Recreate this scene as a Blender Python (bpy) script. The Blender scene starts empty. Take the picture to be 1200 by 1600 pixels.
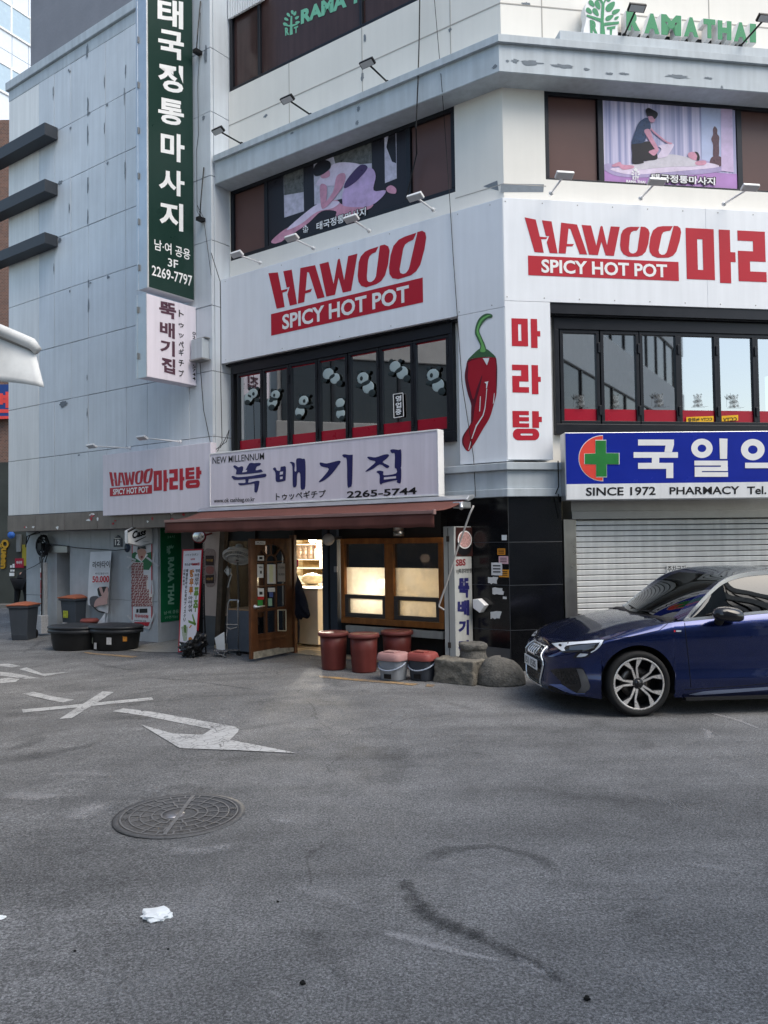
import bpy, bmesh, math, random
from math import sin, cos, tan, pi, radians, hypot, atan2, sqrt
from mathutils import Vector, Matrix
random.seed(7)
SC = bpy.context.scene
COL = SC.collection

# ------------------------------------------------------------------ camera, light, exposure
CAM_H = 1.72
FPX = 1250.0                     # focal length in photo pixels (photo is 1200 x 1600)
PITCH, ROLL = radians(1.855), radians(-0.783)
cd = bpy.data.cameras.new('camera')
cam = bpy.data.objects.new('camera', cd); COL.objects.link(cam)
cd.sensor_fit = 'VERTICAL'; cd.sensor_height = 24.0; cd.sensor_width = 18.0
cd.lens = 24.0 * FPX / 1600.0
cd.clip_start = 0.05; cd.clip_end = 600
FW = Vector((0, cos(PITCH), sin(PITCH))); UP0 = Vector((0, -sin(PITCH), cos(PITCH))); RT0 = Vector((1, 0, 0))
RT = RT0 * cos(ROLL) + UP0 * sin(ROLL); UP = -RT0 * sin(ROLL) + UP0 * cos(ROLL)
cam.matrix_world = Matrix(((RT.x, UP.x, -FW.x, 0), (RT.y, UP.y, -FW.y, 0), (RT.z, UP.z, -FW.z, CAM_H), (0, 0, 0, 1)))
SC.camera = cam

SUN_EL, SUN_AZ = radians(55), radians(128)      # azimuth: clockwise from +Y (sky sun_rotation convention)
wd = bpy.data.worlds.new('World'); SC.world = wd; wd.use_nodes = True
wn = wd.node_tree; bg = wn.nodes['Background']
sky = wn.nodes.new('ShaderNodeTexSky'); sky.sky_type = 'NISHITA'; sky.sun_disc = False
sky.sun_elevation = SUN_EL; sky.sun_rotation = SUN_AZ
sky.air_density = 1.0; sky.dust_density = 2.0; sky.ozone_density = 0.4
air = wn.nodes.new('ShaderNodeVectorMath'); air.operation = 'MULTIPLY'; air.inputs[1].default_value = (1.0, 1.015, .955)
wn.links.new(sky.outputs[0], air.inputs[0]); wn.links.new(air.outputs[0], bg.inputs[0]); bg.inputs[1].default_value = 0.11
ld = bpy.data.lights.new('sun', 'SUN'); ld.energy = 1.2; ld.angle = radians(50); ld.color = (1, .93, .84)
sun = bpy.data.objects.new('sun', ld); COL.objects.link(sun)
sdir = Vector((sin(SUN_AZ) * cos(SUN_EL), cos(SUN_AZ) * cos(SUN_EL), sin(SUN_EL)))
sun.rotation_euler = sdir.to_track_quat('Z', 'Y').to_euler(); sun.location = (0, -5, 20)
SC.view_settings.view_transform = 'Standard'; SC.view_settings.look = 'None'
SC.view_settings.gamma = 1; SC.view_settings.exposure = 1.3
SC.render.engine = 'CYCLES'
SC.cycles.max_bounces = 8; SC.cycles.transparent_max_bounces = 16
SC.cycles.caustics_reflective = False; SC.cycles.caustics_refractive = False
SC.cycles.sample_clamp_indirect = 6.0
SC.cycles.use_denoising = True; SC.cycles.denoising_prefilter = 'NONE'

# ------------------------------------------------------------------ surveying helpers: photo pixel -> point on a real plane
EYE = Vector((0, 0, CAM_H))
def ray(px, py): return RT * ((px - 600) / FPX) - UP * ((py - 800) / FPX) + FW
GP = [(-30, -.42), (-12, -.30), (-7, -.20), (-4, -.13), (-2.5, -.02), (-1.2, 0), (30, 0)]
def gz(x, y=0):
    for (a, za), (b, zb) in zip(GP, GP[1:]):
        if x <= b: return za + (zb - za) * (max(x, a) - a) / (b - a)
    return 0.0
def ground(px, py):
    d = ray(px, py); z = 0.0
    for _ in range(12):
        q = EYE + d * ((z - CAM_H) / d.z); z = gz(q.x, q.y)
    return Vector((q.x, q.y, z))
class Frame:                      # x along the wall to the right, y into the wall, z up
    def __init__(s, ox, oy, ang):
        s.o = Vector((ox, oy, 0)); s.ang = ang
        s.u = Vector((cos(ang), sin(ang), 0)); s.v = Vector((-sin(ang), cos(ang), 0))
    def w(s, x, y, z): return s.o + s.u * x + s.v * y + Vector((0, 0, z))
    def hit(s, px, py, y=0.0):
        d = ray(px, py); O = EYE - s.o
        t = (y - O.dot(s.v)) / d.dot(s.v); q = O + d * t
        return (q.dot(s.u), y, q.z)
    def side(s, px, py, x):       # on the plane local x = const
        d = ray(px, py); O = EYE - s.o
        t = (x - O.dot(s.u)) / d.dot(s.u); q = O + d * t
        return (x, q.dot(s.v), q.z)
    def loc(s, P):
        q = Vector(P) - s.o; return (q.dot(s.u), q.dot(s.v), q.z)
    def rect(s, px0, py0, px1, py1, y=0.0):     # upper-left and lower-right pixel -> x0,x1,z0,z1
        a = s.hit(px0, py0, y); b = s.hit(px1, py1, y)
        return a[0], b[0], b[2], a[2]
    def q4(s, pts, y=0.0): return [s.hit(px, py, y) for px, py in pts]
C0 = ground(797, 1053)
A = Frame(C0.x, C0.y, radians(53.92 - 90))      # long facade, receding to the left
B = Frame(C0.x, C0.y, radians(90 - 81.07))      # chamfered corner facade, to the right
W = Frame(0, 0, 0)

# ------------------------------------------------------------------ mesh builder
class MB:
    def __init__(s): s.v = []; s.f = []; s.mi = []; s.m = 0; s.sm = []; s.smooth = False
    def add(s, vs, fs):
        o = len(s.v); s.v += [tuple(p) for p in vs]
        for f in fs: s.f.append([i + o for i in f]); s.mi.append(s.m); s.sm.append(s.smooth)
        return s
    def box(s, x0, x1, y0, y1, z0, z1):
        if x0 > x1: x0, x1 = x1, x0
        if y0 > y1: y0, y1 = y1, y0
        if z0 > z1: z0, z1 = z1, z0
        v = [(x, y, z) for z in (z0, z1) for x, y in ((x0, y0), (x1, y0), (x1, y1), (x0, y1))]
        return s.add(v, [(3, 2, 1, 0), (4, 5, 6, 7), (0, 1, 5, 4), (1, 2, 6, 5), (2, 3, 7, 6), (3, 0, 4, 7)])
    def poly(s, pts): return s.add(pts, [list(range(len(pts)))])
    def prism(s, pts, ext):       # closed 3D outline swept by a vector
        n = len(pts); e = Vector(ext)
        v = [tuple(p) for p in pts] + [tuple(Vector(p) + e) for p in pts]
        f = [list(range(n)), list(range(2 * n - 1, n - 1, -1))] + [(i, i + n, (i + 1) % n + n, (i + 1) % n) for i in range(n)]
        return s.add(v, f)
    def ring(s, outer, inner):    # flat ring between two outlines of equal length
        n = len(outer); return s.add(list(outer) + list(inner), [(i, (i + 1) % n, (i + 1) % n + n, i + n) for i in range(n)])
    def tube(s, path, r, n=8, cap=True, close=False):
        P = [Vector(p) for p in path]; R = r if isinstance(r, (list, tuple)) else [r] * len(P)
        o = []; prev = None; m = len(P)
        for i, p in enumerate(P):
            if close: t = P[(i + 1) % m] - P[i - 1]
            else: t = P[min(i + 1, m - 1)] - P[max(i - 1, 0)]
            if t.length < 1e-9: t = Vector((0, 0, 1))
            t.normalize()
            if prev is None:
                a = Vector((0, 0, 1)) if abs(t.z) < .9 else Vector((1, 0, 0))
                prev = (a - t * a.dot(t)).normalized()
            else:
                prev = prev - t * prev.dot(t)
                prev = prev.normalized() if prev.length > 1e-6 else t.orthogonal().normalized()
            b = t.cross(prev)
            for k in range(n):
                a = 2 * pi * k / n; o.append(tuple(p + (prev * cos(a) + b * sin(a)) * R[i]))
        f = []
        for i in range(m if close else m - 1):
            j = (i + 1) % m
            for k in range(n): f.append((i * n + k, i * n + (k + 1) % n, j * n + (k + 1) % n, j * n + k))
        if cap and not close: f += [list(range(n - 1, -1, -1)), list(range((m - 1) * n, m * n))]
        sm = s.smooth; s.smooth = n > 6; s.add(o, f); s.smooth = sm; return s
    def lathe(s, c, prof, n=32, axis='z'):      # prof: (radius, height) from bottom to top
        o = []
        for r, h in prof:
            for k in range(n):
                a = 2 * pi * k / n; x, y = r * cos(a), r * sin(a)
                q = {'z': (x, y, h), 'y': (x, h, -y), 'x': (h, x, y)}[axis]
                o.append((c[0] + q[0], c[1] + q[1], c[2] + q[2]))
        f = []
        for i in range(len(prof) - 1):
            for k in range(n): f.append((i * n + k, i * n + (k + 1) % n, (i + 1) * n + (k + 1) % n, (i + 1) * n + k))
        f += [list(range(n - 1, -1, -1)), list(range((len(prof) - 1) * n, len(prof) * n))]
        sm = s.smooth; s.smooth = True; s.add(o, f); s.smooth = sm; return s
    def ball(s, c, r, n=16, sx=1, sy=1, sz=1):
        k = n // 2; return s.lathe_e(c, r, n, k, sx, sy, sz)
    def lathe_e(s, c, r, n, k, sx, sy, sz):
        o = []; f = []
        for i in range(1, k):
            t = pi * i / k
            for j in range(n):
                a = 2 * pi * j / n; o.append((c[0] + r * sx * sin(t) * cos(a), c[1] + r * sy * sin(t) * sin(a), c[2] - r * sz * cos(t)))
        for i in range(k - 2):
            for j in range(n): f.append((i * n + j, i * n + (j + 1) % n, (i + 1) * n + (j + 1) % n, (i + 1) * n + j))
        b = len(o); o += [(c[0], c[1], c[2] - r * sz), (c[0], c[1], c[2] + r * sz)]
        for j in range(n): f.append((b, (j + 1) % n, j)); f.append((b + 1, (k - 2) * n + j, (k - 2) * n + (j + 1) % n))
        sm = s.smooth; s.smooth = True; s.add(o, f); s.smooth = sm; return s
    def text(s, body, fmap, bold=0.0, res=3, italic=0.0):     # fmap(u, v) -> point, u and v in 0..1 over the lettering's box
        V, F = glyphs(body, bold, res, italic)
        return s.add([fmap(u, v) for u, v in V], F)
    def text_q(s, body, q, bold=0.0, res=3, italic=0.0):      # q: upper-left, upper-right, lower-right, lower-left points
        q = [Vector(p) for p in q]
        return s.text(body, lambda u, v: (q[0] * (1 - u) + q[1] * u) * v + (q[3] * (1 - u) + q[2] * u) * (1 - v), bold, res, italic)
_gl = {}
def glyphs(body, bold=0.0, res=3, italic=0.0):
    k = (body, bold, res, italic)
    if k in _gl: return _gl[k]
    c = bpy.data.curves.new('lettering', 'FONT'); c.body = body; c.offset = bold; c.resolution_u = res; c.shear = italic
    o = bpy.data.objects.new('lettering', c); COL.objects.link(o)
    dg = bpy.context.evaluated_depsgraph_get(); ev = o.evaluated_get(dg); me = ev.to_mesh()
    V = [(v.co.x, v.co.y) for v in me.vertices]; F = [list(p.vertices) for p in me.polygons]
    ev.to_mesh_clear(); bpy.data.objects.remove(o); bpy.data.curves.remove(c)
    x0 = min(v[0] for v in V); x1 = max(v[0] for v in V); y0 = min(v[1] for v in V); y1 = max(v[1] for v in V)
    V = [((x - x0) / max(x1 - x0, 1e-6), (y - y0) / max(y1 - y0, 1e-6)) for x, y in V]
    _gl[k] = (V, F); return _gl[k]

def mesh_obj(name, mb, mats, base=(0, 0, 0)):
    me = bpy.data.meshes.new(name)
    bx, by, bz = base
    me.from_pydata([(x - bx, y - by, z - bz) for x, y, z in mb.v], [], mb.f)
    if not isinstance(mats, (list, tuple)): mats = [mats]
    for m in mats: me.materials.append(m)
    me.polygons.foreach_set('material_index', mb.mi); me.polygons.foreach_set('use_smooth', mb.sm)
    me.update()
    o = bpy.data.objects.new(name, me); COL.objects.link(o); return o
def bevel(o, w, seg=2, ang=40):
    m = o.modifiers.new('bevel', 'BEVEL'); m.width = w; m.segments = seg; m.limit_method = 'ANGLE'; m.angle_limit = radians(ang); m.harden_normals = False
    return o
class Thing:
    def __init__(s, name, label, cat, fr=W, base=(0, 0, 0), group=None, kind=None):
        s.fr, s.base = fr, base
        s.o = bpy.data.objects.new(name, None); COL.objects.link(s.o); s.o.empty_display_size = .1
        s.o.location = fr.w(*base); s.o.rotation_euler = (0, 0, fr.ang)
        s.o['label'] = label; s.o['category'] = cat
        if group: s.o['group'] = group
        if kind: s.o['kind'] = kind
    def part(s, name, mb, mats, parent=None, bev=0, label=None, seg=2):
        o = mesh_obj(name, mb, mats, s.base); o.parent = parent or s.o
        if bev: bevel(o, bev, seg)
        if label: o['label'] = label
        return o
def single(name, label, cat, mb, mats, fr=W, base=(0, 0, 0), group=None, kind=None, bev=0):
    o = mesh_obj(name, mb, mats, base); o.location = fr.w(*base); o.rotation_euler = (0, 0, fr.ang)
    if label: o['label'] = label
    if cat: o['category'] = cat
    if group: o['group'] = group
    if kind: o['kind'] = kind
    if bev: bevel(o, bev)
    return o
def copy_tree(o, parent=None):
    c = o.copy(); COL.objects.link(c)
    if parent is not None: c.parent = parent
    for ch in list(o.children): copy_tree(ch, c)
    return c

# ------------------------------------------------------------------ materials
def srgb(r, g, b):
    f = lambda c: (c / 12.92 if c <= .04045 else ((c + .055) / 1.055) ** 2.4)
    return (f(r / 255), f(g / 255), f(b / 255))
def M(name, col, rough=.6, metal=0.0, var=.1, vs=4.0, bump=0.0, bs=60.0, streak=0.0, coat=0.0, spec=.3, rvar=.1):
    m = bpy.data.materials.new(name); m.use_nodes = True; nt = m.node_tree; N = nt.nodes; L = nt.links
    p = N['Principled BSDF']; p.inputs['Roughness'].default_value = rough; p.inputs['Metallic'].default_value = metal
    p.inputs['Coat Weight'].default_value = coat; p.inputs['Coat Roughness'].default_value = .04
    p.inputs['Specular IOR Level'].default_value = spec
    p.inputs['Base Color'].default_value = (*col, 1)
    if var or bump or streak:
        tc = N.new('ShaderNodeTexCoord')
        out = None
        def mul(fac_socket, lo, hi, prev):
            mr = N.new('ShaderNodeMapRange'); mr.inputs[1].default_value = .3; mr.inputs[2].default_value = .7
            mr.inputs[3].default_value = lo; mr.inputs[4].default_value = hi; L.new(fac_socket, mr.inputs[0])
            mx = N.new('ShaderNodeVectorMath'); mx.operation = 'SCALE'
            if prev is None: mx.inputs[0].default_value = col
            else: L.new(prev, mx.inputs[0])
            L.new(mr.outputs[0], mx.inputs['Scale']); return mx.outputs[0]
        if var:
            n = N.new('ShaderNodeTexNoise'); n.inputs['Scale'].default_value = vs; n.inputs['Detail'].default_value = 8; n.inputs['Roughness'].default_value = .62
            L.new(tc.outputs['Object'], n.inputs['Vector']); out = mul(n.outputs[0], 1 - var, 1 + var, out)
            if rvar:
                mr = N.new('ShaderNodeMapRange'); mr.inputs[3].default_value = max(0, rough - rvar); mr.inputs[4].default_value = min(1, rough + rvar)
                L.new(n.outputs[0], mr.inputs[0]); L.new(mr.outputs[0], p.inputs['Roughness'])
        if streak:
            mp = N.new('ShaderNodeMapping'); mp.inputs['Scale'].default_value = (9, 9, .55); L.new(tc.outputs['Object'], mp.inputs[0])
            n = N.new('ShaderNodeTexNoise'); n.inputs['Scale'].default_value = 1.3; n.inputs['Detail'].default_value = 5
            L.new(mp.outputs[0], n.inputs['Vector']); out = mul(n.outputs[0], 1 - streak, 1 + streak * .4, out)
        if out is not None: L.new(out, p.inputs['Base Color'])
        if bump:
            n = N.new('ShaderNodeTexNoise'); n.inputs['Scale'].default_value = bs; n.inputs['Detail'].default_value = 4
            L.new(tc.outputs['Object'], n.inputs['Vector'])
            b = N.new('ShaderNodeBump'); b.inputs['Strength'].default_value = min(1, bump); b.inputs['Distance'].default_value = .01
            L.new(n.outputs[0], b.inputs['Height']); L.new(b.outputs[0], p.inputs['Normal'])
    return m
def glass(name, tint=(.25, .27, .3), trans=.6, rough=.02, ior=1.9):       # pane: see-through share + mirror by fresnel
    m = bpy.data.materials.new(name); m.use_nodes = True; nt = m.node_tree; N = nt.nodes; L = nt.links
    N.remove(N['Principled BSDF']); out = N['Material Output']
    t = N.new('ShaderNodeBsdfTransparent'); t.inputs[0].default_value = (*tint, 1)
    g = N.new('ShaderNodeBsdfGlossy'); g.inputs['Roughness'].default_value = rough; g.inputs[0].default_value = (.95, .97, 1, 1)
    fr = N.new('ShaderNodeFresnel'); fr.inputs[0].default_value = ior
    mr = N.new('ShaderNodeMapRange'); mr.inputs[1].default_value = 0; mr.inputs[2].default_value = 1
    mr.inputs[3].default_value = 1 - trans; mr.inputs[4].default_value = 1
    gm = N.new('ShaderNodeNewGeometry'); io = N.new('ShaderNodeMapRange'); io.inputs[3].default_value = ior; io.inputs[4].default_value = 1 / ior; L.new(gm.outputs['Backfacing'], io.inputs[0]); L.new(io.outputs[0], fr.inputs[0])
    L.new(fr.outputs[0], mr.inputs[0])
    mx = N.new('ShaderNodeMixShader'); L.new(mr.outputs[0], mx.inputs[0]); L.new(t.outputs[0], mx.inputs[1]); L.new(g.outputs[0], mx.inputs[2]); L.new(mx.outputs[0], out.inputs[0])
    return m
def emit(name, col, strength):
    m = bpy.data.materials.new(name); m.use_nodes = True; p = m.node_tree.nodes['Principled BSDF']
    p.inputs['Base Color'].default_value = (*col, 1); p.inputs['Emission Color'].default_value = (*col, 1); p.inputs['Emission Strength'].default_value = strength
    return m
mCREAM = M('cream_paint', srgb(228, 225, 218), .55, var=.04, vs=.8, streak=.025)
mGRAYP = M('grey_panel', srgb(206, 212, 218), .42, var=.09, vs=.8, streak=.085)
mSTRIP = M('white_panel', srgb(230, 231, 230), .5, var=.05, vs=.9, streak=.10)
mGRAYC = M('grey_cornice', srgb(182, 190, 196), .5, var=.09, vs=1.7, streak=.13)
mJOINT = M('joint_dark', srgb(70, 76, 84), .8, var=.1)
mPEEL = M('bare_putty', srgb(118, 126, 134), .8, var=.12, vs=12)
mBLACKF = M('black_frame', srgb(34, 36, 42), .35, metal=.3, var=.1)
mDARK = M('dark_void', (.012, .012, .013), .9, var=.1)
mBROWNP = M('brown_panel', srgb(92, 66, 62), .35, var=.08, vs=2)
mSIGNW = M('white_sign_sheet', srgb(228, 231, 236), .4, var=.04, vs=.9, streak=.05)
mSIGNL = M('lilac_sign_sheet', srgb(222, 216, 226), .35, var=.04, vs=1, streak=.09)
mWHITE = M('white_paint', srgb(232, 232, 232), .45, var=.05)
mRED = M('red_vinyl', srgb(176, 24, 44), .5, var=.03)
mREDD = M('deep_red_vinyl', srgb(126, 18, 30), .4, var=.05)
mNAVY = M('navy_vinyl', srgb(38, 38, 92), .4, var=.04)
mINK = M('black_ink', srgb(22, 22, 26), .5, var=.04)
mGREENS = M('green_sign_sheet', srgb(30, 54, 48), .3, var=.05, vs=1)
mALU = M('aluminium', srgb(196, 198, 200), .35, metal=.8, var=.07)
mSTEEL = M('brushed_steel', srgb(170, 168, 162), .3, metal=.9, var=.15, vs=3, streak=.15)
mGALV = M('galvanised', srgb(150, 150, 148), .45, metal=.7, var=.12)
mBLKT = M('black_tile', srgb(16, 17, 20), .16, var=.2, vs=3, rvar=.06, spec=.45)
mGROUT = M('tile_joint', srgb(96, 98, 102), .7, var=.1)
mWOOD = M('varnished_wood', srgb(150, 94, 48), .35, var=.25, vs=6, streak=.3)
mWOODD = M('dark_door_wood', srgb(84, 52, 32), .35, var=.3, vs=5, streak=.35)
mOLDW = M('weathered_wood', srgb(84, 72, 60), .85, var=.3, vs=8, streak=.4, bump=.5)
mWIRE = M('black_cable', srgb(24, 24, 26), .6, var=.05)
mGLASS = glass('window_glass', (.34, .36, .38), .62)
mGLASSC = glass('clear_glass', (.7, .72, .74), .9)
mGLASSD = glass('smoked_glass', (.05, .045, .045), .88)
# ================================================================== SETTING: road and surrounding ground
def asphalt():
    m = bpy.data.materials.new('asphalt'); m.use_nodes = True; nt = m.node_tree; N = nt.nodes; L = nt.links; p = N['Principled BSDF']
    tc = N.new('ShaderNodeTexCoord'); V = tc.outputs['Object']
    def noise(sc, det=6, rough=.6, vec=V, dist=0):
        n = N.new('ShaderNodeTexNoise'); n.inputs['Scale'].default_value = sc; n.inputs['Detail'].default_value = det
        n.inputs['Roughness'].default_value = rough; n.inputs['Distortion'].default_value = dist; L.new(vec, n.inputs['Vector']); return n.outputs[0]
    def ramp(s, a, b, lo, hi):
        r = N.new('ShaderNodeMapRange'); r.interpolation_type = 'SMOOTHSTEP'; r.inputs[1].default_value = a; r.inputs[2].default_value = b
        r.inputs[3].default_value = lo; r.inputs[4].default_value = hi; L.new(s, r.inputs[0]); return r.outputs[0]
    def math_(op, a, b):
        n = N.new('ShaderNodeMath'); n.operation = op
        for i, q in enumerate((a, b)):
            if isinstance(q, (int, float)): n.inputs[i].default_value = q
            else: L.new(q, n.inputs[i])
        return n.outputs[0]
    va = N.new('ShaderNodeTexVoronoi'); va.inputs['Scale'].default_value = 105; L.new(V, va.inputs['Vector']); sp = N.new('ShaderNodeSeparateColor'); L.new(va.outputs['Color'], sp.inputs[0]); stone = ramp(sp.outputs[0], 0, 1, .72, 1.3)
    big = ramp(noise(.35, 5), .3, .7, .80, 1.18); mid = ramp(noise(2.3, 6, .65), .3, .7, .88, 1.12)
    fine = ramp(noise(85, 3, .7), .38, .62, .62, 1.42); grit = ramp(noise(230, 2, .6), .36, .64, .72, 1.32)
    dark = ramp(noise(.9, 7, .6, dist=.8), .30, .42, .72, 1.0)
    mpb = N.new('ShaderNodeMapping'); mpb.inputs['Scale'].default_value = (.22, 1.5, 1); mpb.inputs['Rotation'].default_value = (0, 0, .12); L.new(V, mpb.inputs[0])
    band = ramp(noise(1.1, 5, .6, mpb.outputs[0], .6), .34, .66, .84, 1.14); mid = math_('MULTIPLY', mid, band)
    wv = N.new('ShaderNodeVectorMath'); wv.operation = 'MULTIPLY_ADD'; nn = N.new('ShaderNodeTexNoise'); nn.inputs['Scale'].default_value = 2.2; nn.inputs['Detail'].default_value = 5; L.new(V, nn.inputs['Vector']); L.new(nn.outputs['Color'], wv.inputs[0]); wv.inputs[1].default_value = (.5, .5, 0); L.new(V, wv.inputs[2])
    vc = N.new('ShaderNodeTexVoronoi'); vc.feature = 'DISTANCE_TO_EDGE'; vc.inputs['Scale'].default_value = .42; L.new(wv.outputs[0], vc.inputs['Vector'])
    crack = math_('MAXIMUM', ramp(vc.outputs['Distance'], .001, .0045, .66, 1.0), ramp(noise(.7, 3), .42, .5, 0, 1)); mid = math_('MULTIPLY', mid, crack)
    val = math_('MULTIPLY', math_('MULTIPLY', math_('MULTIPLY', big, mid), math_('MULTIPLY', math_('MULTIPLY', fine, grit), stone)), dark)
    # worn pale scuffs: clusters of tiny white specks
    zone = ramp(noise(.8, 6, .65, dist=1.2), .54, .66, 0, 1); spk = ramp(noise(120, 2, .6), .60, .67, 0, 1)
    chalk = math_('MULTIPLY', zone, spk)
    vor = N.new('ShaderNodeTexVoronoi'); vor.inputs['Scale'].default_value = 26; L.new(V, vor.inputs['Vector'])
    chip = ramp(vor.outputs['Distance'], .05, .09, 1, 0)
    sel = ramp(noise(5, 3), .55, .62, 0, 1); chip = math_('MULTIPLY', chip, sel)
    mx = N.new('ShaderNodeMix'); mx.data_type = 'RGBA'; sc = N.new('ShaderNodeVectorMath'); sc.operation = 'SCALE'
    sc.inputs[0].default_value = (.136, .138, .142); L.new(val, sc.inputs['Scale'])
    L.new(sc.outputs[0], mx.inputs[6]); mx.inputs[7].default_value = (.33, .33, .34, 1)
    L.new(math_('MAXIMUM', math_('MULTIPLY', chalk, .8), math_('MULTIPLY', chip, .55)), mx.inputs[0])
    L.new(mx.outputs[2], p.inputs['Base Color'])
    L.new(ramp(noise(3, 4), .3, .7, .72, .92), p.inputs['Roughness'])
    b = N.new('ShaderNodeBump'); b.inputs['Strength'].default_value = .55; b.inputs['Distance'].default_value = .006
    L.new(math_('ADD', noise(150, 3, .7), math_('MULTIPLY', va.outputs['Distance'], -1.2)), b.inputs['Height']); L.new(b.outputs[0], p.inputs['Normal'])
    return m
mASPH = asphalt()
rb = MB(); xs = [-90, -30, -20, -12] + [-12 + .5 * i for i in range(1, 25)] + [1, 2, 4, 8, 16, 30, 90]; ys = [-60, -20, 0, 4, 8, 10, 12, 14, 17, 20, 25, 32, 45, 120]
rb.add([(x, y, gz(x)) for y in ys for x in xs], [(j * len(xs) + i, j * len(xs) + i + 1, (j + 1) * len(xs) + i + 1, (j + 1) * len(xs) + i) for j in range(len(ys) - 1) for i in range(len(xs) - 1)])
single('road', None, None, rb, mASPH, kind='structure')

def drape(pts, h):                                   # densify an outline and lay it h above the road
    out = []
    for i, p in enumerate(pts):
        q = pts[(i + 1) % len(pts)]; n = max(1, int((Vector(q) - Vector(p)).length / .25))
        for k in range(n):
            x = p[0] + (q[0] - p[0]) * k / n; y = p[1] + (q[1] - p[1]) * k / n; out.append((x, y, gz(x) + h))
    return out
def worn_paint(name, col, keep=.55):
    m = bpy.data.materials.new(name); m.use_nodes = True; nt = m.node_tree; N = nt.nodes; L = nt.links; p = N['Principled BSDF']; p.inputs['Roughness'].default_value = .7
    tc = N.new('ShaderNodeTexCoord'); n = N.new('ShaderNodeTexNoise'); n.inputs['Scale'].default_value = 38; n.inputs['Detail'].default_value = 7; n.inputs['Roughness'].default_value = .75
    L.new(tc.outputs['Object'], n.inputs['Vector'])
    n2 = N.new('ShaderNodeTexNoise'); n2.inputs['Scale'].default_value = 3; n2.inputs['Detail'].default_value = 4; L.new(tc.outputs['Object'], n2.inputs['Vector'])
    ad = N.new('ShaderNodeMath'); ad.operation = 'MULTIPLY_ADD'; ad.inputs[1].default_value = .55; L.new(n2.outputs[0], ad.inputs[0]); L.new(n.outputs[0], ad.inputs[2])
    vo = N.new('ShaderNodeTexVoronoi'); vo.feature = 'DISTANCE_TO_EDGE'; vo.inputs['Scale'].default_value = 9; L.new(tc.outputs['Object'], vo.inputs['Vector'])
    cr = N.new('ShaderNodeMapRange'); cr.inputs[1].default_value = .0; cr.inputs[2].default_value = .035; L.new(vo.outputs['Distance'], cr.inputs[0])
    mr = N.new('ShaderNodeMapRange'); mr.inputs[1].default_value = keep + .30; mr.inputs[2].default_value = keep + .42; mr.inputs[3].default_value = .92; mr.inputs[4].default_value = .25; L.new(ad.outputs[0], mr.inputs[0])
    mu = N.new('ShaderNodeMath'); mu.operation = 'MULTIPLY'; L.new(mr.outputs[0], mu.inputs[0]); L.new(cr.outputs[0], mu.inputs[1])
    mx = N.new('ShaderNodeMix'); mx.data_type = 'RGBA'; mx.inputs[6].default_value = (.1, .1, .104, 1); mx.inputs[7].default_value = (*col, 1); L.new(mu.outputs[0], mx.inputs[0]); L.new(mx.outputs[2], p.inputs['Base Color'])
    return m
mRPAINT = worn_paint('worn_road_paint', (.47, .48, .49), .49); mYPAINT = worn_paint('worn_yellow_paint', (.42, .26, .10), .42)
def marking(pxs, mat=mRPAINT, h=.004):
    mb = MB(); mb.poly(drape([tuple(ground(*p))[:2] for p in pxs], h)); return single('road_marking', None, None, mb, mat, kind='structure')
marking([(34, 1109), (237, 1090), (240, 1094), (36, 1114)]); marking([(93, 1124), (160, 1081), (178, 1082), (112, 1123)], h=.006)
marking([(34, 1084), (52, 1081), (116, 1094), (98, 1098)])
marking([(176, 1112), (192, 1107), (368, 1136), (373, 1140), (372, 1144), (359, 1157), (309, 1154), (330, 1140)])
marking([(220, 1133), (270, 1147), (318, 1149), (359, 1157), (466, 1178), (281, 1170)], h=.006)
for q in ([(0, 1050), (20, 1052), (62, 1060), (40, 1061), (0, 1056)], [(0, 1038), (12, 1037), (32, 1041), (18, 1043), (0, 1041)], [(30, 1046), (42, 1043), (66, 1053), (110, 1050), (70, 1057)],
          [(0, 1061), (14, 1059), (31, 1061), (24, 1066), (0, 1068)]): marking(q)
for q in ([(128, 1019), (216, 1026), (207, 1028), (140, 1022)], [(498, 1056), (655, 1069), (645, 1071.5), (500, 1059)], [(668, 1069.5), (680, 1070), (676, 1074), (664, 1073)]): marking(q, mYPAINT, .005)

def stain_mat(name, col, dens, sc, a=.85, b=1.35):
    m = bpy.data.materials.new(name); m.use_nodes = True; nt = m.node_tree; N = nt.nodes; L = nt.links; p = N['Principled BSDF']
    p.inputs['Base Color'].default_value = (*col, 1); p.inputs['Roughness'].default_value = .8
    at = N.new('ShaderNodeAttribute'); at.attribute_name = 'fade'; tc = N.new('ShaderNodeTexCoord')
    n = N.new('ShaderNodeTexNoise'); n.inputs['Scale'].default_value = sc; n.inputs['Detail'].default_value = 6; n.inputs['Roughness'].default_value = .72; L.new(tc.outputs['Object'], n.inputs['Vector'])
    a_, b_ = a, b; a = N.new('ShaderNodeMath'); a.operation = 'ADD'; L.new(at.outputs['Fac'], a.inputs[0]); L.new(n.outputs[0], a.inputs[1])
    r = N.new('ShaderNodeMapRange'); r.inputs[1].default_value = a_; r.inputs[2].default_value = b_; r.inputs[4].default_value = dens; L.new(a.outputs[0], r.inputs[0]); L.new(r.outputs[0], p.inputs['Alpha'])
    return m
mSTAIN = stain_mat('oil_stain', (.024, .024, .025), .46, 14, .7, 1.6); mCHALK = stain_mat('pale_scuff', (.36, .36, .37), .7, 85, .84, 1.06)
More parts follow.
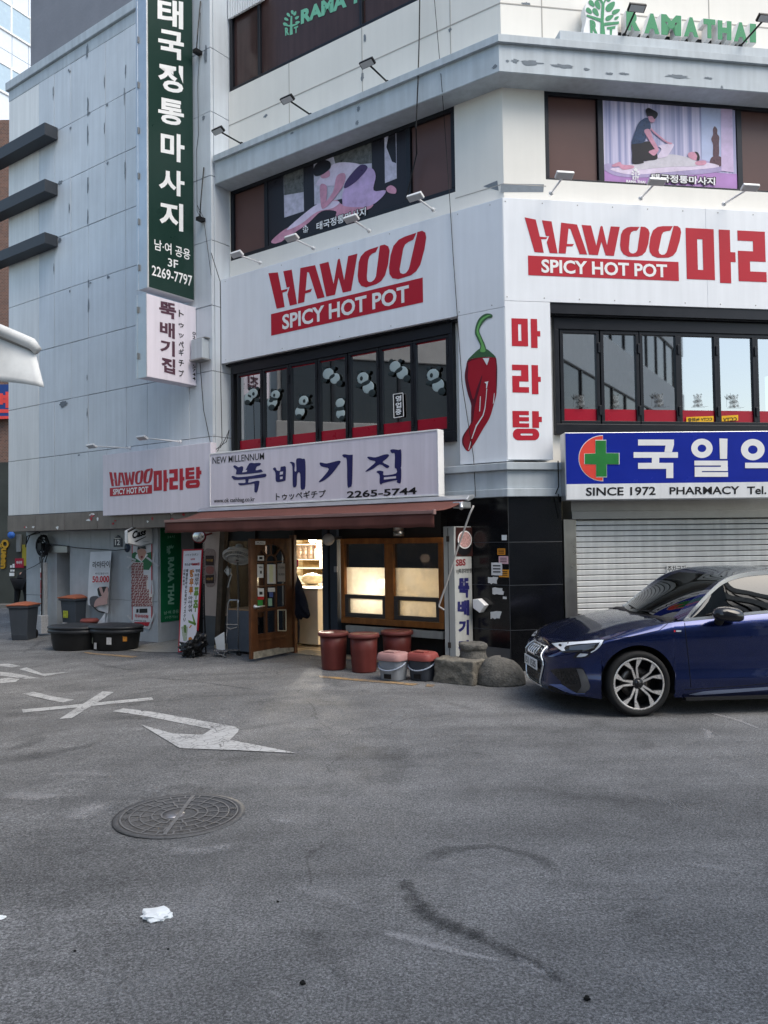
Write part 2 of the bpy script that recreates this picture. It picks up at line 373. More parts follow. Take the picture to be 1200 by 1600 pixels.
def stain(pxs, wid, mat=mSTAIN, h=.003, op=1.0, rib=0):
    P = [ground(*p) for p in pxs]; n = 7; vs = []; fd = []
    Q = []
    for a, b in zip(P, P[1:]):
        k = max(2, int((b - a).length / .03)); Q += [a.lerp(b, i / k) for i in range(k)]
    Q.append(P[-1]); m = len(Q)
    for i, q in enumerate(Q):
        t = (Q[min(i + 1, m - 1)] - Q[max(i - 1, 0)]).normalized(); s = Vector((-t.y, t.x, 0))
        e = min(1, (9 if rib else 4) * min(i, m - 1 - i) / m) * (1 if not rib else .55 + .45 * sin(i * rib)); w = wid * (1 if rib else .8 + .25 * sin(i * .19))
        for k in range(n):
            u = 2 * k / (n - 1) - 1; x = q + s * u * w; vs.append((x.x, x.y, gz(x.x) + h)); fd.append((1 - u * u) * e * op)
    mb = MB(); mb.add(vs, [(i * n + k, i * n + k + 1, (i + 1) * n + k + 1, (i + 1) * n + k) for i in range(m - 1) for k in range(n - 1)])
    o = single('stained_road', None, None, mb, mat, kind='structure')
    a = o.data.attributes.new('fade', 'FLOAT', 'POINT'); a.data.foreach_set('value', fd); return o
for x, y in ((633, 1384), (643, 1402), (655, 1418), (668, 1432), (688, 1444), (711, 1451), (740, 1460)): stain([(x + 7, y - 13), (x + 2, y), (x - 2, y + 13)], .06, op=1.0)
stain([(622, 1375), (640, 1402), (668, 1432), (735, 1460), (800, 1490), (860, 1522), (916, 1562)], .09, op=.8); stain([(770, 1474), (850, 1515), (914, 1562)], .03, op=.75); stain([(640, 1372), (660, 1346), (700, 1328), (770, 1322), (840, 1340), (900, 1385)], .08, op=.75)
stain([(-20, 1190), (60, 1182), (140, 1165), (175, 1150)], .2, op=.6); stain([(-10, 1180), (40, 1165), (75, 1148)], .16, op=.55); stain([(135, 1130), (190, 1121), (250, 1126)], .14, op=.55); stain([(-10, 1114), (60, 1118), (110, 1112)], .18, op=.5)
stain([(960, 1444), (1000, 1430), (1040, 1440)], .08, op=.45); stain([(455, 1432), (500, 1480), (565, 1565)], .10, op=.42); stain([(230, 1236), (290, 1229), (340, 1236)], .1, op=.5); stain([(180, 1056), (300, 1064), (400, 1078), (470, 1082)], .03, op=.8)
stain([(640, 1103), (700, 1098), (780, 1120)], .12, op=.42); stain([(860, 1110), (960, 1120), (1100, 1118), (1200, 1112)], .16, op=.5); stain([(120, 1030), (170, 1042), (235, 1050)], .12, op=.5); stain([(780, 1230), (950, 1250), (1180, 1262)], .18, op=.4)
for pts, w_, o_ in (([(-10, 1240), (60, 1247), (130, 1238)], .16, .5), ([(100, 1290), (135, 1268), (180, 1250)], .2, .5), ([(40, 1215), (130, 1208), (200, 1216)], .14, .45), ([(540, 1442), (640, 1468), (720, 1490), (850, 1516)], .06, .55), ([(790, 1490), (870, 1535)], .07, .5), ([(1085, 1108), (1150, 1125), (1210, 1148)], .05, .55),
    ([(1080, 1134), (1105, 1142), (1110, 1160)], .07, .5), ([(230, 1332), (320, 1330), (400, 1314)], .12, .46), ([(420, 1376), (520, 1400), (610, 1436)], .14, .45), ([(230, 1415), (300, 1420), (350, 1350)], .14, .4), ([(1050, 1345), (1180, 1368)], .09, .45), ([(410, 1278), (470, 1288)], .07, .5), ([(880, 1205), (1000, 1240), (1200, 1304)], .22, .36),
    ([(580, 1325), (700, 1350), (920, 1426)], .22, .38), ([(930, 1496), (1110, 1565)], .2, .4), ([(80, 1565), (320, 1515)], .2, .38), ([(640, 1200), (760, 1215), (900, 1212)], .3, .33), ([(420, 1180), (560, 1230), (600, 1300)], .28, .33), ([(950, 1330), (1060, 1430), (1190, 1480)], .2, .36)): stain(pts, w_, mCHALK, .0035, o_)

# ================================================================== corner building
YS, YW, YC, YT = .19, .40, .06, .15      # sign sheets, cream wall, cornice face, black tile (local y of both facades)
def meet(ya, yb=None):                    # where facade line A(y=ya) meets facade line B(y=yb)
    yb = ya if yb is None else yb
    p, q = A.w(0, ya, 0), B.w(0, yb, 0); d, e = A.u, B.u
    t = ((q - p).x * e.y - (q - p).y * e.x) / (d.x * e.y - d.y * e.x); return p + d * t
def corner_strip(mb, xa, xb, y0, y1, z0, z1):
    c0, c1 = meet(y0), meet(y1)
    f = [A.w(xa, y0, z0), c0 + Vector((0, 0, z0)), B.w(xb, y0, z0), B.w(xb, y1, z0), c1 + Vector((0, 0, z0)), A.w(xa, y1, z0)]
    n = len(f); e = Vector((0, 0, z1 - z0)); v = f + [p + e for p in f]
    return mb.add(v, [[5, 4, 1, 0], [4, 3, 2, 1], [6, 7, 10, 11], [7, 8, 9, 10]] + [(i, (i + 1) % n, (i + 1) % n + n, i + n) for i in range(n)])
def fbox(mb, fr, x0, x1, y0, y1, z0, z1):
    m2 = MB(); m2.box(x0, x1, y0, y1, z0, z1); return mb.add([fr.w(*p) for p in m2.v], m2.f)
def fpts(fr, pts): return [fr.w(*p) for p in pts]
XL = -5.40                                # left end of facade A against the grey building
XR = 7.0                                  # right end of facade B
Z_SIGNTOP = 6.12; Z_BAND = 4.69; Z_LEDGE = 2.66
a3 = A.rect(360, 410, 710.4, 300, YW)     # third-floor window of the long facade
ZW3 = A.hit(710.4, 300, YW)[2]; ZW3b = B.hit(853, 283.6, YW)[2]
ZSOF = A.hit(338.3, 287.5, YC)[2]; ZCT = A.hit(770.5, 60, YC)[2]
XA3R = A.hit(710.6, 240, YW)[0]; XB3L = B.hit(851.5, 215, YW)[0]
Z4 = A.hit(353, 146.7, YW)[2]; XA4R = A.hit(664, 3, YW)[0]
XA2 = (A.hit(367, 640, YW)[0], A.hit(713, 600, YW)[0]); Z2 = (A.hit(713, 690, YW)[2], Z_BAND + .1)
XB2 = B.hit(863, 560, YW)[0]; Z2B = B.hit(868, 668, YW)[2]
TOP = 13.5
CB = Thing('corner_shop_building', 'cream and grey four storey corner building with black framed windows and wide grey cornice', 'building', W, tuple(C0))
mb = MB()                                  # cream walls, split round the openings
def side_strip(fr, x0, x1, z0, z1, y0=YW, y1=YW + .25): fbox(mb, fr, x0, x1, y0, y1, z0, z1)
ZC1 = ZCT
corner_strip(mb, XL, XR, YW, YW + .25, ZC1 - .1, Z4)
corner_strip(mb, XA4R, XR, YW, YW + .25, Z4, TOP); side_strip(A, XL, XA4R, Z4 + 1.9, TOP)
corner_strip(mb, XA3R, XB3L, YW, YW + .25, ZW3, ZSOF + .02)
corner_strip(mb, XL, XR, YW, YW + .25, Z_BAND - .02, ZW3)
corner_strip(mb, XA2[1], XB2, YW, YW + .25, Z_LEDGE - .6, Z_BAND - .02)
side_strip(A, XL, XA2[1], 2.2, Z2[0]); side_strip(B, XB2, XR, 2.2, Z2B)
side_strip(A, XL, XA2[0] - .0, Z2[0], Z_BAND - .02)
side_strip(A, XL, a3[0], ZW3, ZSOF + .02)
CB.part('wall', mb, mCREAM)
# joints in the cream cladding above the cornice
mb = MB(); zj = A.hit(770, 10, YW)[2]
corner_strip(mb, XL, XR, YW - .004, YW + .01, zj - .008, zj + .008)
for px, py in ((704, 60), (566, 100), (452, 150)):
    x = A.hit(px, py, YW)[0]; fbox(mb, A, x - .006, x + .006, YW - .004, YW + .01, ZC1, Z4 if x < XA4R else TOP)
for px, py in ((847, 40), (1108, 30)):
    x = B.hit(px, py, YW)[0]; fbox(mb, B, x - .006, x + .006, YW - .004, YW + .01, ZC1, TOP)
zj2 = A.hit(712, 306, YW)[2]; corner_strip(mb, XA3R, XB3L, YW - .004, YW + .01, zj2 - .04, zj2 - .03)
CB.part('cladding_joint', mb, M('cream_joint', srgb(168, 164, 158), .7))
# cornice: soffit slab, fascia and projecting lip
mb = MB(); zl = A.hit(770.8, 71.7, YC)[2]; zmid = A.hit(771, 96, YC)[2]
corner_strip(mb, XL + .02, XR, YC, YW + .24, ZSOF, zl); corner_strip(mb, XL + .02, XR, YC - .05, YW + .2, zl, ZCT)
corner_strip(mb, XL + .02, XR, YC - .008, YC + .02, zmid - .16, zmid - .155)
xr_ = B.hit(872, 50, YC + .1)[0]; zr_ = B.hit(876, 52, YC + .1)[2]
fbox(mb, B, xr_, XR, YC + .04, YW + .1, ZCT, zr_)
CB.part('cornice', mb, mGRAYC, bev=.012)
# small grey fascia over the black tile
mb = MB(); f = [B.hit(800, y, YT - .05)[2] for y in (722.5, 734, 763, 776)]
xa_, xb_ = A.hit(694, 740, YT)[0], B.hit(876, 740, YT)[0]
corner_strip(mb, xa_, xb_, YT - .07, YW + .05, f[1], f[0]); corner_strip(mb, xa_, xb_, YT - .02, YW + .05, f[2], f[1]); corner_strip(mb, xa_, xb_, YT - .06, YW + .05, f[3], f[2])
CB.part('fascia', mb, mGRAYC, bev=.008)
ZFB = f[3]
# black tiled base at the corner
xt0 = A.hit(690, 900, YT)[0]; xt1 = B.hit(880, 900, YT)[0]
zt = [-.05] + [B.hit(798, y, YT)[2] for y in (985, 914.5, 847)] + [ZFB]
mb = MB(); g = .003
for za, zb in zip(zt, zt[1:]):
    c = meet(YT); ce = Vector((0, 0, zb - za - 2 * g))
    fbox(mb, A, xt0, A.loc(c)[0] - .004, YT, YT + .03, za + g, zb - g); fbox(mb, B, B.loc(c)[0] + .004, xt1, YT, YT + .03, za + g, zb - g)
CB.part('tiled_base', mb, mBLKT, bev=.002)
mb = MB(); corner_strip(mb, xt0, xt1, YT + .004, YT + .2, -.05, ZFB); CB.part('tile_backing', mb, mGROUT)
mb = MB(); c = B.loc(meet(YT))[0]
pl = A.rect(757, 1005, 796, 1050, YT - .004); q = A.q4([(752, 1009), (797, 1014), (797, 1046), (750, 1040)], YT - .004); mb.poly(fpts(A, q)); CB.part('kick_panel', mb, M('grey_plate', srgb(92, 94, 98), .4, metal=.5))

def window_frame(mb, fr, x0, x1, z0, z1, y0, y1, w):
    for a in ((x0, x1, z0, z0 + w), (x0, x1, z1 - w, z1), (x0, x0 + w, z0 + w, z1 - w), (x1 - w, x1, z0 + w, z1 - w)): fbox(mb, fr, a[0], a[1], y0, y1, a[2], a[3])
mBROWNF = M('brown_film', srgb(70, 52, 50), .16, var=.12, vs=2, streak=.2)
# third floor, long facade
Z3T = ZSOF + .015; yf = YW + .06
mb = MB(); xs_ = [a3[0], A.hit(418, 350, yf)[0], A.hit(640, 260, yf)[0], XA3R]
window_frame(mb, A, xs_[0], xs_[3], ZW3, Z3T, yf - .05, yf + .06, .07)
for x in xs_[1:3]: fbox(mb, A, x - .04, x + .04, yf - .04, yf + .05, ZW3 + .07, Z3T - .07)
wf = CB.part('window', mb, mBLACKF, bev=.006)
for x0, x1 in ((xs_[0], xs_[1]), (xs_[2], xs_[3])): mb = MB(); fbox(mb, A, x0 + .05, x1 - .05, yf + .0, yf + .02, ZW3 + .07, Z3T - .07); CB.part('brown_panel', mb, mBROWNP, parent=wf)
mb = MB(); fbox(mb, A, xs_[1], xs_[2], yf + .03, yf + .05, ZW3 + .07, Z3T - .07); CB.part('backing', mb, mINK, parent=wf)
# third floor, corner facade
xb_ = [XB3L, B.hit(937, 220, yf)[0], B.hit(1153, 230, yf)[0], XR - .6]
mb = MB(); window_frame(mb, B, xb_[0], xb_[3], ZW3b, Z3T, yf - .05, yf + .06, .06)
for x in xb_[1:3]: fbox(mb, B, x - .04, x + .04, yf - .04, yf + .05, ZW3b + .06, Z3T - .06)
fbox(mb, B, xb_[3] - 1.2, xb_[3] - 1.12, yf - .04, yf + .05, ZW3b + .06, Z3T - .06)
wf = CB.part('window', mb, mBLACKF, bev=.006)
for x0, x1 in ((xb_[0], xb_[1]), (xb_[2], xb_[3])): mb = MB(); fbox(mb, B, x0 + .05, x1 - .05, yf + .0, yf + .02, ZW3b + .06, Z3T - .06); CB.part('brown_panel', mb, mBROWNP, parent=wf)
mb = MB(); fbox(mb, B, xb_[1], xb_[2], yf + .03, yf + .05, ZW3b + .06, Z3T - .06); CB.part('backing', mb, mINK, parent=wf)
# fourth floor, long facade: brown filmed glass
mb = MB(); Z4T = Z4 + 1.9; x4 = [XL + .02, A.hit(407, 100, yf)[0], A.hit(566, 40, yf)[0], XA4R]
window_frame(mb, A, x4[0], x4[3], Z4, Z4T, yf - .05, yf + .06, .06)
for x in x4[1:3]: fbox(mb, A, x - .025, x + .025, yf - .04, yf + .05, Z4 + .06, Z4T - .06)
wf = CB.part('window', mb, mBLACKF, bev=.005); mb = MB(); fbox(mb, A, x4[0] + .03, x4[3] - .03, yf + .01, yf + .02, Z4 + .03, Z4T - .03)
CB.part('pane', mb, mBROWNF, parent=wf)
mb = MB(); zc_ = A.hit(380, 18, YW)[2]
for i in range(14): x = XL + .02 + i * .06; fbox(mb, A, x, x + .04, YW - .02, YW + .0, zc_, Z4T)
fbox(mb, A, XL + .02, XL + .86, YW + .001, YW + .02, zc_, Z4T); CB.part('louvre', mb, mWHITE, parent=wf)
# second floor folding windows
mREDT = M('red_glass_film', srgb(158, 20, 44), .3, var=.03)
def folding(fr, panes, ptop, pbot, x0, x1, z0, z1, zr0, zr1, yw=.36):
    mb = MB(); fbox(mb, fr, x0, x1, yw - .05, yw + .08, z1 - .16, z1); fbox(mb, fr, x0, x1, yw - .05, yw + .08, z0, z0 + .14)
    fbox(mb, fr, x0, x0 + .06, yw - .05, yw + .08, z0 + .14, z1 - .16); fbox(mb, fr, x1 - .06, x1, yw - .05, yw + .08, z0 + .14, z1 - .16)
    fbox(mb, fr, x0, x1, YS + .06, yw + .1, z1, z1 + .03)
    w = CB.part('window', mb, mBLACKF, bev=.006)
    zb, zt_ = z0 + .14, z1 - .16
    for i, (p0, p1) in enumerate(panes):
        xa = fr.hit(p0, 600, yw)[0]; xb2 = fr.hit(p1, 600, yw)[0]; s = .045
        nxt = fr.hit(panes[i + 1][0], 600, yw)[0] if i + 1 < len(panes) else None
        m_ = MB(); window_frame(m_, fr, xa - s, xb2 + s, zb, zt_, yw - .03, yw + .03, s)
        for hz in (zb + .12, zt_ - .3): fbox(m_, fr, xb2 + s * .5, xb2 + s * 1.2, yw - .05, yw - .03, hz, hz + .13)
        CB.part('sash', m_, mBLACKF, parent=w, bev=.004)
        m_ = MB(); m_.poly(fpts(fr, [(xa, yw, zb + s), (xb2, yw, zb + s), (xb2, yw, zt_ - s), (xa, yw, zt_ - s)])); CB.part('pane', m_, mGLASS, parent=w)
        for r0, r1 in ((zb + s, zr0), (zr1, zt_ - s)): m_ = MB(); m_.poly(fpts(fr, [(xa, yw - .003, r0), (xb2, yw - .003, r0), (xb2, yw - .003, r1), (xa, yw - .003, r1)])); CB.part('red_film', m_, mREDT, parent=w)
    return zb, zt_
pA = [(375, 408), (415, 450), (457, 494), (502, 541), (550, 590), (599, 643), (652, 699)]
zr0 = A.hit(690, 652, .36)[2]; zr1 = A.hit(690, 532, .36)[2]
folding(A, pA, 0, 0, XA2[0], XA2[1], Z2[0], A.hit(700, 512, .36)[2] + .06, zr0, zr1)
pB = [(880, 931), (943, 993), (1004, 1055), (1064, 1115), (1124, 1175), (1184, 1236), (1246, 1298)]
folding(B, pB, 0, 0, XB2, B.hit(1310, 600, .36)[0], Z2B - .1, B.hit(870, 499, .36)[2] + .02, B.hit(900, 639, .36)[2], B.hit(900, 513, .36)[2])
# room behind the second floor windows
mROOM = M('brown_interior', srgb(96, 76, 60), .8, var=.15); mb = MB()
corner_strip(mb, XL + .1, XR - .5, YW + .26, 5.0, 2.55, 2.6); corner_strip(mb, XL + .1, XR - .5, YW + .26, 5.0, 4.75, 4.8)
corner_strip(mb, XL + .1, XR - .5, 4.2, 4.3, 2.6, 4.75); fbox(mb, A, XL + .02, XL + .1, YW + .26, 4.3, 2.6, 4.75)
CB.part('upper_room', mb, mROOM)
mb = MB(); corner_strip(mb, XL + .1, XR, YW + .3, 5, 4.85, TOP - .1); CB.part('core', mb, mDARK)
# shutter bay on the corner facade
mSLAT = M('shutter_slat', srgb(228, 228, 226), .42, metal=.12, var=.08, vs=2.2, streak=.16)
xs0 = B.hit(899, 900, YT + .05)[0]; zs1 = B.hit(950, 812, YT + .05)[2]; xs1 = XR - .4
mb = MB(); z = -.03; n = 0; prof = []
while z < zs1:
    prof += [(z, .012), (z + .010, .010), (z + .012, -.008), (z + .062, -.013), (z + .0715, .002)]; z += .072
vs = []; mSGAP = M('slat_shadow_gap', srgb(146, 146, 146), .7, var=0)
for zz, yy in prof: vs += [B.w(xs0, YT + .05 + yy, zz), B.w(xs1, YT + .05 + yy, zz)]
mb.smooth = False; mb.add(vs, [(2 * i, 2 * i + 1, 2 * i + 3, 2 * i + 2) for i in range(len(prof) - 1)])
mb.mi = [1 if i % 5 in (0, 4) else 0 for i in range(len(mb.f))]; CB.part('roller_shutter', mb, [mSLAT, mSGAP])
mb = MB(); zh0 = B.hit(950, 811, YT)[2]; zh1 = B.hit(950, 786, YT)[2]
fbox(mb, B, xs0 - .06, xs1, YT - .03, YT + .3, zh0, (zh0 + zh1) / 2); fbox(mb, B, xs0 - .06, xs1, YT - .005, YT + .3, (zh0 + zh1) / 2, zh1 + .2)
CB.part('shutter_box', mb, mGALV, bev=.004)
mb = MB(); xp0, xp1 = B.hit(880.5, 900, YT)[0] + .01, xs0 - .005; fbox(mb, B, xp0, xp1, YT - .02, YT + .28, -.05, zh0); CB.part('steel_post', mb, mSTEEL, bev=.004); mb = MB(); fbox(mb, B, xs1, XR, YT - .02, YT + .28, -.05, zh1)
CB.part('steel_post', mb, mSTEEL, bev=.004)
mb = MB(); fbox(mb, B, xs0, XR, YT + .06, YT + .3, -.05, 2.3); fbox(mb, B, xt1 - .1, XR, YT + .25, YT + .4, 2.2, 2.6); CB.part('rear_wall', mb, mDARK)
# peeled paint along the cornice and under the third floor window
mb = MB()
def blob(fr, px, py, w, h, y, seed, n=22):
    c = fr.hit(px, py, y); R_ = random.Random(seed); o = []
    for i in range(n):
        a = 2 * pi * i / n; k = 1 + R_.uniform(-.35, .3); o.append(fr.w(c[0] + w / 2 * cos(a) * k, y, c[2] + h / 2 * sin(a) * k))
    return o
for i, (px, py, w, h) in enumerate(((793, 95, .04, .03), (805, 95, .1, .05), (830, 98, .28, .06), (880, 103, .3, .05), (917, 108, .1, .03), (952, 115, .1, .03), (975, 115, .13, .03), (1058, 119, .36, .05), (1107, 122, .13, .03), (1128, 137, .04, .06), (773, 104, .07, .05))):
    mb.poly(blob(B if px > 780 else A, px, py, w, h, YC - .004, i))
for i, (px, py, w, h) in enumerate(((560, 170, .06, .08), (558, 192, .06, .07), (456, 208, .08, .03), (415, 181, .1, .05))): mb.poly(blob(A, px, py, w, h, YC - .004 if py > 165 and px > 430 else YW - .004, 40 + i))
mb.poly(fpts(B, B.q4([(783, 287), (850, 288), (849, 300), (782, 300)], YW - .003))); mb.poly(fpts(A, A.q4([(755, 291), (772, 284), (777, 282), (779, 298)], YW - .003)))
for i, (px, py, w, h) in enumerate(((570, 60, .05, .12), (566, 120, .05, .16), (703, 47, .05, .06), (822, 6, .12, .05))): mb.poly(blob(A if px < 780 else B, px, py, w, h, YW - .004, 60 + i))
CB.part('peeled_paint', mb, mPEEL)

# ================================================================== grey panelled building on the left
GB = Thing('grey_panelled_building', 'tall windowless grey panelled building with three dark fins and a white strip', 'building', A, A.loc(A.w(-8, .4, -.25)))
GX0 = A.hit(13.4, 500, 0)[0]; GX1 = -5.412
vj = [GX0, A.hit(60.7, 600, 0)[0]] + [A.hit(p, 600, 0)[0] for p in (85, 111, 138, 166, 197, 230, 263, 296)] + [GX1]
ZG0 = A.hit(15, 806, 0)[2]; ZGT = A.hit(13.4, 160, 0)[2]
hj = [ZG0, A.hit(13.4, 721.7, 0)[2], A.hit(13.4, 641.7, 0)[2]]
st = A.hit(13.4, 481.7, 0)[2]; hj += [(hj[2] + st) / 2, st]
dz = hj[2] - hj[1]
while hj[-1] + dz < ZGT - .3: hj.append(hj[-1] + dz)
hj.append(ZGT)
mbp, mbs = MB(), MB(); R_ = random.Random(3)
for i, (xa, xb) in enumerate(zip(vj, vj[1:])):
    for j, (za, zb) in enumerate(zip(hj, hj[1:])):
        o = R_.uniform(-.004, .004); (mbs if i == 0 else mbp).box(xa + .004, xb - .004, o, .06, za + .005, zb - .005)
GB.part('panel_cladding', mbp, mGRAYP, bev=.004); GB.part('white_strip', mbs, mSTRIP, bev=.004)
mb = MB(); mb.box(GX0 + .01, GX1 - .01, .03, 6, ZG0 + .002, ZGT + .02); GB.part('core', mb, mJOINT)
mb = MB()                                    # return face towards the cream facade, and the parapet cap
for za, zb in zip(hj, hj[1:]): mb.box(GX1 - .05, GX1 + .004, .066, YW + .1, za + .005, zb - .005)
GB.part('return_panel', mb, mGRAYP, bev=.003)
mb = MB(); mb.box(GX0 - .06, GX1 + .03, -.05, .5, ZGT + .24, ZGT + .42); mb.box(GX0 - .01, GX1 + .0, .0, .4, ZGT + .003, ZGT + .237); GB.part('parapet_cap', mb, mGRAYC, bev=.01)
mb = MB(); zf0 = A.hit(11, 831, -.02)[2]
for k in range(6):
    xa = GX0 + (GX1 - GX0) * k / 6; xb = GX0 + (GX1 - GX0) * (k + 1) / 6; mb.box(xa + .004, xb - .004, -.02, 1.2, zf0, ZG0 - .004)
GB.part('steel_fascia', mb, M('bronze_steel', srgb(112, 102, 98), .4, metal=.4, var=.25, vs=3, streak=.15), bev=.004)
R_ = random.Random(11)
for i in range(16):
    x = GX0 + .5 + R_.uniform(0, 5.4); z = R_.uniform(zf0 + .05, ZG0 - .06); mb = MB(); n = 12; w_, h_ = R_.uniform(.03, .09), R_.uniform(.015, .04); mb.poly([(x + w_ * cos(2 * pi * k / n) * R_.uniform(.6, 1.2), -.024, z + h_ * sin(2 * pi * k / n) * R_.uniform(.6, 1.2)) for k in range(n)]); GB.part('sticker', mb, R_.choice([mWHITE, mRED, mRED, mSTRIP]))  # blobs for stickers and for string light reflections painted onto the steel
# ground floor wall of the grey building, set back under the fascia
YG = .40; zg = -.35
xg0 = A.hit(41, 900, YG)[0]; xg1 = A.hit(247, 930, YG)[0]; xd0, xd1 = A.hit(76, 930, YG)[0], A.hit(109, 930, YG)[0]; zd = A.hit(90, 862, YG)[2]
vg = sorted([xg0, xd0, xd1, xg1] + [A.hit(p, 900, YG)[0] for p in (142, 172, 216)])
mGW = M('grey_wall_tile', srgb(172, 177, 182), .5, var=.13, vs=2.0, streak=.05)
mb = MB(); zz = A.hit(200, 938, YG)[2]
for xa, xb in zip(vg, vg[1:]):
    if abs(xa - xd0) < 1e-6: mb.box(xa, xb, YG, YG + .1, zd, zf0); continue
    for za, zb in ((zg, zz), (zz, zf0)): mb.box(xa + .003, xb - .003, YG, YG + .05, za + (0.003 if za > zg else 0), zb - .003)
mb.box(xg1 - .25, xg1, YG + .05, 1.6, zg, zf0)
GB.part('ground_wall', mb, mGW, bev=.004)
mb = MB(); mb.box(xg0 + .01, xd0, YG + .04, 3, zg, zf0); mb.box(xd1, xg1 - .26, YG + .04, 3, zg, zf0); mb.box(xd0, xd1, 1.2, 1.3, zg, zf0); GB.part('ground_core', mb, mJOINT)
mb = MB(); mb.box(xd0 + .02, xd1 - .02, YG + .55, YG + .6, A.hit(100, 915, YG + .55)[2], zd); d1 = GB.part('door', mb, M('grey_steel_door', srgb(86, 90, 96), .4, metal=.3))
mb = MB(); mb.box(xd0, xd0 + .3, YG, YG + .5, zg, zd - .02); GB.part('jamb', mb, mGW, parent=d1)
mb = MB()
for k in range(9): mb.box(xd0 + .3, xd1 - .02, YG + .3, YG + .34, zg + .02 + k * .11, zg + .12 + k * .11)
GB.part('lower_door_slats', mb, M('sanded_boards', srgb(150, 128, 112), .6, var=.15, streak=.2), parent=d1)
mb = MB(); q = A.rect(97, 872, 107, 881, YG + .54); mb.box(q[0], q[1], YG + .535, YG + .545, q[2], q[3]); GB.part('door_plate', mb, mWHITE, parent=d1)
mb = MB(); x, _, z = A.hit(72, 852, YG - .05); mb.box(xd0 - .05, xd1, YG - .06, YG - .004, zd - .02, zd + .12); GB.part('shutter_casing', mb, mGALV, bev=.005)
mb = MB()
for i, (px, py, w, h) in enumerate(((83, 145, .04, .25), (109, 112, .06, .05), (110, 200, .08, .05), (136, 80, .07, .3), (137, 165, .05, .35), (138, 178, .12, .06), (167, 164, .06, .06), (168, 255, .06, .06), (196, 110, .04, .25), (163, 128, .03, .25), (98, 631, .28, .12), (137, 290, .05, .35), (138, 478, .04, .25), (138, 443, .03, .2), (141, 442, .07, .03), (169, 433, .08, .07), (108, 325, .04, .2), (109, 455, .05, .06), (137, 210, .05, .4), (137, 340, .04, .3), (194, 150, .03, .3), (163, 200, .03, .2), (84, 420, .03, .2), (136, 590, .03, .15), (136, 646, .03, .2), (195, 265, .03, .35), (123, 711, .08, .03), (94, 285, .16, .08), (93, 375, .1, .12), (107, 110, .05, .05), (321, 85, .08, .3), (318, 184, .08, .08))):
    mb.poly([A.loc(p) for p in blob(A, px, py, w, h, -.009, 100 + i, 16)])
GB.part('peeled_paint', mb, mPEEL)
# the three dark fins
mFIN = M('charcoal_fin', srgb(62, 66, 72), .55, var=.1)
for i, (xe, ye, xo, yo, hb) in enumerate(((91, 200, 70, 194, 236), (91, 287, 70, 279.5, 320), (91, 369, 70, 364, 402))):
    a = A.hit(xe, ye, 0); b = A.side(xo, yo, a[0]); t = A.hit(xe, ye + (19 if i < 2 else 17), 0)
    mb = MB(); mb.box(GX0 - 1.6, a[0], b[1], -.012, t[2], a[2]); GB.part('fin', mb, mFIN, bev=.006)

# ================================================================== buildings further off
def far_block(name, label, px0, px1, Y, z0, z1, depth, mat, extra=None):
    x0 = (px0 - 600) / FPX * Y; x1 = (px1 - 600) / FPX * Y
    T = Thing(name, label, 'building', W, ((x0 + x1) / 2, Y, z0)); mb = MB(); mb.box(x0, x1, Y, Y + depth, z0, z1); T.part('wall', mb, mat); return T, x0, x1
mSTUCCO = M('grey_stucco', srgb(132, 134, 142), .9, var=.08, vs=1.5, bump=.4, bs=14)
sb = Thing('stucco_tower', 'tall plain grey stucco block rising behind the panelled roof edge', 'building', A, (-8, 1.2, 9))
mb = MB(); xq = A.hit(48, 60, 1.2)[0]; mb.box(xq, -5.0, 1.2, 7, 9.0, 19); sb.part('wall', mb, mSTUCCO)
mb = MB(); mb.box(xq + .2, -5.2, 1.4, 6.8, 19, 19.4); sb.part('roof', mb, mGRAYC)
def brick_mat():
    m = M('brown_brick', (.12, .065, .05), .8, var=.15); nt = m.node_tree; N = nt.nodes; L = nt.links
    b = N.new('ShaderNodeTexBrick'); b.inputs['Scale'].default_value = 4; b.inputs['Color1'].default_value = (.17, .085, .062, 1); b.inputs['Color2'].default_value = (.10, .055, .045, 1); b.inputs['Mortar'].default_value = (.22, .19, .17, 1)
    b.inputs['Mortar Size'].default_value = .02; tc = N.new('ShaderNodeTexCoord'); mp = N.new('ShaderNodeMapping'); mp.inputs['Rotation'].default_value = (pi / 2, 0, 0); L.new(tc.outputs['Object'], mp.inputs[0]); L.new(mp.outputs[0], b.inputs['Vector'])
    L.new(b.outputs['Color'], N['Principled BSDF'].inputs['Base Color']); return m
mBRICK = brick_mat()
T, x0, x1 = far_block('brick_building', 'narrow brown brick building between the white tower and the blue sign', -140, 30, 34, -.5, 20, 8, mBRICK)
mb = MB()
for zz in (6.5, 10, 13.5): mb.box(x0 + 2.0, x0 + 3.4, 33.93, 34.01, zz, zz + 1.6)
T.part('window', mb, M('far_window', srgb(90, 104, 120), .15))
mTILEW = M('white_facade_tile', srgb(214, 222, 232), .4, var=.04)
T = Thing('white_tiled_tower', 'white tiled high-rise with sliding windows beside the grey stucco block', 'building', W, (-24, 52, -.5))
wt = Frame(-22.6, 50, radians(62)); zA, zB = 18, 46
mb = MB(); m2 = MB()
for k in range(12):
    for j in range(16): m2.box(-14 + j * 1.2 + .02, -14 + (j + 1) * 1.2 - .02, 0, .1, zA + k * 2.4 + .02, zA + (k + 1) * 2.4 - .02)
m2.box(-14, 5.2, .08, 10, -.5, zB + .8); mb.add([wt.w(*p) for p in m2.v], m2.f); T.part('wall', mb, mTILEW)
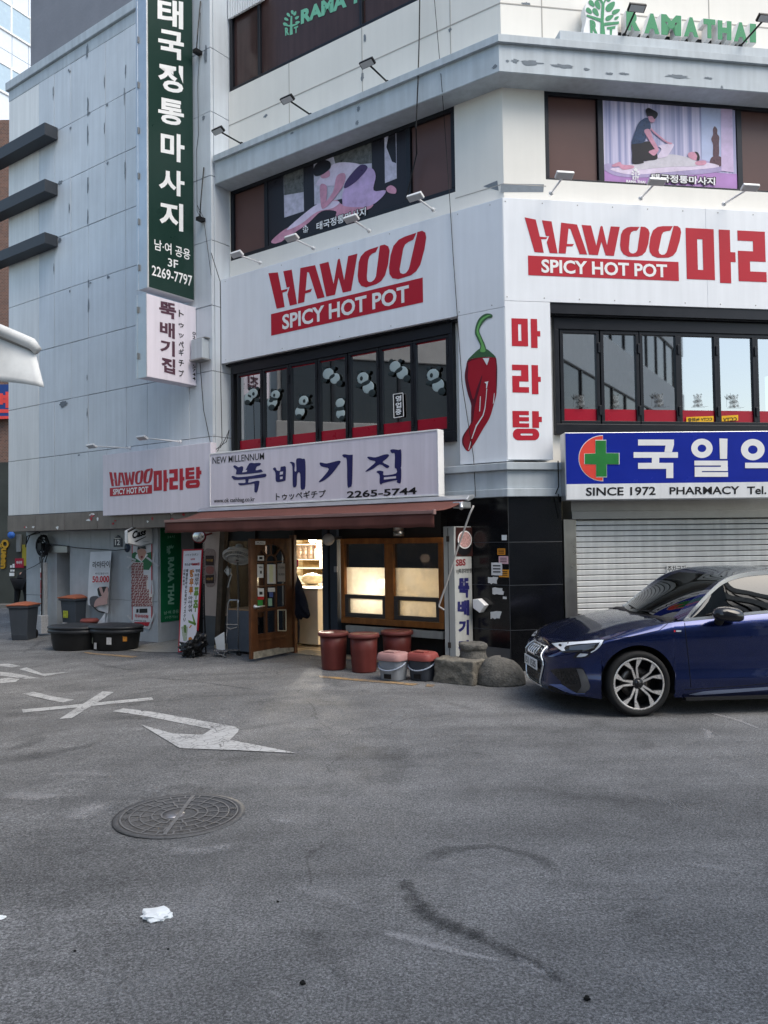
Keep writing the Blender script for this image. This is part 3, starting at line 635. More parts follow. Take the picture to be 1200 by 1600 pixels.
for zz in (25.6, 29.6, 33.6, 37.6):
    for xx in (-10.5, -6.5, -2.4, 1.2):
        m3 = MB(); window_frame(m3, wt, xx, xx + 3.0, zz, zz + 1.9, -.08, .02, .12); fbox(m3, wt, xx + 1.45, xx + 1.57, -.08, .02, zz + .12, zz + 1.78)
        w_ = T.part('window', m3, mWHITE); m3 = MB(); fbox(m3, wt, xx + .1, xx + 2.9, -.04, -.01, zz + .1, zz + 1.8); T.part('pane', m3, M('tower_glass', srgb(176, 196, 212), .25, var=.05), parent=w_)
# neighbour across the lane on the left and the office block behind the viewpoint (both show in the window panes)
mCONC = M('pale_concrete', srgb(196, 198, 198), .7, var=.08); mDGL = M('dark_band_glass', srgb(40, 46, 52), .1, var=.1)
def banded(name, label, fr, L_, D_, H_, storey, wall, glassm, z0=3.2):
    T = Thing(name, label, 'building', fr, (L_ / 2, 0, 0)); mb = MB(); mb.box(0, L_, .12, D_, -.4, H_)
    z = z0
    while z < H_: mb.box(-.05, L_ + .05, 0, .3, z, min(z + 1.45, H_ + .5)); z += storey
    mb.box(0, L_, .02, .3, -.4, .4); T.part('wall', mb, wall, bev=.02)
    z = z0 + 1.45
    while z + storey - 1.45 < H_ + .1:
        m2 = MB(); m2.box(.1, L_ - .1, .08, .115, z, z + storey - 1.45); w_ = T.part('window', m2, glassm); x = .1
        while x < L_: m3 = MB(); m3.box(x, x + .07, .03, .079, z, z + storey - 1.45); x += 1.6; T.part('mullion', m3, mBLACKF, parent=w_)
        z += storey
    m2 = MB(); m2.box(.6, L_ - .6, .09, .119, .4, z0 - .2); T.part('shopfront', m2, mDGL); return T
banded('office_block', 'concrete office block with dark ribbon windows, mirrored in the corner panes', Frame(19.9, -8.97, radians(138.9)), 17, 8, 12.4, 3.1, mCONC, mDGL)
banded('lane_neighbour_building', 'low pale shop building across the lane behind the white tarpaulin canopy', Frame(-6.4, -7, radians(90)), 19, 7, 7.6, 2.9, M('pale_cladding', srgb(150, 150, 150), .6), mDGL, 2.9)
# ================================================================== signs on the upper facades
# HAWOO logo outlines, measured on the corner sign (pixels of a 4.8x enlargement), relative to the red bar under it
def bz(pts, n=6):                       # smooth closed outline through points (Catmull-Rom)
    o = []; m = len(pts)
    for i in range(m):
        p0, p1, p2, p3 = [Vector(pts[(i + k - 1) % m]) for k in range(4)]
        for j in range(n):
            t = j / n; o.append(tuple(.5 * ((2 * p1) + (p2 - p0) * t + (2 * p0 - 5 * p1 + 4 * p2 - p3) * t * t + (3 * p1 - p0 - 3 * p2 + p3) * t ** 3)))
    return o
LOGO = [[(22, 22), (105, 39), (137, 168), (192, 172), (185, 186), (146, 186), (166, 288), (97, 283)],
        [(152, 44), (224, 53), (270, 293), (210, 290), (188, 208), (207, 163), (182, 162)],
        [(296, 62), (415, 76), (492, 302), (435, 299), (366, 110), (352, 104), (340, 222), (392, 222), (382, 240), (337, 240), (330, 294), (277, 292)],
        [(450, 79), (520, 84), (560, 235), (590, 92), (600, 86), (607, 92), (640, 232), (668, 90), (736, 94), (692, 312), (630, 308), (598, 205), (572, 306), (505, 302)],
        [(884, 94), (865, 122), (840, 124), (822, 134), (812, 158), (804, 250), (806, 276), (818, 290), (836, 294), (856, 286), (868, 268), (872, 240), (893, 92), (925, 94), (950, 112), (960, 140), (950, 220), (930, 280), (905, 306), (870, 317), (800, 318), (765, 300), (745, 270), (738, 230), (745, 150), (760, 118), (790, 98), (820, 93)],
        [(1134, 88), (1115, 122), (1085, 126), (1062, 134), (1050, 155), (1027, 270), (1032, 292), (1050, 304), (1070, 302), (1086, 286), (1094, 262), (1140, 86), (1170, 88), (1190, 105), (1196, 135), (1185, 200), (1160, 280), (1135, 310), (1100, 325), (1020, 326), (980, 310), (960, 280), (956, 240), (966, 170), (985, 120), (1020, 94), (1060, 88)]]
BAR = [(47, 309), (1176, 357), (1176, 499), (47, 457)]
bq = [B.hit(815 + x / 4.8, 335 + y / 4.8, YS) for x, y in BAR]
bx0, bx1 = bq[0][0], bq[1][0]; bz0, bz1 = (bq[2][2] + bq[3][2]) / 2, (bq[0][2] + bq[1][2]) / 2
def lg(x, y):
    h = B.hit(815 + x / 4.8, 335 + y / 4.8, YS); return ((h[0] - bx0) / (bx1 - bx0), (h[2] - bz0) / (bx1 - bx0))
LOGON = [[lg(*p) for p in s] for s in LOGO]; BARH = (bz1 - bz0) / (bx1 - bx0)
def logo(T, x0, x1, z0, y, zs=1.0, parent=None):
    W_ = x1 - x0; mb = MB()
    for s in LOGON: mb.poly([(x0 + u * W_, y, z0 + v * W_ * zs) for u, v in s])
    T.part('logo_lettering', mb, mRED, parent)
    mb = MB(); mb.poly([(x0, y, z0), (x1, y, z0), (x1, y, z0 + BARH * W_ * zs), (x0, y, z0 + BARH * W_ * zs)]); T.part('logo_bar', mb, mRED, parent)
    mb = MB(); h = BARH * W_ * zs
    mb.text_q('SPICY HOT POT', [(x0 + .085 * W_, y - .003, z0 + h * .84), (x0 + .92 * W_, y - .003, z0 + h * .84), (x0 + .92 * W_, y - .003, z0 + h * .15), (x0 + .085 * W_, y - .003, z0 + h * .15)], .028)
    T.part('bar_lettering', mb, mWHITE, parent)
# blocky hangul strokes in unit cells (x right, z up), each a rectangle x0,x1,z0,z1
MA = [(0, .15, 0, 1), (.41, .56, 0, 1), (.15, .41, .8, 1), (.15, .41, 0, .2), (.66, .88, -.05, 1), (.88, .99, .38, .57)]
MA = [(0, .225, 0, 1), (.33, .56, 0, 1), (.225, .33, .79, 1), (.225, .33, 0, .19), (.66, .885, -.05, 1), (.885, .985, .37, .565)]
RA = [(0, .56, .8, 1), (.31, .56, .6, .8), (0, .56, .4, .6), (0, .24, .2, .4), (0, .57, 0, .2), (.67, .895, -.05, 1), (.895, .985, .4, .58)]
TA = [(0, .23, .44, 1), (.23, .56, .86, 1), (.23, .56, .65, .79), (.23, .56, .44, .58), (.67, .9, .43, 1), (.9, 1.0, .63, .81)]
def stad(cx, cz, rx, rz, n=24):
    o = []
    for i in range(n):
        a = 2 * pi * i / n; sx = max(0, rx - rz); o.append((cx + (sx if cos(a) > 0 else -sx) + rz * cos(a), cz + rz * sin(a)))
    return o
def hangul(mb, strokes, x0, x1, z0, z1, y, ieung=False):
    f = lambda u, v: (x0 + (x1 - x0) * u, y, z0 + (z1 - z0) * v)
    for a, b, c, d in strokes: mb.poly([f(a, c), f(b, c), f(b, d), f(a, d)])
    if ieung:
        k = (z1 - z0) / (x1 - x0); o = stad(.45, .2 * k, .45, .2 * k); i = stad(.47, .2 * k, .21, .035 * k)
        mb.ring([f(u, v / k) for u, v in o], [f(u, v / k) for u, v in i])
cA = A.loc(meet(YS)); cB = B.loc(meet(YS))
# --- long facade board with the chilli
T = Thing('shop_sign', 'white sign sheet with red HAWOO lettering and a chilli beside the building corner, long facade', 'shop sign', A, (-3, YS, Z_BAND))
mb = MB(); mb.box(-5.40, cA[0] - .003, YS, YW - .004, Z_BAND, Z_SIGNTOP); xcp = A.hit(717, 600, YS)[0]
s = T.part('sheet', mb, mSIGNW, bev=.004)
mb = MB(); mb.box(xcp, cA[0] - .003, YS, YW - .004, A.hit(786, 721, YS)[2], Z_BAND - .004); T.part('column_sheet', mb, mSIGNW, bev=.004)
mb = MB(); mb.box(-5.40, cA[0], YS + .1, YW - .01, Z_BAND - .03, Z_BAND - .002); T.part('sheet_backing', mb, mBLACKF)
a0 = A.hit(423.6, 509, YS - .002); a1 = A.hit(660.8, 450, YS - .002); zb0 = (A.hit(424.3, 525.7, YS)[2] + A.hit(661, 471, YS)[2]) / 2; zb1 = (A.hit(423.3, 492.7, YS)[2] + A.hit(660.7, 431.7, YS)[2]) / 2
logo(T, a0[0], a1[0], zb0, YS - .003, (zb1 - zb0) / (BARH * (a1[0] - a0[0])))
k = lambda x, y: (715 + x / 6.667, 480 + y / 6.667)
def decal(T, fr, name, pts, y, mat, sm=True, parent=None, cv=None):
    P = [cv(*p) if cv else p for p in pts]
    if sm: P = bz(P, 4)
    mb = MB(); mb.poly(fr.q4(P, y)); return T.part(name, mb, mat, parent)
mCH1 = M('chilli_red', srgb(160, 24, 42), .38, var=.04); mCH2 = M('chilli_dark_red', srgb(92, 22, 40), .4); mCG1 = M('chilli_green', srgb(62, 98, 66), .4); mCG2 = M('chilli_light_green', srgb(112, 176, 98), .4)
y0 = YS - .003
body = [(104, 556), (160, 535), (250, 520), (340, 520), (395, 522), (408, 580), (412, 680), (410, 800), (403, 910), (380, 1000), (335, 1150), (270, 1260), (195, 1390), (135, 1480), (112, 1502), (85, 1485), (55, 1440), (46, 1390), (60, 1330), (100, 1270), (138, 1200), (140, 1100), (140, 1010), (105, 900), (80, 780), (74, 700), (88, 620)]
ch = decal(T, A, 'chilli_drawing', body, y0, mCH1, cv=k)
for pts in ([(104, 560), (112, 640), (106, 740), (135, 870), (165, 960), (200, 850), (255, 705), (240, 800), (205, 930), (178, 1050), (160, 1180), (140, 1210), (142, 1050), (138, 1000), (100, 880), (78, 760), (76, 690), (92, 610)], [(390, 525), (408, 580), (412, 680), (405, 900), (400, 700), (402, 600)], [(104, 556), (180, 538), (210, 536), (150, 552), (108, 575)], [(46, 1390), (60, 1330), (130, 1230), (80, 1320), (60, 1400), (90, 1490), (60, 1445)]): decal(T, A, 'chilli_shade', pts, y0 - .002, mCH2, parent=ch, cv=k)
decal(T, A, 'chilli_cap', [(106, 550), (150, 500), (232, 430), (296, 432), (360, 480), (397, 524), (330, 516), (230, 524), (150, 536)], y0 - .003, mCG1, parent=ch, cv=k)
decal(T, A, 'chilli_stem', [(232, 440), (235, 400), (205, 330), (180, 270), (190, 190), (225, 115), (280, 72), (330, 66), (360, 80), (358, 108), (310, 120), (262, 165), (226, 240), (250, 310), (285, 390), (292, 440)], y0 - .004, mCG1, parent=ch, cv=k)
decal(T, A, 'stem_highlight', [(236, 462), (248, 400), (225, 330), (198, 270), (206, 200), (245, 125), (300, 88), (350, 80), (300, 105), (250, 150), (216, 240), (240, 310), (272, 390), (290, 460)], y0 - .005, mCG2, parent=ch, cv=k)
for pts in ([(262, 530), (330, 528), (322, 560), (305, 606), (285, 570)], [(300, 850), (308, 850), (300, 950), (288, 1060), (270, 1130), (200, 1240), (152, 1370), (142, 1372), (190, 1230), (260, 1125), (280, 1050), (293, 950)], [(136, 1390), (144, 1392), (120, 1485), (112, 1484)], [(234, 925), (242, 930), (234, 1085), (225, 1085)], [(380, 895), (386, 895), (378, 1000), (368, 1005)], [(278, 780), (320, 772), (305, 845), (296, 845), (298, 800)]): decal(T, A, 'highlight', pts, y0 - .005, mWHITE, sm=False, parent=ch, cv=k)
mb = MB()
for px in (352, 440, 530, 610, 717, 768):
    for zz in (Z_BAND + .05, Z_SIGNTOP - .05): x = A.hit(px, 450, YS)[0]; mb.lathe((x, YS - .003, zz), [(.008, 0), (.008, .004)], 8, 'y')
T.part('screw', mb, mGALV)
# --- corner facade board
T = Thing('shop_sign', 'white sign sheet with red HAWOO and hangul lettering on the corner facade', 'shop sign', B, (3, YS, Z_BAND))
zbb = B.hit(862, 472, YS)[2]; xcb = B.hit(862, 600, YS)[0]
mb = MB(); xj = B.hit(1104, 400, YS)[0]; mb.box(cB[0] + .003, xj - .001, YS, YW - .004, zbb, Z_SIGNTOP); mb.box(xj + .001, XR - .2, YS, YW - .004, zbb, Z_SIGNTOP); T.part('sheet', mb, mSIGNW, bev=.003)
mb = MB(); mb.box(cB[0] + .003, xcb, YS, YW - .004, B.hit(800, 718, YS)[2], zbb - .004); T.part('column_sheet', mb, mSIGNW, bev=.004)
mb = MB(); mb.box(xcb, XR - .2, YS + .02, YW + .05, zbb - .14, zbb - .003); T.part('sheet_backing', mb, mBLACKF)
logo(T, bx0, bx1, bz0, YS - .003)
mb = MB(); q = B.rect(1071, 357, 1131, 436, YS); q2 = B.hit(1071, 436, YS)[2]; q1 = B.hit(1071, 356, YS)[2]; wch = (B.hit(1148, 400, YS)[0] - B.hit(1071, 400, YS)[0]) / .985
hangul(mb, MA, q[0], q[0] + wch, q2, q1, YS - .003); x2 = B.hit(1153, 400, YS)[0]; hangul(mb, RA, x2, x2 + wch, q2, q1, YS - .003); hangul(mb, TA, x2 + wch * 1.08, x2 + wch * 2.08, q2, q1, YS - .003, True)
T.part('hangul_lettering', mb, mRED)
mb = MB(); kk = lambda x, y: (715 + x / 6.667, 480 + y / 6.667)
for st_, (xa, ya, xb2, yb2), ie in ((MA, (560, 115, 868, 412), 0), (RA, (566, 598, 874, 893), 0), (TA, (570, 1080, 882, 1388), 1)):
    p, q = kk(xa, ya), kk(xb2, yb2); r = B.rect(p[0], p[1], q[0], q[1], YS); hangul(mb, st_, r[0], r[1], r[2], r[3], YS - .003, ie)
T.part('column_lettering', mb, mRED)
mb = MB()
for px in (792, 850, 905, 960, 1015, 1070, 1125, 1180):
    for zz in (zbb + .05, Z_SIGNTOP - .05): x = B.hit(px, 450, YS)[0]; mb.lathe((x, YS - .003, zz), [(.008, 0), (.008, .004)], 8, 'y')
T.part('screw', mb, mGALV)

# --- small HAWOO board over the side door
T = Thing('shop_sign', 'small pale board with red HAWOO logo above the steel fascia and the narrow entrance', 'shop sign', A, (-7, -.15, 2.3))
r = A.rect(160.5, 711, 329, 692, -.15); zb_ = A.hit(161, 806, -.15)[2]; zt_ = A.hit(161, 711, -.15)[2]
mb = MB(); mb.box(r[0], r[1], -.15, -.02, zb_, zt_); T.part('sheet', mb, mSIGNL, bev=.005)
a0, a1 = A.hit(171.5, 770, -.154), A.hit(237.5, 765, -.154); z0_ = A.hit(172, 775.5, -.154)[2]; z1_ = A.hit(172, 762.5, -.154)[2]
logo(T, a0[0], a1[0], z0_, -.154, (z1_ - z0_) / (BARH * (a1[0] - a0[0])))
mb = MB(); x0, x1 = A.hit(240, 750, -.154)[0], A.hit(315, 750, -.154)[0]; w3 = (x1 - x0) / 3.05; zz0, zz1 = A.hit(240, 767, -.154)[2], A.hit(240, 736, -.154)[2]
hangul(mb, MA, x0, x0 + w3 * .98, zz0, zz1, -.154); hangul(mb, RA, x0 + w3 * 1.03, x0 + w3 * 2.01, zz0, zz1, -.154); hangul(mb, TA, x0 + w3 * 2.06, x0 + w3 * 3.04, zz0, zz1, -.154, True)
T.part('hangul_lettering', mb, mRED)

# --- restaurant light box with brush lettering
YD = -.20
T = Thing('light_box_sign', 'long pale light box with navy brush lettering over the restaurant awning', 'shop sign', A, (-3, YD, 2.3))
r = A.rect(328.5, 710, 683, 672.5, YD); zb_ = (A.hit(328, 793, YD)[2] + A.hit(683, 769, YD)[2]) / 2; zt_ = (A.hit(330, 710.5, YD)[2] + A.hit(683, 673, YD)[2]) / 2
mb = MB(); mb.box(r[0], r[1], YD, YD + .13, zb_, zt_); T.part('case', mb, mSIGNL, bev=.003)
mb = MB(); w = .022
for a in ((r[0] - .012, r[1] + .012, zt_, zt_ + w), (r[0] - .012, r[1] + .012, zb_ - w, zb_), (r[0] - .012, r[0], zb_, zt_), (r[1], r[1] + .014, zb_, zt_)): mb.box(a[0], a[1], YD - .008, YD + .138, a[2], a[3])
T.part('edge_trim', mb, mWHITE, bev=.003)
k = lambda x, y: (350 + x / 4.138, 685 + y / 4.138)
BR = [  # brush strokes: outlines in pixels of an enlargement
 [(60, 178), (72, 174), (88, 184), (98, 186), (110, 180), (124, 184), (124, 206), (138, 206), (160, 166), (175, 158), (196, 160), (225, 158), (238, 162), (232, 174), (212, 182), (206, 206), (236, 200), (246, 208), (238, 220), (90, 234), (78, 224), (80, 204), (64, 188)],
 [(48, 248), (60, 242), (90, 250), (180, 242), (260, 228), (274, 236), (268, 248), (240, 254), (150, 264), (72, 268), (56, 258)],
 [(138, 262), (160, 262), (158, 286), (200, 276), (226, 274), (228, 290), (218, 336), (208, 350), (196, 342), (196, 296), (180, 294), (108, 304), (92, 290), (112, 288), (138, 286)],
 [(316, 196), (332, 188), (342, 206), (362, 208), (366, 186), (378, 182), (400, 186), (398, 262), (392, 274), (350, 282), (334, 272), (332, 222)],
 [(424, 156), (440, 152), (458, 164), (456, 208), (468, 208), (466, 140), (482, 128), (508, 132), (526, 148), (526, 306), (512, 330), (496, 322), (492, 228), (474, 230), (470, 300), (458, 316), (444, 302), (442, 180)],
 [(618, 158), (632, 156), (664, 162), (720, 148), (744, 144), (754, 152), (738, 176), (700, 226), (660, 262), (628, 280), (612, 280), (640, 250), (678, 198), (640, 184), (624, 176)],
 [(764, 108), (780, 102), (806, 106), (830, 106), (832, 120), (828, 290), (814, 314), (798, 304), (794, 140), (776, 124)],
 [(926, 122), (940, 118), (980, 122), (1030, 106), (1056, 102), (1068, 110), (1050, 132), (1026, 154), (1066, 176), (1064, 188), (1048, 190), (1008, 168), (960, 198), (914, 216), (932, 196), (980, 152), (944, 140)],
 [(1074, 78), (1090, 70), (1128, 74), (1146, 78), (1146, 180), (1138, 190), (1146, 200), (1144, 280), (1132, 290), (1116, 282), (1114, 270), (1030, 288), (1016, 298), (1006, 286), (1006, 236), (986, 218), (1000, 208), (1030, 214), (1034, 238), (1112, 226), (1114, 196), (1104, 186), (1104, 100), (1086, 96)]]
mb = MB(); yl = YD - .004
for s in BR: mb.poly(A.q4(bz([k(*p) for p in s], 3), yl))
T.part('brush_lettering', mb, mNAVY)
mGREYL = mSIGNL; mb = MB()
for s in ([(362, 216), (382, 214), (380, 232), (360, 236)], [(362, 248), (380, 246), (378, 262), (362, 264)], [(120, 212), (124, 206), (150, 204), (146, 216), (118, 220)], [(1034, 252), (1112, 244), (1112, 258), (1034, 266)]): mb.poly(A.q4([k(*p) for p in s], yl - .003))
T.part('lettering_counter', mb, mGREYL)
mb = MB(); tq = lambda pts: A.q4(pts, yl)
mb.text_q('NEW MILLENNUM', tq([(332, 714.5), (412.5, 707.5), (412.5, 718), (332, 725)]), .004); mb.text_q('トゥッペギチプ', tq([(431, 770), (509, 765), (509, 777), (431, 782)]), .015)
mb.text_q('2265-5744', tq([(542, 767.5), (651, 761), (651, 772), (542, 778.5)]), .025); mb.text_q('www.ok cashbag.co.kr', tq([(334, 779), (398, 776.5), (398, 785), (334, 788)]), .012)
T.part('small_lettering', mb, mINK)

# --- projecting blade signs
xb0, xb1 = -6.05, -5.80
def blade(name, label, z0, z1, yo, yi, mats):
    T = Thing(name, label, 'blade sign', A, (xb1, yi, z0)); mb = MB(); mb.box(xb0, xb1, yo, yi, z0, z1); T.part('case', mb, mats[0], bev=.006)
    mb = MB(); w = .035
    for xx in (xb0 - .012, xb1 - .03): mb.box(xx, xx + .042, yo - .012, yo, z0 - .01, z1 + .01)
    mb.box(xb0, xb1, yo - .008, yo - .001, z0 - .01, z1); T.part('edge_trim', mb, mats[1], bev=.003)
    mb = MB()
    for i in range(max(2, int((z1 - z0) / .75))): zz = z0 + .3 + i * .75; mb.box(xb0 + .04, xb0 + .065, yo - .03, yo - .012, zz, zz + .1)
    T.part('hinge', mb, mGALV)
    mb = MB()
    for zz in (z0 + .25, z1 - .25): mb.box(xb0 + .1, xb0 + .14, yi, .0, zz, zz + .04)
    T.part('bracket', mb, mGALV); return T
side = lambda pts: [(xb1 + .004, A.side(px, py, xb1)[1], A.side(px, py, xb1)[2]) for px, py in pts]
zt1 = A.side(303, -90, xb1)[2]; zb1 = A.side(303, 470, xb1)[2]
T = blade('blade_sign', 'tall dark green blade sign with white hangul running down it on the panelled wall', zb1, zt1, A.side(230, 300, xb1)[1], -.05, (M('dull_green_case', srgb(196, 198, 200), .4), mALU))
mb = MB(); yo, yi = A.side(232, 300, xb1)[1], -.055; mb.poly([(xb1 + .003, yo, zb1 + .01), (xb1 + .003, yi, zb1 + .01), (xb1 + .003, yi, zt1 - .01), (xb1 + .003, yo, zt1 - .01)]); T.part('face', mb, mGREENS)
mb = MB()
for ch_, (xl, xr_, yt, yb) in zip('태국정통마사지', ((246, 286, -4, 44), (247, 287, 45, 93), (247, 286, 97, 145), (247, 287, 152, 196), (251, 288, 205, 253), (248, 288, 262, 306), (249, 286, 313, 360))):
    sl = .19 * (1 - yt / 900) ; d = (xr_ - xl) * .2; mb.text_q(ch_, side([(xl, yt - d * .1), (xr_, yt + d * .9), (xr_, yb + d * .3), (xl, yb - d * .6)]), .03)
mb.text_q('남·여 공용', side([(241, 373), (297, 390), (297, 407), (241, 390)]), .012); mb.text_q('3F', side([(262, 403), (278, 407), (278, 420), (262, 416)]), .012); mb.text_q('2269-7797', side([(237, 414), (300, 431), (300, 448), (237, 430)]), .012)
T.part('lettering', mb, mWHITE)
z0_, z1_ = A.side(228, 588, xb1)[2], A.side(311, 482, xb1)[2]
T = blade('blade_sign', 'small white blade sign with brown brush hangul hanging under the green one', z0_, z1_, A.side(229, 540, xb1)[1], .02 - .03, (mSIGNL, mALU))
mb = MB(); mBRN = M('brown_ink', srgb(86, 58, 72), .5)
for ch_, (xl, xr_, yt, yb) in zip('뚝배기집', ((248.5, 275, 472, 498), (249.5, 273, 503, 528), (250, 273, 531, 556), (252, 273.5, 559, 584))): mb.text_q(ch_, side([(xl, yt - 2), (xr_, yt + 3), (xr_, yb + 2), (xl, yb - 4)]), .035)
T.part('brush_lettering', mb, mBRN)
mb = MB()
for ch_, y_ in zip('トゥッペギチプ', (484, 504, 520, 532, 544, 561, 577)):
    h = 11 if ch_ not in 'ゥッ' else 7; mb.text_q(ch_, side([(279, y_), (287, y_ + 2), (287, y_ + 2 + h), (279, y_ + h)]), .02)
for i, ch_ in enumerate('02)2265-5744'):
    y_ = 518 + i * 6.4; d = .0; mb.text_q(ch_, side([(300.5, y_), (305.5, y_ + 1.2), (305.5, y_ + 6.2), (300.5, y_ + 5)]) if ch_ not in '-)' else side([(301.5, y_ + 2), (305, y_ + 3), (305, y_ + 4), (301.5, y_ + 3)]), .01)
T.part('small_lettering', mb, mINK)

# --- pharmacy light box, turned a little off the wall
pf = Frame(0, 0, radians(2.0)); P0 = B.w(*B.hit(884, 780, -.12)[:2], 0); pf.o = Vector((P0.x, P0.y, 0))
T = Thing('light_box_sign', 'blue and white pharmacy light box with a green cross over the shutter', 'shop sign', pf, (0, 0, 2.1))
zt_, zs_, zb_ = pf.hit(890, 676, 0)[2], pf.hit(890, 756.5, 0)[2], pf.hit(890, 782, 0)[2]; xr = pf.hit(1330, 700, 0)[0]
mb = MB(); mb.box(0, xr, 0, .22, zb_, zt_); T.part('case', mb, mALU, bev=.006)
mBLUE = M('blue_sign_sheet', srgb(26, 44, 150), .25, var=.08, vs=2); mb = MB(); mb.poly([(.012, -.003, zs_), (xr - .01, -.003, zs_), (xr - .01, -.003, zt_ - .008), (.012, -.003, zt_ - .008)]); T.part('blue_face', mb, mBLUE)
mb = MB(); mb.poly([(.012, -.003, zb_ + .012), (xr - .01, -.003, zb_ + .012), (xr - .01, -.003, zs_), (.012, -.003, zs_)]); T.part('white_face', mb, M('white_sign_strip', srgb(226, 228, 230), .35, var=.05, vs=2, streak=.1))
k = lambda x, y: (900 + x / 4, 670 + y / 4); fl = lambda pts, y=-.005: pf.q4([k(*p) for p in pts], y)
c_ = [(168 + 150 * cos(a) * 1.0, 185 + 143 * sin(a)) for a in [pi / 2 + pi * i / 20 for i in range(21)]]
mb = MB(); mb.poly(fl([(170, 329)] + [(168 + 152 * cos(pi / 2 + pi * i / 24), 184 + 144 * sin(pi / 2 + pi * i / 24)) for i in range(25)] + [(168, 40)], -.005)); cr = T.part('disc_rim', mb, mWHITE)
mb = MB(); mb.poly(fl([(167 + 147 * cos(pi / 2 + pi * i / 24), 184 + 140 * sin(pi / 2 + pi * i / 24)) for i in range(25)], -.007)); T.part('red_disc', mb, M('coral_vinyl', srgb(226, 78, 66), .35), cr)
X_ = [(122, 73), (188, 73), (188, 152), (268, 152), (268, 221), (192, 221), (192, 299), (126, 299), (126, 222), (55, 220), (55, 156), (122, 154)]
def grow(p, c, d): return tuple(c[i] + (p[i] - c[i]) * d for i in (0, 1))
mb = MB(); mb.poly(fl([grow(p, (160, 187), 1.035) for p in X_], -.009)); T.part('cross_rim', mb, mWHITE, cr); mb = MB(); mb.poly(fl(X_, -.011)); T.part('green_cross', mb, M('cross_green', srgb(46, 124, 62), .35), cr)
HG = [[(388, 67), (612, 67), (612, 104), (388, 104)], [(560, 100), (612, 100), (600, 145), (553, 145)], [(360, 146), (637, 146), (637, 181), (360, 181)], [(474, 180), (520, 180), (520, 214), (474, 214)], [(388, 213), (608, 213), (608, 250), (388, 250)], [(564, 248), (608, 248), (608, 308), (564, 308)],
      [(896, 60), (947, 62), (944, 188), (900, 188)], [(740, 199), (948, 199), (948, 229), (740, 229)], [(905, 227), (948, 227), (948, 241), (905, 241)], [(742, 238), (949, 238), (949, 264), (742, 264)], [(742, 262), (787, 262), (787, 272), (742, 272)], [(742, 271), (950, 271), (950, 300), (742, 300)],
      [(1057, 212), (1330, 212), (1330, 246), (1057, 246)]]
mb = MB()
for i, s in enumerate(HG): mb.poly(fl(s, -.006 - .0004 * i))
for cx, cy, ro, ri in ((787, 122, 67, 27), (1105, 130, 74, 30)): mb.ring(fl([(cx + ro * cos(2 * pi * i / 32), cy + .9 * ro * sin(2 * pi * i / 32)) for i in range(32)]), fl([(cx + ri * cos(2 * pi * i / 32), cy + .88 * ri * sin(2 * pi * i / 32)) for i in range(32)]))
mb.text_q('약국', fl([(1400, 66), (1720, 66), (1720, 300), (1400, 300)], -.006), .03); T.part('hangul_lettering', mb, mWHITE)
mb = MB(); mb.text_q('SINCE 1972', fl([(62, 367), (498, 361), (498, 414), (62, 420)], -.006), .02); mb.text_q('PHARMACY', fl([(585, 364), (1022, 358), (1022, 408), (585, 411)], -.006), .02); mb.text_q('Tel.', fl([(1070, 361), (1190, 358), (1190, 408), (1070, 410)], -.006), .02)
mb.text_q('2266', fl([(1260, 358), (1500, 354), (1500, 406), (1260, 408)], -.006), .02); T.part('latin_lettering', mb, mINK)

# --- RAMA THAI channel letters over the cornice
mGL = M('green_letter', srgb(50, 138, 94), .5, var=.04); YR = YC + .12
T = Thing('channel_letter_sign', 'green RAMA THAI channel letters with a tree emblem standing on the cornice', 'shop sign', B, (2.5, YR, 8.2))
k = lambda x, y: (840 + x / 3.333, y / 3.331); ch3 = lambda pts, y=YR: [(p[0], y, p[2]) for p in B.q4([k(*q) for q in pts], YR)]
for c_, (x0, y0, x1, y1) in zip('RAMATHAI', ((462, 56, 536, 158), (556, 66, 636, 174), (644, 72, 748, 182), (762, 86, 838, 190), (864, 96, 926, 198), (938, 104, 1010, 206), (1022, 112, 1094, 216), (1106, 122, 1138, 220))):
    q = ch3([(x0, y0), (x1, y0 + (x1 - x0) * .1), (x1, y1 + (x1 - x0) * .06), (x0, y1 - (x1 - x0) * .02)])
    mb = MB(); mb.text_q(c_, q, .075); V0 = [Vector(v) for v in mb.v]
    l = T.part('letter', mb, mGL)
    side_ = MB(); cen = sum(V0, Vector()) / len(V0)
    pr = [Vector((cen.x + (v.x - cen.x) * 1.06, v.y + .004, cen.z + (v.z - cen.z) * 1.05)) for v in V0]
    from collections import Counter
    ec = Counter(tuple(sorted((f[i], f[(i + 1) % len(f)]))) for f in mb.f for i in range(len(f)))
    edges = [e for e, n in ec.items() if n == 1]; n = len(pr); vv = pr + [v + Vector((0, .14, 0)) for v in pr]
    side_.add(vv, [(a, b, b + n, a + n) for a, b in edges] + [list(f) for f in mb.f]); T.part('return', side_, mWHITE, parent=l)
k2 = lambda x, y: (900 + x / 10, y / 10); cc = lambda pts, y: [(p[0], y, p[2]) for p in B.q4([k2(*q) for q in pts], YR)]
mb = MB(); back = [(150, 560), (160, 290), (140, 130), (180, 10), (250, -60), (420, -110), (560, -80), (640, 30), (690, 150), (690, 300), (650, 420), (610, 590)]
mb.prism(cc(bz(back, 4), YR + .003), (0, .14, 0)); em = T.part('emblem', mb, mWHITE)
mb = MB(); leaf = lambda cx, cy, L_, w_, a: [(cx + L_ * cos(t) * cos(a) - w_ * sin(t) * sin(a) * (1 - .3 * cos(t)), cy + L_ * cos(t) * sin(a) + w_ * sin(t) * cos(a) * (1 - .3 * cos(t))) for t in [2 * pi * i / 16 for i in range(16)]]
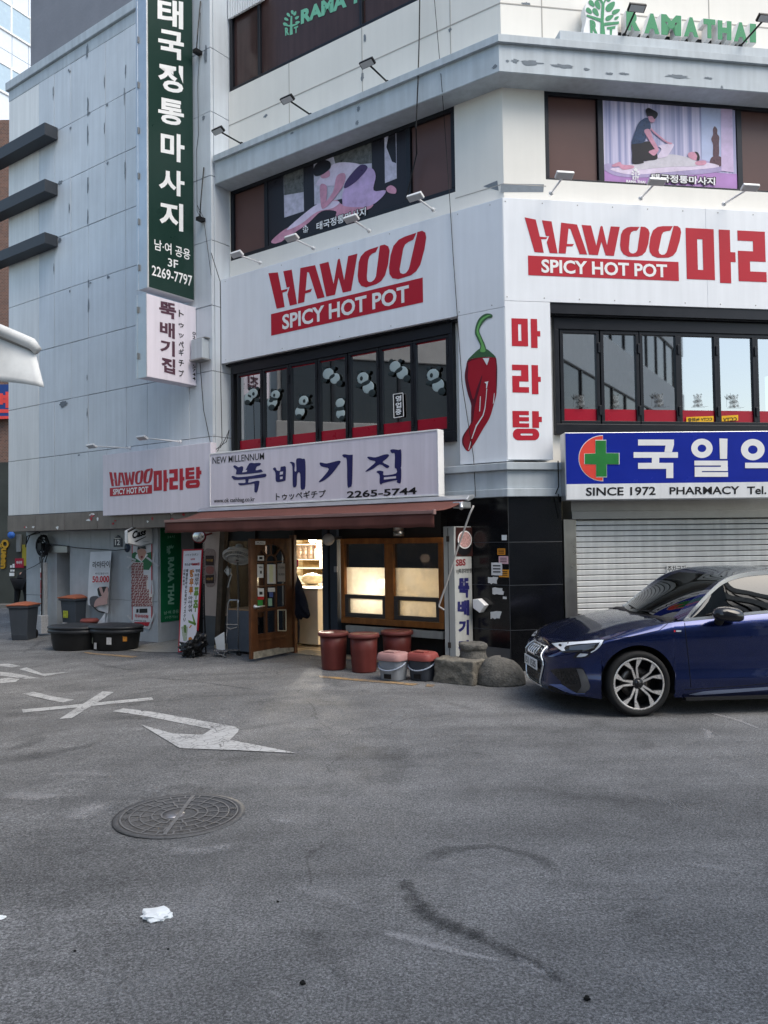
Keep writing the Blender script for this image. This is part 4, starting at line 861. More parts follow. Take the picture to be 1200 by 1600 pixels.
for cx, cy, L_, w_, a in ((245, 55, 62, 34, .9), (340, 80, 75, 38, 1.15), (205, 170, 60, 34, .8), (310, 190, 72, 36, .95), (540, 100, 96, 52, -.85), (625, 180, 70, 34, -.45), (525, 275, 72, 36, -.5), (635, 280, 40, 22, -.6), (330, -40, 60, 34, 1.2), (520, -30, 60, 34, -1.1), (430, -70, 50, 28, -1.57)): mb.poly(cc(leaf(cx, cy, L_, w_, a), YR - .002))
for pts in ([(378, 560), (385, 330), (400, 60), (340, -40), (380, -40), (428, 40), (470, -60), (500, -60), (445, 60), (432, 330), (460, 560)], [(165, 225), (385, 290), (385, 345), (165, 255)], [(440, 355), (670, 335), (670, 375), (440, 405)]): mb.poly(cc(pts, YR - .003))
mb.text_q('R', cc([(215, 310), (340, 325), (345, 545), (225, 535)], YR - .002), .06); mb.text_q('T', cc([(480, 425), (620, 405), (580, 570), (510, 560)], YR - .002), .06)
T.part('emblem_relief', mb, mGL, em)
mb = MB()
for z_ in (B.hit(1000, 45, YR)[2],): mb.box(B.hit(960, 40, YR)[0], B.hit(1185, 60, YR)[0], YR + .15, YR + .18, z_, z_ + .03)
for px in (985, 1030, 1075, 1120, 1165): x = B.hit(px, 50, YR)[0]; z_ = B.hit(1000, 52, YR)[2]; mb.box(x, x + .02, YR + .02, YR + .3, z_ - .12, z_ - .09)
T.part('rail', mb, mBLACKF)
# green lettering on the fourth floor glass
T = Thing('window_lettering', 'green RAMA THAI lettering and tree mark stuck on the fourth floor glass', 'lettering', A, (-3.5, YW + .06, Z4 + .3))
mGL2 = M('green_film', srgb(120, 190, 158), .4); yq = YW + .064; mb = MB(); mb.text_q('RAMA THAI', A.q4([(470, 16), (610, -46), (610, -16), (470, 38)], yq), .05); T.part('lettering', mb, mGL2)
mb = MB(); k3 = lambda x, y: (300 + x / 2.4, y / 2.4)
for cx, cy, L_, w_, a in ((354, 72, 9, 5, .5), (362, 56, 9, 5, .9), (350, 90, 9, 5, .2), (386, 50, 9, 5, -1.1), (394, 66, 9, 5, -.6), (396, 84, 9, 5, -.3), (376, 46, 8, 5, 1.5)): mb.poly(A.q4([k3(*p) for p in leaf(cx, cy, L_, w_, a)], yq))
mb.poly(A.q4([k3(*p) for p in ((366, 132), (368, 100), (344, 96), (344, 92), (368, 94), (370, 60), (376, 60), (376, 92), (396, 88), (396, 92), (376, 100), (378, 128))], yq)); mb.text_q('R', A.q4([k3(*p) for p in ((348, 104), (364, 102), (364, 130), (350, 134))], yq), .05); mb.text_q('T', A.q4([k3(*p) for p in ((382, 102), (398, 96), (396, 122), (384, 126))], yq), .05)
T.part('tree_mark', mb, mGL2)

# ================================================================== massage posters in the third floor windows
PINK = M('poster_skin', srgb(206, 146, 168), .3, var=.22, vs=7); PWH = M('poster_white', srgb(222, 206, 226), .3, var=.16, vs=6); PHAIR = M('poster_black', srgb(24, 20, 28), .3); PLIL = M('poster_lilac', srgb(196, 168, 208), .3, var=.22, vs=5); PVIO = M('poster_violet', srgb(70, 48, 92), .3)
PNAV = M('poster_navy', srgb(28, 58, 96), .3, var=.4, vs=30); PDK = M('poster_dark', srgb(30, 26, 34), .3); PGRN = M('poster_foliage', srgb(92, 92, 90), .3, var=.6, vs=14); PSAND = M('poster_pale_water', srgb(196, 190, 206), .3, var=.25, vs=10); PBRZ = M('poster_bronze', srgb(92, 62, 72), .3, var=.3, vs=25)
def curtain():
    m = M('poster_curtain', srgb(190, 186, 216), .3, var=0); nt = m.node_tree; N = nt.nodes; L = nt.links; w = N.new('ShaderNodeTexNoise'); tc = N.new('ShaderNodeTexCoord'); mp = N.new('ShaderNodeMapping'); mp.inputs['Scale'].default_value = (22, .1, .25)
    w.inputs['Scale'].default_value = 1; L.new(tc.outputs['Object'], mp.inputs[0]); L.new(mp.outputs[0], w.inputs['Vector']); r = N.new('ShaderNodeValToRGB'); r.color_ramp.elements[0].color = (*srgb(146, 148, 186), 1); r.color_ramp.elements[1].color = (*srgb(216, 208, 232), 1); r.color_ramp.elements[0].position = .35; r.color_ramp.elements[1].position = .65
    L.new(w.outputs[0], r.inputs[0]); L.new(r.outputs[0], N['Principled BSDF'].inputs['Base Color']); return m
yp = YW + .035
def emblem(T, fr, kx, cx, cy, s, y):
    mb = MB()
    for dx, dy, a in ((-.5, .1, .3), (-.42, -.3, .8), (-.15, -.55, 1.3), (.15, -.55, -1.3), (.42, -.3, -.8), (.5, .1, -.3), (0, -.7, 1.57)): mb.poly(fr.q4([kx(*p) for p in leaf(cx + dx * s, cy + dy * s, .22 * s, .11 * s, a)], y))
    mb.poly(fr.q4([kx(cx + dx * s, cy + dy * s) for dx, dy in ((-.08, .95), (-.07, -.3), (.07, -.3), (.08, .95))], y)); mb.poly(fr.q4([kx(cx + dx * s, cy + dy * s) for dx, dy in ((-.5, .35), (.5, .35), (.5, .45), (-.5, .45))], y))
    mb.text_q('R', fr.q4([kx(cx + dx * s, cy + dy * s) for dx, dy in ((-.5, .5), (-.15, .5), (-.15, .95), (-.5, .95))], y), .05); mb.text_q('T', fr.q4([kx(cx + dx * s, cy + dy * s) for dx, dy in ((.15, .5), (.5, .5), (.5, .95), (.15, .95))], y), .05); T.part('tree_emblem', mb, mWHITE)
T = Thing('poster', 'lavender massage poster with a kneeling masseuse and a statue, third floor corner facade', 'poster', B, (2.4, yp, ZW3b))
k = lambda x, y: (930 + x / 4.444, 150 + y / 4.444)
def D(name, pts, lay, mat, sm=True, fr=B): return decal(T, fr, name, pts, yp - .0016 * lay, mat, sm, None, k)
x0, x1 = xb_[1] + .045, xb_[2] - .045
mb = MB(); zf_ = B.hit(*k(60, 480), yp)[2]; mb.box(x0, x1, yp, yp + .02, ZW3b + .065, Z3T - .065); T.part('sheet', mb, curtain())
mb = MB(); mb.poly([(x0, yp - .002, ZW3b + .07), (x1, yp - .002, ZW3b + .07), (x1, yp - .002, B.hit(*k(960, 540), yp)[2]), (x0, yp - .002, B.hit(*k(60, 480), yp)[2])]); T.part('floor_area', mb, M('poster_floor', srgb(176, 132, 190), .3, var=.15, vs=3))
D('pale_wall', [(735, 75), (880, 82), (880, 470), (740, 460)], 1.6, M('poster_wall', srgb(188, 196, 226), .3), False)
D('mattress', [(55, 490), (90, 468), (250, 480), (600, 440), (740, 440), (870, 490), (870, 525), (500, 560), (180, 560), (60, 510)], 3, M('poster_mattress', srgb(172, 158, 196), .3, var=.18, vs=6)); D('sheet_fold', [(120, 500), (500, 490), (740, 460), (860, 492), (600, 520), (300, 545), (180, 535)], 4, PWH)
D('lying_figure', [(190, 490), (280, 470), (430, 435), (520, 405), (640, 425), (700, 450), (705, 485), (560, 490), (420, 500), (300, 510)], 5, M('poster_cream', srgb(206, 200, 208), .3, var=.14, vs=9)); D('feet', [(118, 480), (170, 458), (190, 476), (260, 482), (265, 500), (200, 512), (175, 500), (165, 488), (130, 492)], 5.5, PINK); D('lying_arm', [(700, 455), (760, 448), (772, 466), (750, 480), (702, 478)], 6, PINK)
D('lying_head', [(645, 400), (670, 388), (705, 398), (715, 440), (690, 446), (650, 425)], 6.2, PINK); D('lying_hair', [(690, 388), (712, 392), (726, 420), (722, 446), (704, 444), (708, 415)], 6.5, PHAIR)
D('raised_leg', [(440, 345), (530, 330), (545, 345), (520, 390), (495, 420), (450, 430), (428, 425), (460, 370)], 6.8, PWH)
D('trousers', [(255, 330), (300, 325), (375, 315), (410, 350), (430, 405), (425, 440), (340, 450), (335, 465), (262, 470), (258, 400)], 7, PHAIR); D('foot', [(372, 385), (410, 370), (440, 372), (430, 395), (408, 414), (385, 402)], 7.4, PINK)
D('navy_blouse', [(255, 330), (262, 290), (295, 200), (325, 165), (360, 150), (380, 175), (385, 225), (352, 250), (350, 300), (330, 325), (290, 330)], 8, PNAV); D('arm', [(340, 240), (378, 232), (400, 290), (440, 365), (430, 385), (412, 365), (370, 300)], 8.5, PINK); D('far_arm', [(384, 218), (430, 260), (500, 315), (535, 325), (520, 335), (480, 315), (400, 250)], 7.8, PINK)
D('face', [(368, 142), (395, 135), (418, 160), (405, 182), (380, 178)], 9, PINK); D('hair', [(350, 100), (368, 82), (400, 95), (432, 115), (432, 140), (412, 160), (395, 140), (365, 138)], 9.4, PHAIR)
D('statue', [(830, 210), (848, 232), (848, 262), (862, 285), (860, 330), (858, 420), (820, 425), (818, 340), (806, 300), (818, 268), (818, 232)], 3, PBRZ); D('statue_base', [(800, 440), (820, 420), (872, 422), (878, 470), (862, 490), (800, 475)], 3.5, PBRZ)
D('side_drape', [(872, 80), (952, 86), (962, 530), (876, 520)], 4.2, M('poster_drape', srgb(206, 184, 216), .3, var=.15, vs=6), False)
mb = MB(); mb.text_q('태국정통마사지', B.q4([k(385, 533), (k(838, 562)), k(838, 626), k(385, 598)], yp - .018), .10); T.part('caption_outline', mb, mINK); mb = MB(); mb.text_q('태국정통마사지', B.q4([k(391, 538), (k(832, 567)), k(832, 620), k(391, 592)], yp - .0195), .025); T.part('caption', mb, mWHITE)
emblem(T, B, k, 282, 540, 44, yp - .018); mb = MB(); mb.text_q('RAMA THAI', B.q4([k(216, 582), k(348, 589), k(348, 607), k(216, 601)], yp - .018), .04); T.part('emblem_lettering', mb, mWHITE)
T = Thing('poster', 'dark massage poster with a bending figure in pale clothes, third floor long facade', 'poster', A, (-3, yp, ZW3))
k = lambda x, y: (420 + x / 4, 180 + y / 4)
def D(name, pts, lay, mat, sm=True): return decal(T, A, name, pts, yp - .0016 * lay, mat, sm, None, k)
mb = MB(); mb.box(xs_[1] + .045, xs_[2] - .045, yp, yp + .02, ZW3 + .075, Z3T - .075); T.part('sheet', mb, PDK)
D('scene_opening', [(92, 365), (215, 318), (220, 600), (97, 640)], 1, PSAND, False); D('scene_foliage', [(92, 365), (215, 318), (217, 480), (96, 500)], 2, PGRN, False); D('scene_opening', [(280, 290), (640, 150), (648, 480), (285, 560)], 1, PSAND, False); D('scene_foliage', [(400, 243), (640, 150), (645, 300), (420, 320)], 2, PGRN, False); D('scene_opening', [(722, 120), (796, 95), (800, 395), (726, 425)], 1, PSAND, False); D('scene_trunk', [(750, 112), (792, 96), (796, 300), (770, 290), (735, 200)], 2, PHAIR, False)
D('lying_figure', [(14, 790), (90, 720), (200, 660), (330, 570), (420, 530), (470, 560), (640, 545), (620, 590), (430, 640), (420, 600), (330, 600), (240, 680), (120, 760), (60, 800)], 3, PINK); D('lying_cloth', [(110, 715), (240, 600), (330, 545), (440, 540), (400, 580), (300, 605), (200, 680)], 3.5, PWH)
D('skirt', [(470, 460), (560, 350), (640, 330), (668, 380), (655, 470), (730, 470), (700, 520), (620, 570), (480, 570), (460, 540)], 4, PLIL); D('top', [(300, 420), (360, 340), (420, 300), (500, 295), (580, 315), (540, 370), (480, 440), (420, 440), (310, 440)], 5, PWH); D('sash', [(470, 455), (490, 400), (570, 312), (618, 328), (560, 400), (510, 440)], 6, PVIO)
D('arm', [(425, 380), (475, 365), (470, 430), (400, 530), (350, 580), (335, 570), (400, 480)], 7, PINK); D('arm', [(320, 440), (360, 440), (362, 500), (350, 570), (328, 575)], 6.5, PINK); D('foot', [(735, 455), (765, 438), (796, 460), (790, 490), (745, 482)], 5, PINK)
D('face', [(330, 370), (375, 345), (380, 380), (345, 395), (325, 388)], 8, PINK); D('hair', [(282, 370), (285, 320), (330, 280), (380, 290), (384, 330), (340, 368), (300, 380)], 8.5, PHAIR)
mb = MB(); mb.text_q('태국정통마사지', A.q4([k(294, 668), k(610, 568), k(610, 632), k(294, 728)], yp - .016), .09); T.part('caption_outline', mb, mINK); mb = MB(); mb.text_q('태국정통마사지', A.q4([k(298, 671), k(606, 573), k(606, 628), k(298, 722)], yp - .0175), .02); T.part('caption', mb, mWHITE)
emblem(T, A, k, 230, 710, 26, yp - .016)
# ================================================================== restaurant front on the ground floor (facade A)
YF = .15
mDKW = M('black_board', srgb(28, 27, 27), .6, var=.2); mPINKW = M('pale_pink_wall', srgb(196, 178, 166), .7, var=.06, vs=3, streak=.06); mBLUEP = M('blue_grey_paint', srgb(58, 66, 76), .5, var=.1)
xA = lambda px, y=YF: A.hit(px, 900, y)[0]
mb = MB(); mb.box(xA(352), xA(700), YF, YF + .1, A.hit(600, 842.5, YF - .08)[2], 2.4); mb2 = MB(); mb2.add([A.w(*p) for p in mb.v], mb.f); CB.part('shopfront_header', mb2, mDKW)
def cbp(name, mb, mat, parent=None, bev=0):
    m2 = MB(); m2.v = [tuple(A.w(*p)) for p in mb.v]; m2.f, m2.mi, m2.sm = mb.f, mb.mi, mb.sm; return CB.part(name, m2, mat, parent, bev)
mb = MB(); mb.box(xA(530), xA(700), YF + .05, YF + .1, -.1, .55); cbp('shopfront_base', mb, mDKW)
mb = MB(); xw = xA(317); xw2 = xA(345); mb.box(xw, xw2, YF, YF + .2, .45, 2.4); cbp('side_wall', mb, mPINKW); mb = MB(); mb.box(xw, xw2, YF - .004, YF + .2, -.2, .447); cbp('plinth', mb, M('grey_plinth', srgb(92, 94, 96), .7))
# weathered leaning post
mb = MB(); p0, p1 = A.hit(340, 1022, YF - .06), A.hit(350, 838, YF - .06); mb.prism([(p0[0] - .07, YF - .08, -.1), (p0[0] + .06, YF - .08, -.1), (p1[0] + .05, YF - .08, 2.0), (p1[0] - .07, YF - .08, 2.0)], (0, .1, 0)); cbp('timber_post', mb, mOLDW, bev=.008)
mb = MB(); mb.box(xA(505.5), xA(514), YF - .03, YF + .1, -.05, 2.0); mb.box(xA(519), xA(530), YF - .05, YF + .08, -.05, 2.0); cbp('door_post', mb, mBLUEP, bev=.004)
mb = MB(); mb.box(xA(514), xA(519), YF, YF + .05, -.05, 2.0); cbp('post_backing', mb, mDARK)
mb = MB(); q = A.rect(522.5, 885, 527.5, 894, YF - .05); mb.box(q[0], q[1], YF - .065, YF - .05, q[2], q[3]); cbp('door_bell', mb, M('bell_grey', srgb(150, 152, 156), .4), bev=.003)
# wooden window with two vents
yw = YF - .08
wx = [A.hit(p, 900, yw)[0] for p in (532, 605, 609.5, 692.5)]; wz0 = (A.hit(532, 970, yw)[2] + A.hit(692.7, 986.5, yw)[2]) / 2; wz1 = A.hit(610, 841, yw)[2]
pxz = lambda x, y: A.hit(x, y, yw)
mb = MB(); mb.box(wx[0], wx[3], yw, yw + .14, wz0, wz0 + .085); mb.box(wx[0], wx[3], yw, yw + .14, wz1 - .075, wz1)
for a, b in ((wx[0], wx[0] + .07), ((wx[1] + wx[2]) / 2 - .075, (wx[1] + wx[2]) / 2 + .075), (wx[3] - .08, wx[3])): mb.box(a, b, yw + .004, yw + .136, wz0 + .085, wz1 - .075)
ww = cbp('wooden_window', mb, mWOOD, bev=.006)
mVENT = M('grey_vent_frame', srgb(72, 68, 66), .45); mFROST = bpy.data.materials.new('frosted_film'); mFROST.use_nodes = True
nt = mFROST.node_tree; N = nt.nodes; N.remove(N['Principled BSDF']); tl = N.new('ShaderNodeBsdfTranslucent'); tl.inputs[0].default_value = (.62, .61, .58, 1); tp = N.new('ShaderNodeBsdfTransparent'); tp.inputs[0].default_value = (.85, .82, .75, 1)
df = N.new('ShaderNodeBsdfDiffuse'); df.inputs[0].default_value = (.4, .38, .34, 1); m1 = N.new('ShaderNodeMixShader'); m1.inputs[0].default_value = .35; m2_ = N.new('ShaderNodeMixShader'); m2_.inputs[0].default_value = .12
nz = N.new('ShaderNodeTexNoise'); nz.inputs['Scale'].default_value = 5; nz.inputs['Detail'].default_value = 8; mr = N.new('ShaderNodeMapRange'); mr.inputs[1].default_value = .35; mr.inputs[2].default_value = .65; mr.inputs[3].default_value = .15; mr.inputs[4].default_value = .5; tcn = N.new('ShaderNodeTexCoord')
L = nt.links; L.new(tcn.outputs['Object'], nz.inputs['Vector']); L.new(nz.outputs[0], mr.inputs[0]); L.new(mr.outputs[0], m1.inputs[0])
L.new(tl.outputs[0], m1.inputs[1]); L.new(tp.outputs[0], m1.inputs[2]); L.new(m1.outputs[0], m2_.inputs[1]); L.new(df.outputs[0], m2_.inputs[2]); L.new(m2_.outputs[0], N['Material Output'].inputs[0])
zmid = A.hit(573, 887, yw)[2]; zvt = A.hit(573, 930, yw)[2]
for a, b in ((wx[0] + .07, (wx[1] + wx[2]) / 2 - .075), ((wx[1] + wx[2]) / 2 + .075, wx[3] - .08)):
    mb = MB(); mb.box(a, b, yw + .06, yw + .07, zmid, wz1 - .075); cbp('dark_pane', mb, mGLASSD, ww)
    mb = MB(); mb.box(a, b, yw + .06, yw + .066, zvt, zmid); cbp('frosted_pane', mb, mFROST, ww)
    mb = MB(); z0 = wz0 + .09
    for q in ((a, b, z0, z0 + .06), (a, b, zvt - .055, zvt), (a, a + .07, z0 + .06, zvt - .055), (b - .05, b, z0 + .06, zvt - .055)): mb.box(q[0], q[1], yw + .01, yw + .09, q[2], q[3])
    v = cbp('vent', mb, mVENT, ww, .004); mb = MB(); mb.box(a + .07, b - .05, yw + .05, yw + .056, z0 + .06, zvt - .055); cbp('vent_pane', mb, mFROST, ww)
mb = MB(); p0, p1 = A.hit(540, 978, yw - .02), A.hit(692, 996, yw - .02); mb.box(p0[0], p1[0], yw - .02, yw + .05, .36, .46); cbp('sill_channel', mb, M('dirty_white_channel', srgb(168, 166, 160), .6, streak=.15), bev=.006)
mb = MB(); x, _, z = A.hit(624, 831, YF - .1); mb.lathe((x, YF - .12, z), [(.075, -.06), (.075, .0), (.06, .004), (.06, .012), (.075, .016), (.075, .2)], 20); cbp('flue_pipe', mb, mSTEEL)

# --- dining room seen through the doorway and windows
RX0, RX1, RY = -6.6, -.35, 4.4
mCRW = M('room_wall', srgb(222, 212, 190), .8, var=.06); mTILF = M('room_floor_tile', srgb(190, 172, 146), .3, var=.08)
mb = MB(); mb.box(RX0, RX1, 1.31, RY, -.08, .012); mb.box(xA(352), RX1, -.1, 1.309, -.08, .012); cbp('room_floor', mb, mTILF)
mb = MB()
for i in range(12): mb.box(RX0 if i > 2 else -4.38, RX1, .4 + i * .34, .408 + i * .34, .0125, .0145)
for i in range(18): x = RX0 + .2 + i * .34; mb.box(x, x + .008, 1.35 if x < -4.4 else .1, RY, .015, .0165)
cbp('floor_joint', mb, M('floor_joint', srgb(120, 104, 86), .8))
mb = MB(); mb.box(RX0, RX1, RY, RY + .1, -.05, 2.35); mb.box(RX0 - .1, RX0, 1.3, RY, -.05, 2.35); mb.box(RX0, -4.95, 1.301, 1.33, -.05, 2.06); mb.box(RX1, RX1 + .1, YF + .12, RY, -.05, 2.35); cbp('room_wall', mb, mCRW)
mb = MB(); mb.box(RX0, RX1, YF + .1, RY, 2.06, 2.12); cbp('room_ceiling', mb, mCRW)
def arealamp(name, x, y, z, e, col, r=.05):
    l = bpy.data.lights.new(name, 'POINT'); l.energy = e; l.color = col; l.shadow_soft_size = r; o = bpy.data.objects.new(name, l); COL.objects.link(o); o.location = A.w(x, y, z); return o
mBULB = emit('lit_bulb', (1, .86, .6), 14)
for nm, (px, py, y), e in (('doorway', (488, 842, 1.6), 120), ('window', (598, 911, .42), 3.6), ('far', (664, 872, 1.3), 9)):  # the far lamp is unseen, added to brighten the right frosted pane
    x, _, z = A.hit(px, py, y); T = Thing('ceiling_lamp', {'doorway': 'lit white lamp hanging just inside the restaurant doorway', 'window': 'lit warm bulb glowing behind the frosted wooden window', 'far': 'added unseen lamp brightening the right frosted pane of the wooden window'}[nm], 'lamp', A, (x, y, z))
    mb = MB(); mb.ball((x, y, z), .075, 16); b_ = T.part('bulb', mb, mBULB); b_.visible_shadow = True; mb = MB(); mb.tube([(x, y, z + .07), (x, y, 2.05)], .012, 6); mb.lathe((x, y, z + .06), [(.05, 0), (.03, .05)], 12); T.part('stem', mb, mINK)
    lo = arealamp('lamp_light', x, y - .0, z - .11, e, (1, .92, .79), .06); lo.parent = T.o; lo.location = (0, 0, -.13)
# shelf wall seen through the doorway
def at_(px, py, y): return A.hit(px, py, y)
YK = 2.6
mSHELF = M('shelf_board', srgb(206, 196, 178), .5); T = Thing('kitchen_shelf', 'open kitchen shelf unit with pots and tins behind the restaurant doorway', 'shelf', A, (at_(480, 900, YK)[0], YK, 0))
xl, xr_ = at_(452, 900, YK)[0], at_(512, 900, YK)[0]
mb = MB()
for py in (850, 873.5, 887, 911): z = at_(480, py, YK)[2]; mb.box(xl, xr_, YK, YK + .4, z - .02, z)
T.part('board', mb, mSHELF); mb = MB(); mb.box(xl, xr_, YK + .4, YK + .43, .9, 2.0); T.part('back', mb, M('shelf_back', srgb(120, 96, 60), .7)); mb = MB(); x = at_(494, 860, YK)[0]; mb.box(x, x + .02, YK, YK + .4, at_(480, 873, YK)[2], 1.95); T.part('divider', mb, mSHELF)
mTIN = M('tin', srgb(120, 104, 92), .4, metal=.5, var=.2)
z = at_(480, 873.2, YK)[2]
for i, px in enumerate((462.5, 470.5, 479)):
    x = at_(px, 870, YK)[0]; mb = MB(); h = .26 + .02 * i; mb.lathe((x, YK + .14, z), [(.085, 0), (.088, .02), (.088, h * .3), (.092, h * .33), (.088, h * .36), (.088, h * .66), (.092, h * .69), (.088, h * .72), (.088, h), (.08, h + .01), (.0, h + .012)], 18)
    single('tin', ['brown tin standing first from the left on the kitchen shelf', 'brown tin standing in the middle on the kitchen shelf', 'taller brown tin standing third from the left on the kitchen shelf'][i], 'tin', mb, mTIN, A, (x, YK + .14, z), 'tins on the kitchen shelf')
x = at_(488.5, 870, YK)[0]; mb = MB(); mb.lathe((x, YK + .14, z), [(.06, 0), (.062, .16), (.05, .2), (.03, .26), (.028, .32), (.0, .33)], 16); T = Thing('sauce_bottle', 'sauce bottle with an orange top beside the tins on the shelf', 'bottle', A, (x, YK + .14, z)); T.part('bottle', mb, M('bottle_white', srgb(200, 190, 176), .4)); mb = MB(); mb.lathe((x, YK + .14, z + .205), [(.052, 0), (.034, .06), (.03, .13), (0, .135)], 16); T.part('cap', mb, M('orange_plastic', srgb(200, 84, 40), .4))
x = at_(500.5, 880, YK)[0]; z2 = at_(480, 886.8, YK)[2]; mb = MB(); mb.lathe((x, YK + .1, z2), [(.085, 0), (.085, .1), (.08, .11), (.085, .12), (.085, .3), (.05, .36), (.05, .42), (0, .425)], 18); single('water_jug', 'white plastic jug standing at the right end of the kitchen shelf', 'jug', mb, mWHITE, A, (x, YK + .1, z2))
for i, (p0, p1, py0, py1, mm, lb, nm_) in enumerate(((455, 481, 900, 910.8, mALU, 'steel tray container on the lower kitchen shelf, left one', 'steel_tray'), (482, 501, 898, 910.8, mGALV, 'steel tray container on the lower kitchen shelf, right one', 'steel_tray'))):
    a, b = at_(p0, py1, YK - .02), at_(p1, py0, YK - .02); mb = MB(); mb.box(a[0], b[0], YK + .02, YK + .3, at_(480, 911, YK)[2], b[2]); single(nm_, lb, 'tray', mb, mm, A, (a[0], YK, a[2]), bev=.01)
a, b = at_(487, 961, YK - .1), at_(507, 918, YK - .1); T = Thing('freezer', 'pale freezer cabinet with punched vents below the kitchen shelf', 'freezer', A, (a[0], YK - .1, .05)); mb = MB(); mb.box(at_(455, 900, YK - .1)[0], b[0], YK - .1, YK + .42, .28, b[2]); T.part('body', mb, M('freezer_white', srgb(210, 200, 180), .4), bev=.02)
mb = MB()
for i in range(8):
    for j in range(5): mb.box(a[0] + .1 + i * .04, a[0] + .125 + i * .04, YK - .106, YK - .1, .5 + j * .06, .53 + j * .06)
T.part('vent', mb, mINK); mb = MB(); mb.box(a[0] + .05, a[0] + .36, YK - .104, YK - .1, b[2] - .16, b[2] - .06); T.part('sticker', mb, M('yellow_orange', srgb(226, 170, 90), .5))
mb = MB(); mb.box(a[0] - .3, b[0] - .02, YK - .05, YK + .4, .012, .26); T.part('foot', mb, mDARK)
# white counter, red chair-like stool leg, bag
a = at_(461, 1016, .42); b = at_(488, 945, .42); T = Thing('counter', 'white counter cabinet just inside the open restaurant door', 'counter', A, (b[0], .4, 0)); mb = MB(); mb.box(at_(440, 980, .6)[0], b[0], .55, 1.25, .05, .9); T.part('cabinet', mb, M('counter_white', srgb(222, 210, 190), .35), bev=.01); mb = MB(); mb.box(at_(440, 980, .6)[0], b[0] + .03, .53, 1.27, .903, .94); T.part('top', mb, mSHELF, bev=.008)
c = at_(489, 930, 1.2); mb = MB(); mb.ball((c[0] - .02, 1.2, 1.04), .2, 14, 1, .8, .52); o = single('plastic_bag', 'full white plastic bag lying on the counter by the jacket', 'bag', mb, M('bag_plastic', srgb(228, 214, 186), .35, var=.15, vs=12, bump=1, bs=14), A, (c[0], 1.2, .94))
c = at_(507, 975, 2.0); mb = MB(); mb.lathe((c[0], 2.0, .013), [(.12, 0), (.15, .05), (.15, .3), (.1, .36), (0, .37)], 16); single('flour_sack', 'white sack standing on the tiled floor behind the door post', 'sack', mb, M('sack_white', srgb(220, 208, 196), .7, bump=.8, bs=18), A, (c[0], 2.0, .013))
T = Thing('wire_stool', 'black metal stool standing on the tiled floor beside the white counter', 'stool', A, (at_(494, 975, 1.7)[0], 1.7, .013)); x = at_(494, 975, 1.7)[0]
mb = MB(); mb.box(x - .16, x + .02, 1.6, 1.85, .46, .5); T.part('seat', mb, mINK, bev=.01)
for dx, dy in ((0, 1.62), (0, 1.83), (-.14, 1.62), (-.14, 1.83)): mb = MB(); mb.tube([(x + dx, dy, .013), (x + dx, dy, .46)], .014, 6); T.part('leg', mb, mINK)

# --- open door leaf, swung square to the wall
DX = -3.555; dy = lambda cx: A.side(330 + cx / 7.62, 930, DX)[1]; dzz = lambda cx, cy: A.side(330 + cx / 7.62, 830 + cy / 7.62, DX)[2]
Y0, Y1 = dy(968), dy(471); ZB, ZT = .03, dzz(700, 88)
cols = [(dy(885), dy(785)), (dy(770), dy(667)), (dy(645), dy(551))]; r = [(dzz(715, 638), dzz(715, 372)), (dzz(715, 912), dzz(715, 657)), (dzz(715, 1205), dzz(715, 945))]
zarc = dzz(715, 158); zspr = dzz(715, 358); zpan = dzz(715, 1225)
T = CB; mb = MB(); t0, t1 = DX - .045, DX
def dbox(mb, y0, y1, z0, z1, o=0): mb.box(t0 - o, t1 + o, y0, y1, z0, z1)
dbox(mb, cols[0][0], Y0, ZB, ZT); dbox(mb, Y1, cols[2][1], ZB, ZT)                     # stiles
dbox(mb, cols[2][1], cols[0][0], ZB, zpan); 
for z0, z1 in ((zpan, r[2][0]), (r[2][1], r[1][0]), (r[1][1], r[0][0]), (r[0][1], zspr)): dbox(mb, cols[2][1], cols[0][0], z0, z1)
for a, b in ((cols[1][0], cols[0][1]), (cols[2][0], cols[1][1])): dbox(mb, a, b, r[2][0], r[2][1]); dbox(mb, a, b, r[1][0], r[1][1]); dbox(mb, a, b, r[0][0], r[0][1])
yc = (cols[2][1] + cols[0][0]) / 2; ry = abs(cols[0][0] - cols[2][1]) / 2; rz = zarc - zspr; n = 20
arc = [(yc + ry * cos(pi * i / n), zspr + rz * sin(pi * i / n)) for i in range(n + 1)]
for (a, za), (b, zb) in zip(arc, arc[1:]): mb.prism([(t0, a, za), (t0, b, zb), (t0, b, ZT), (t0, a, ZT)], (t1 - t0, 0, 0))
for an in (pi * .27, pi * .5, pi * .73):
    c_, s_ = cos(an), sin(an); mb.prism([(t0, yc + .38 * ry * c_ - .012 * s_, zspr + .38 * rz * s_ + .012 * c_), (t0, yc + 1.0 * ry * c_ - .012 * s_, zspr + rz * s_ + .012 * c_), (t0, yc + ry * c_ + .012 * s_, zspr + rz * s_ - .012 * c_), (t0, yc + .38 * ry * c_ + .012 * s_, zspr + .38 * rz * s_ - .012 * c_)], (t1 - t0, 0, 0))
for i in range(12):
    a, b = pi * i / 12, pi * (i + 1) / 12; mb.prism([(t0 + .001, yc + k_ * ry * cos(q), zspr + k_ * rz * sin(q)) for k_, q in ((.34, a), (.34, b), (.42, b), (.42, a))], (t1 - t0 - .002, 0, 0))
door = cbp('door', mb, mWOODD, bev=.004)
mb = MB(); mb.box(t0 + .02, t0 + .024, cols[2][1], cols[0][0], r[2][0], zarc - .02); cbp('glass', mb, glass('door_glass', (.55, .56, .56), .82), door)
mb = MB(); mb.box(t1 + .002, t1 + .012, cols[2][1] + .02, yc - .03, .26, zpan - .05); mb.box(t1 + .002, t1 + .012, yc + .03, cols[0][0] - .02, .26, zpan - .05); cbp('lower_panel', mb, mWOODD, door, .006)
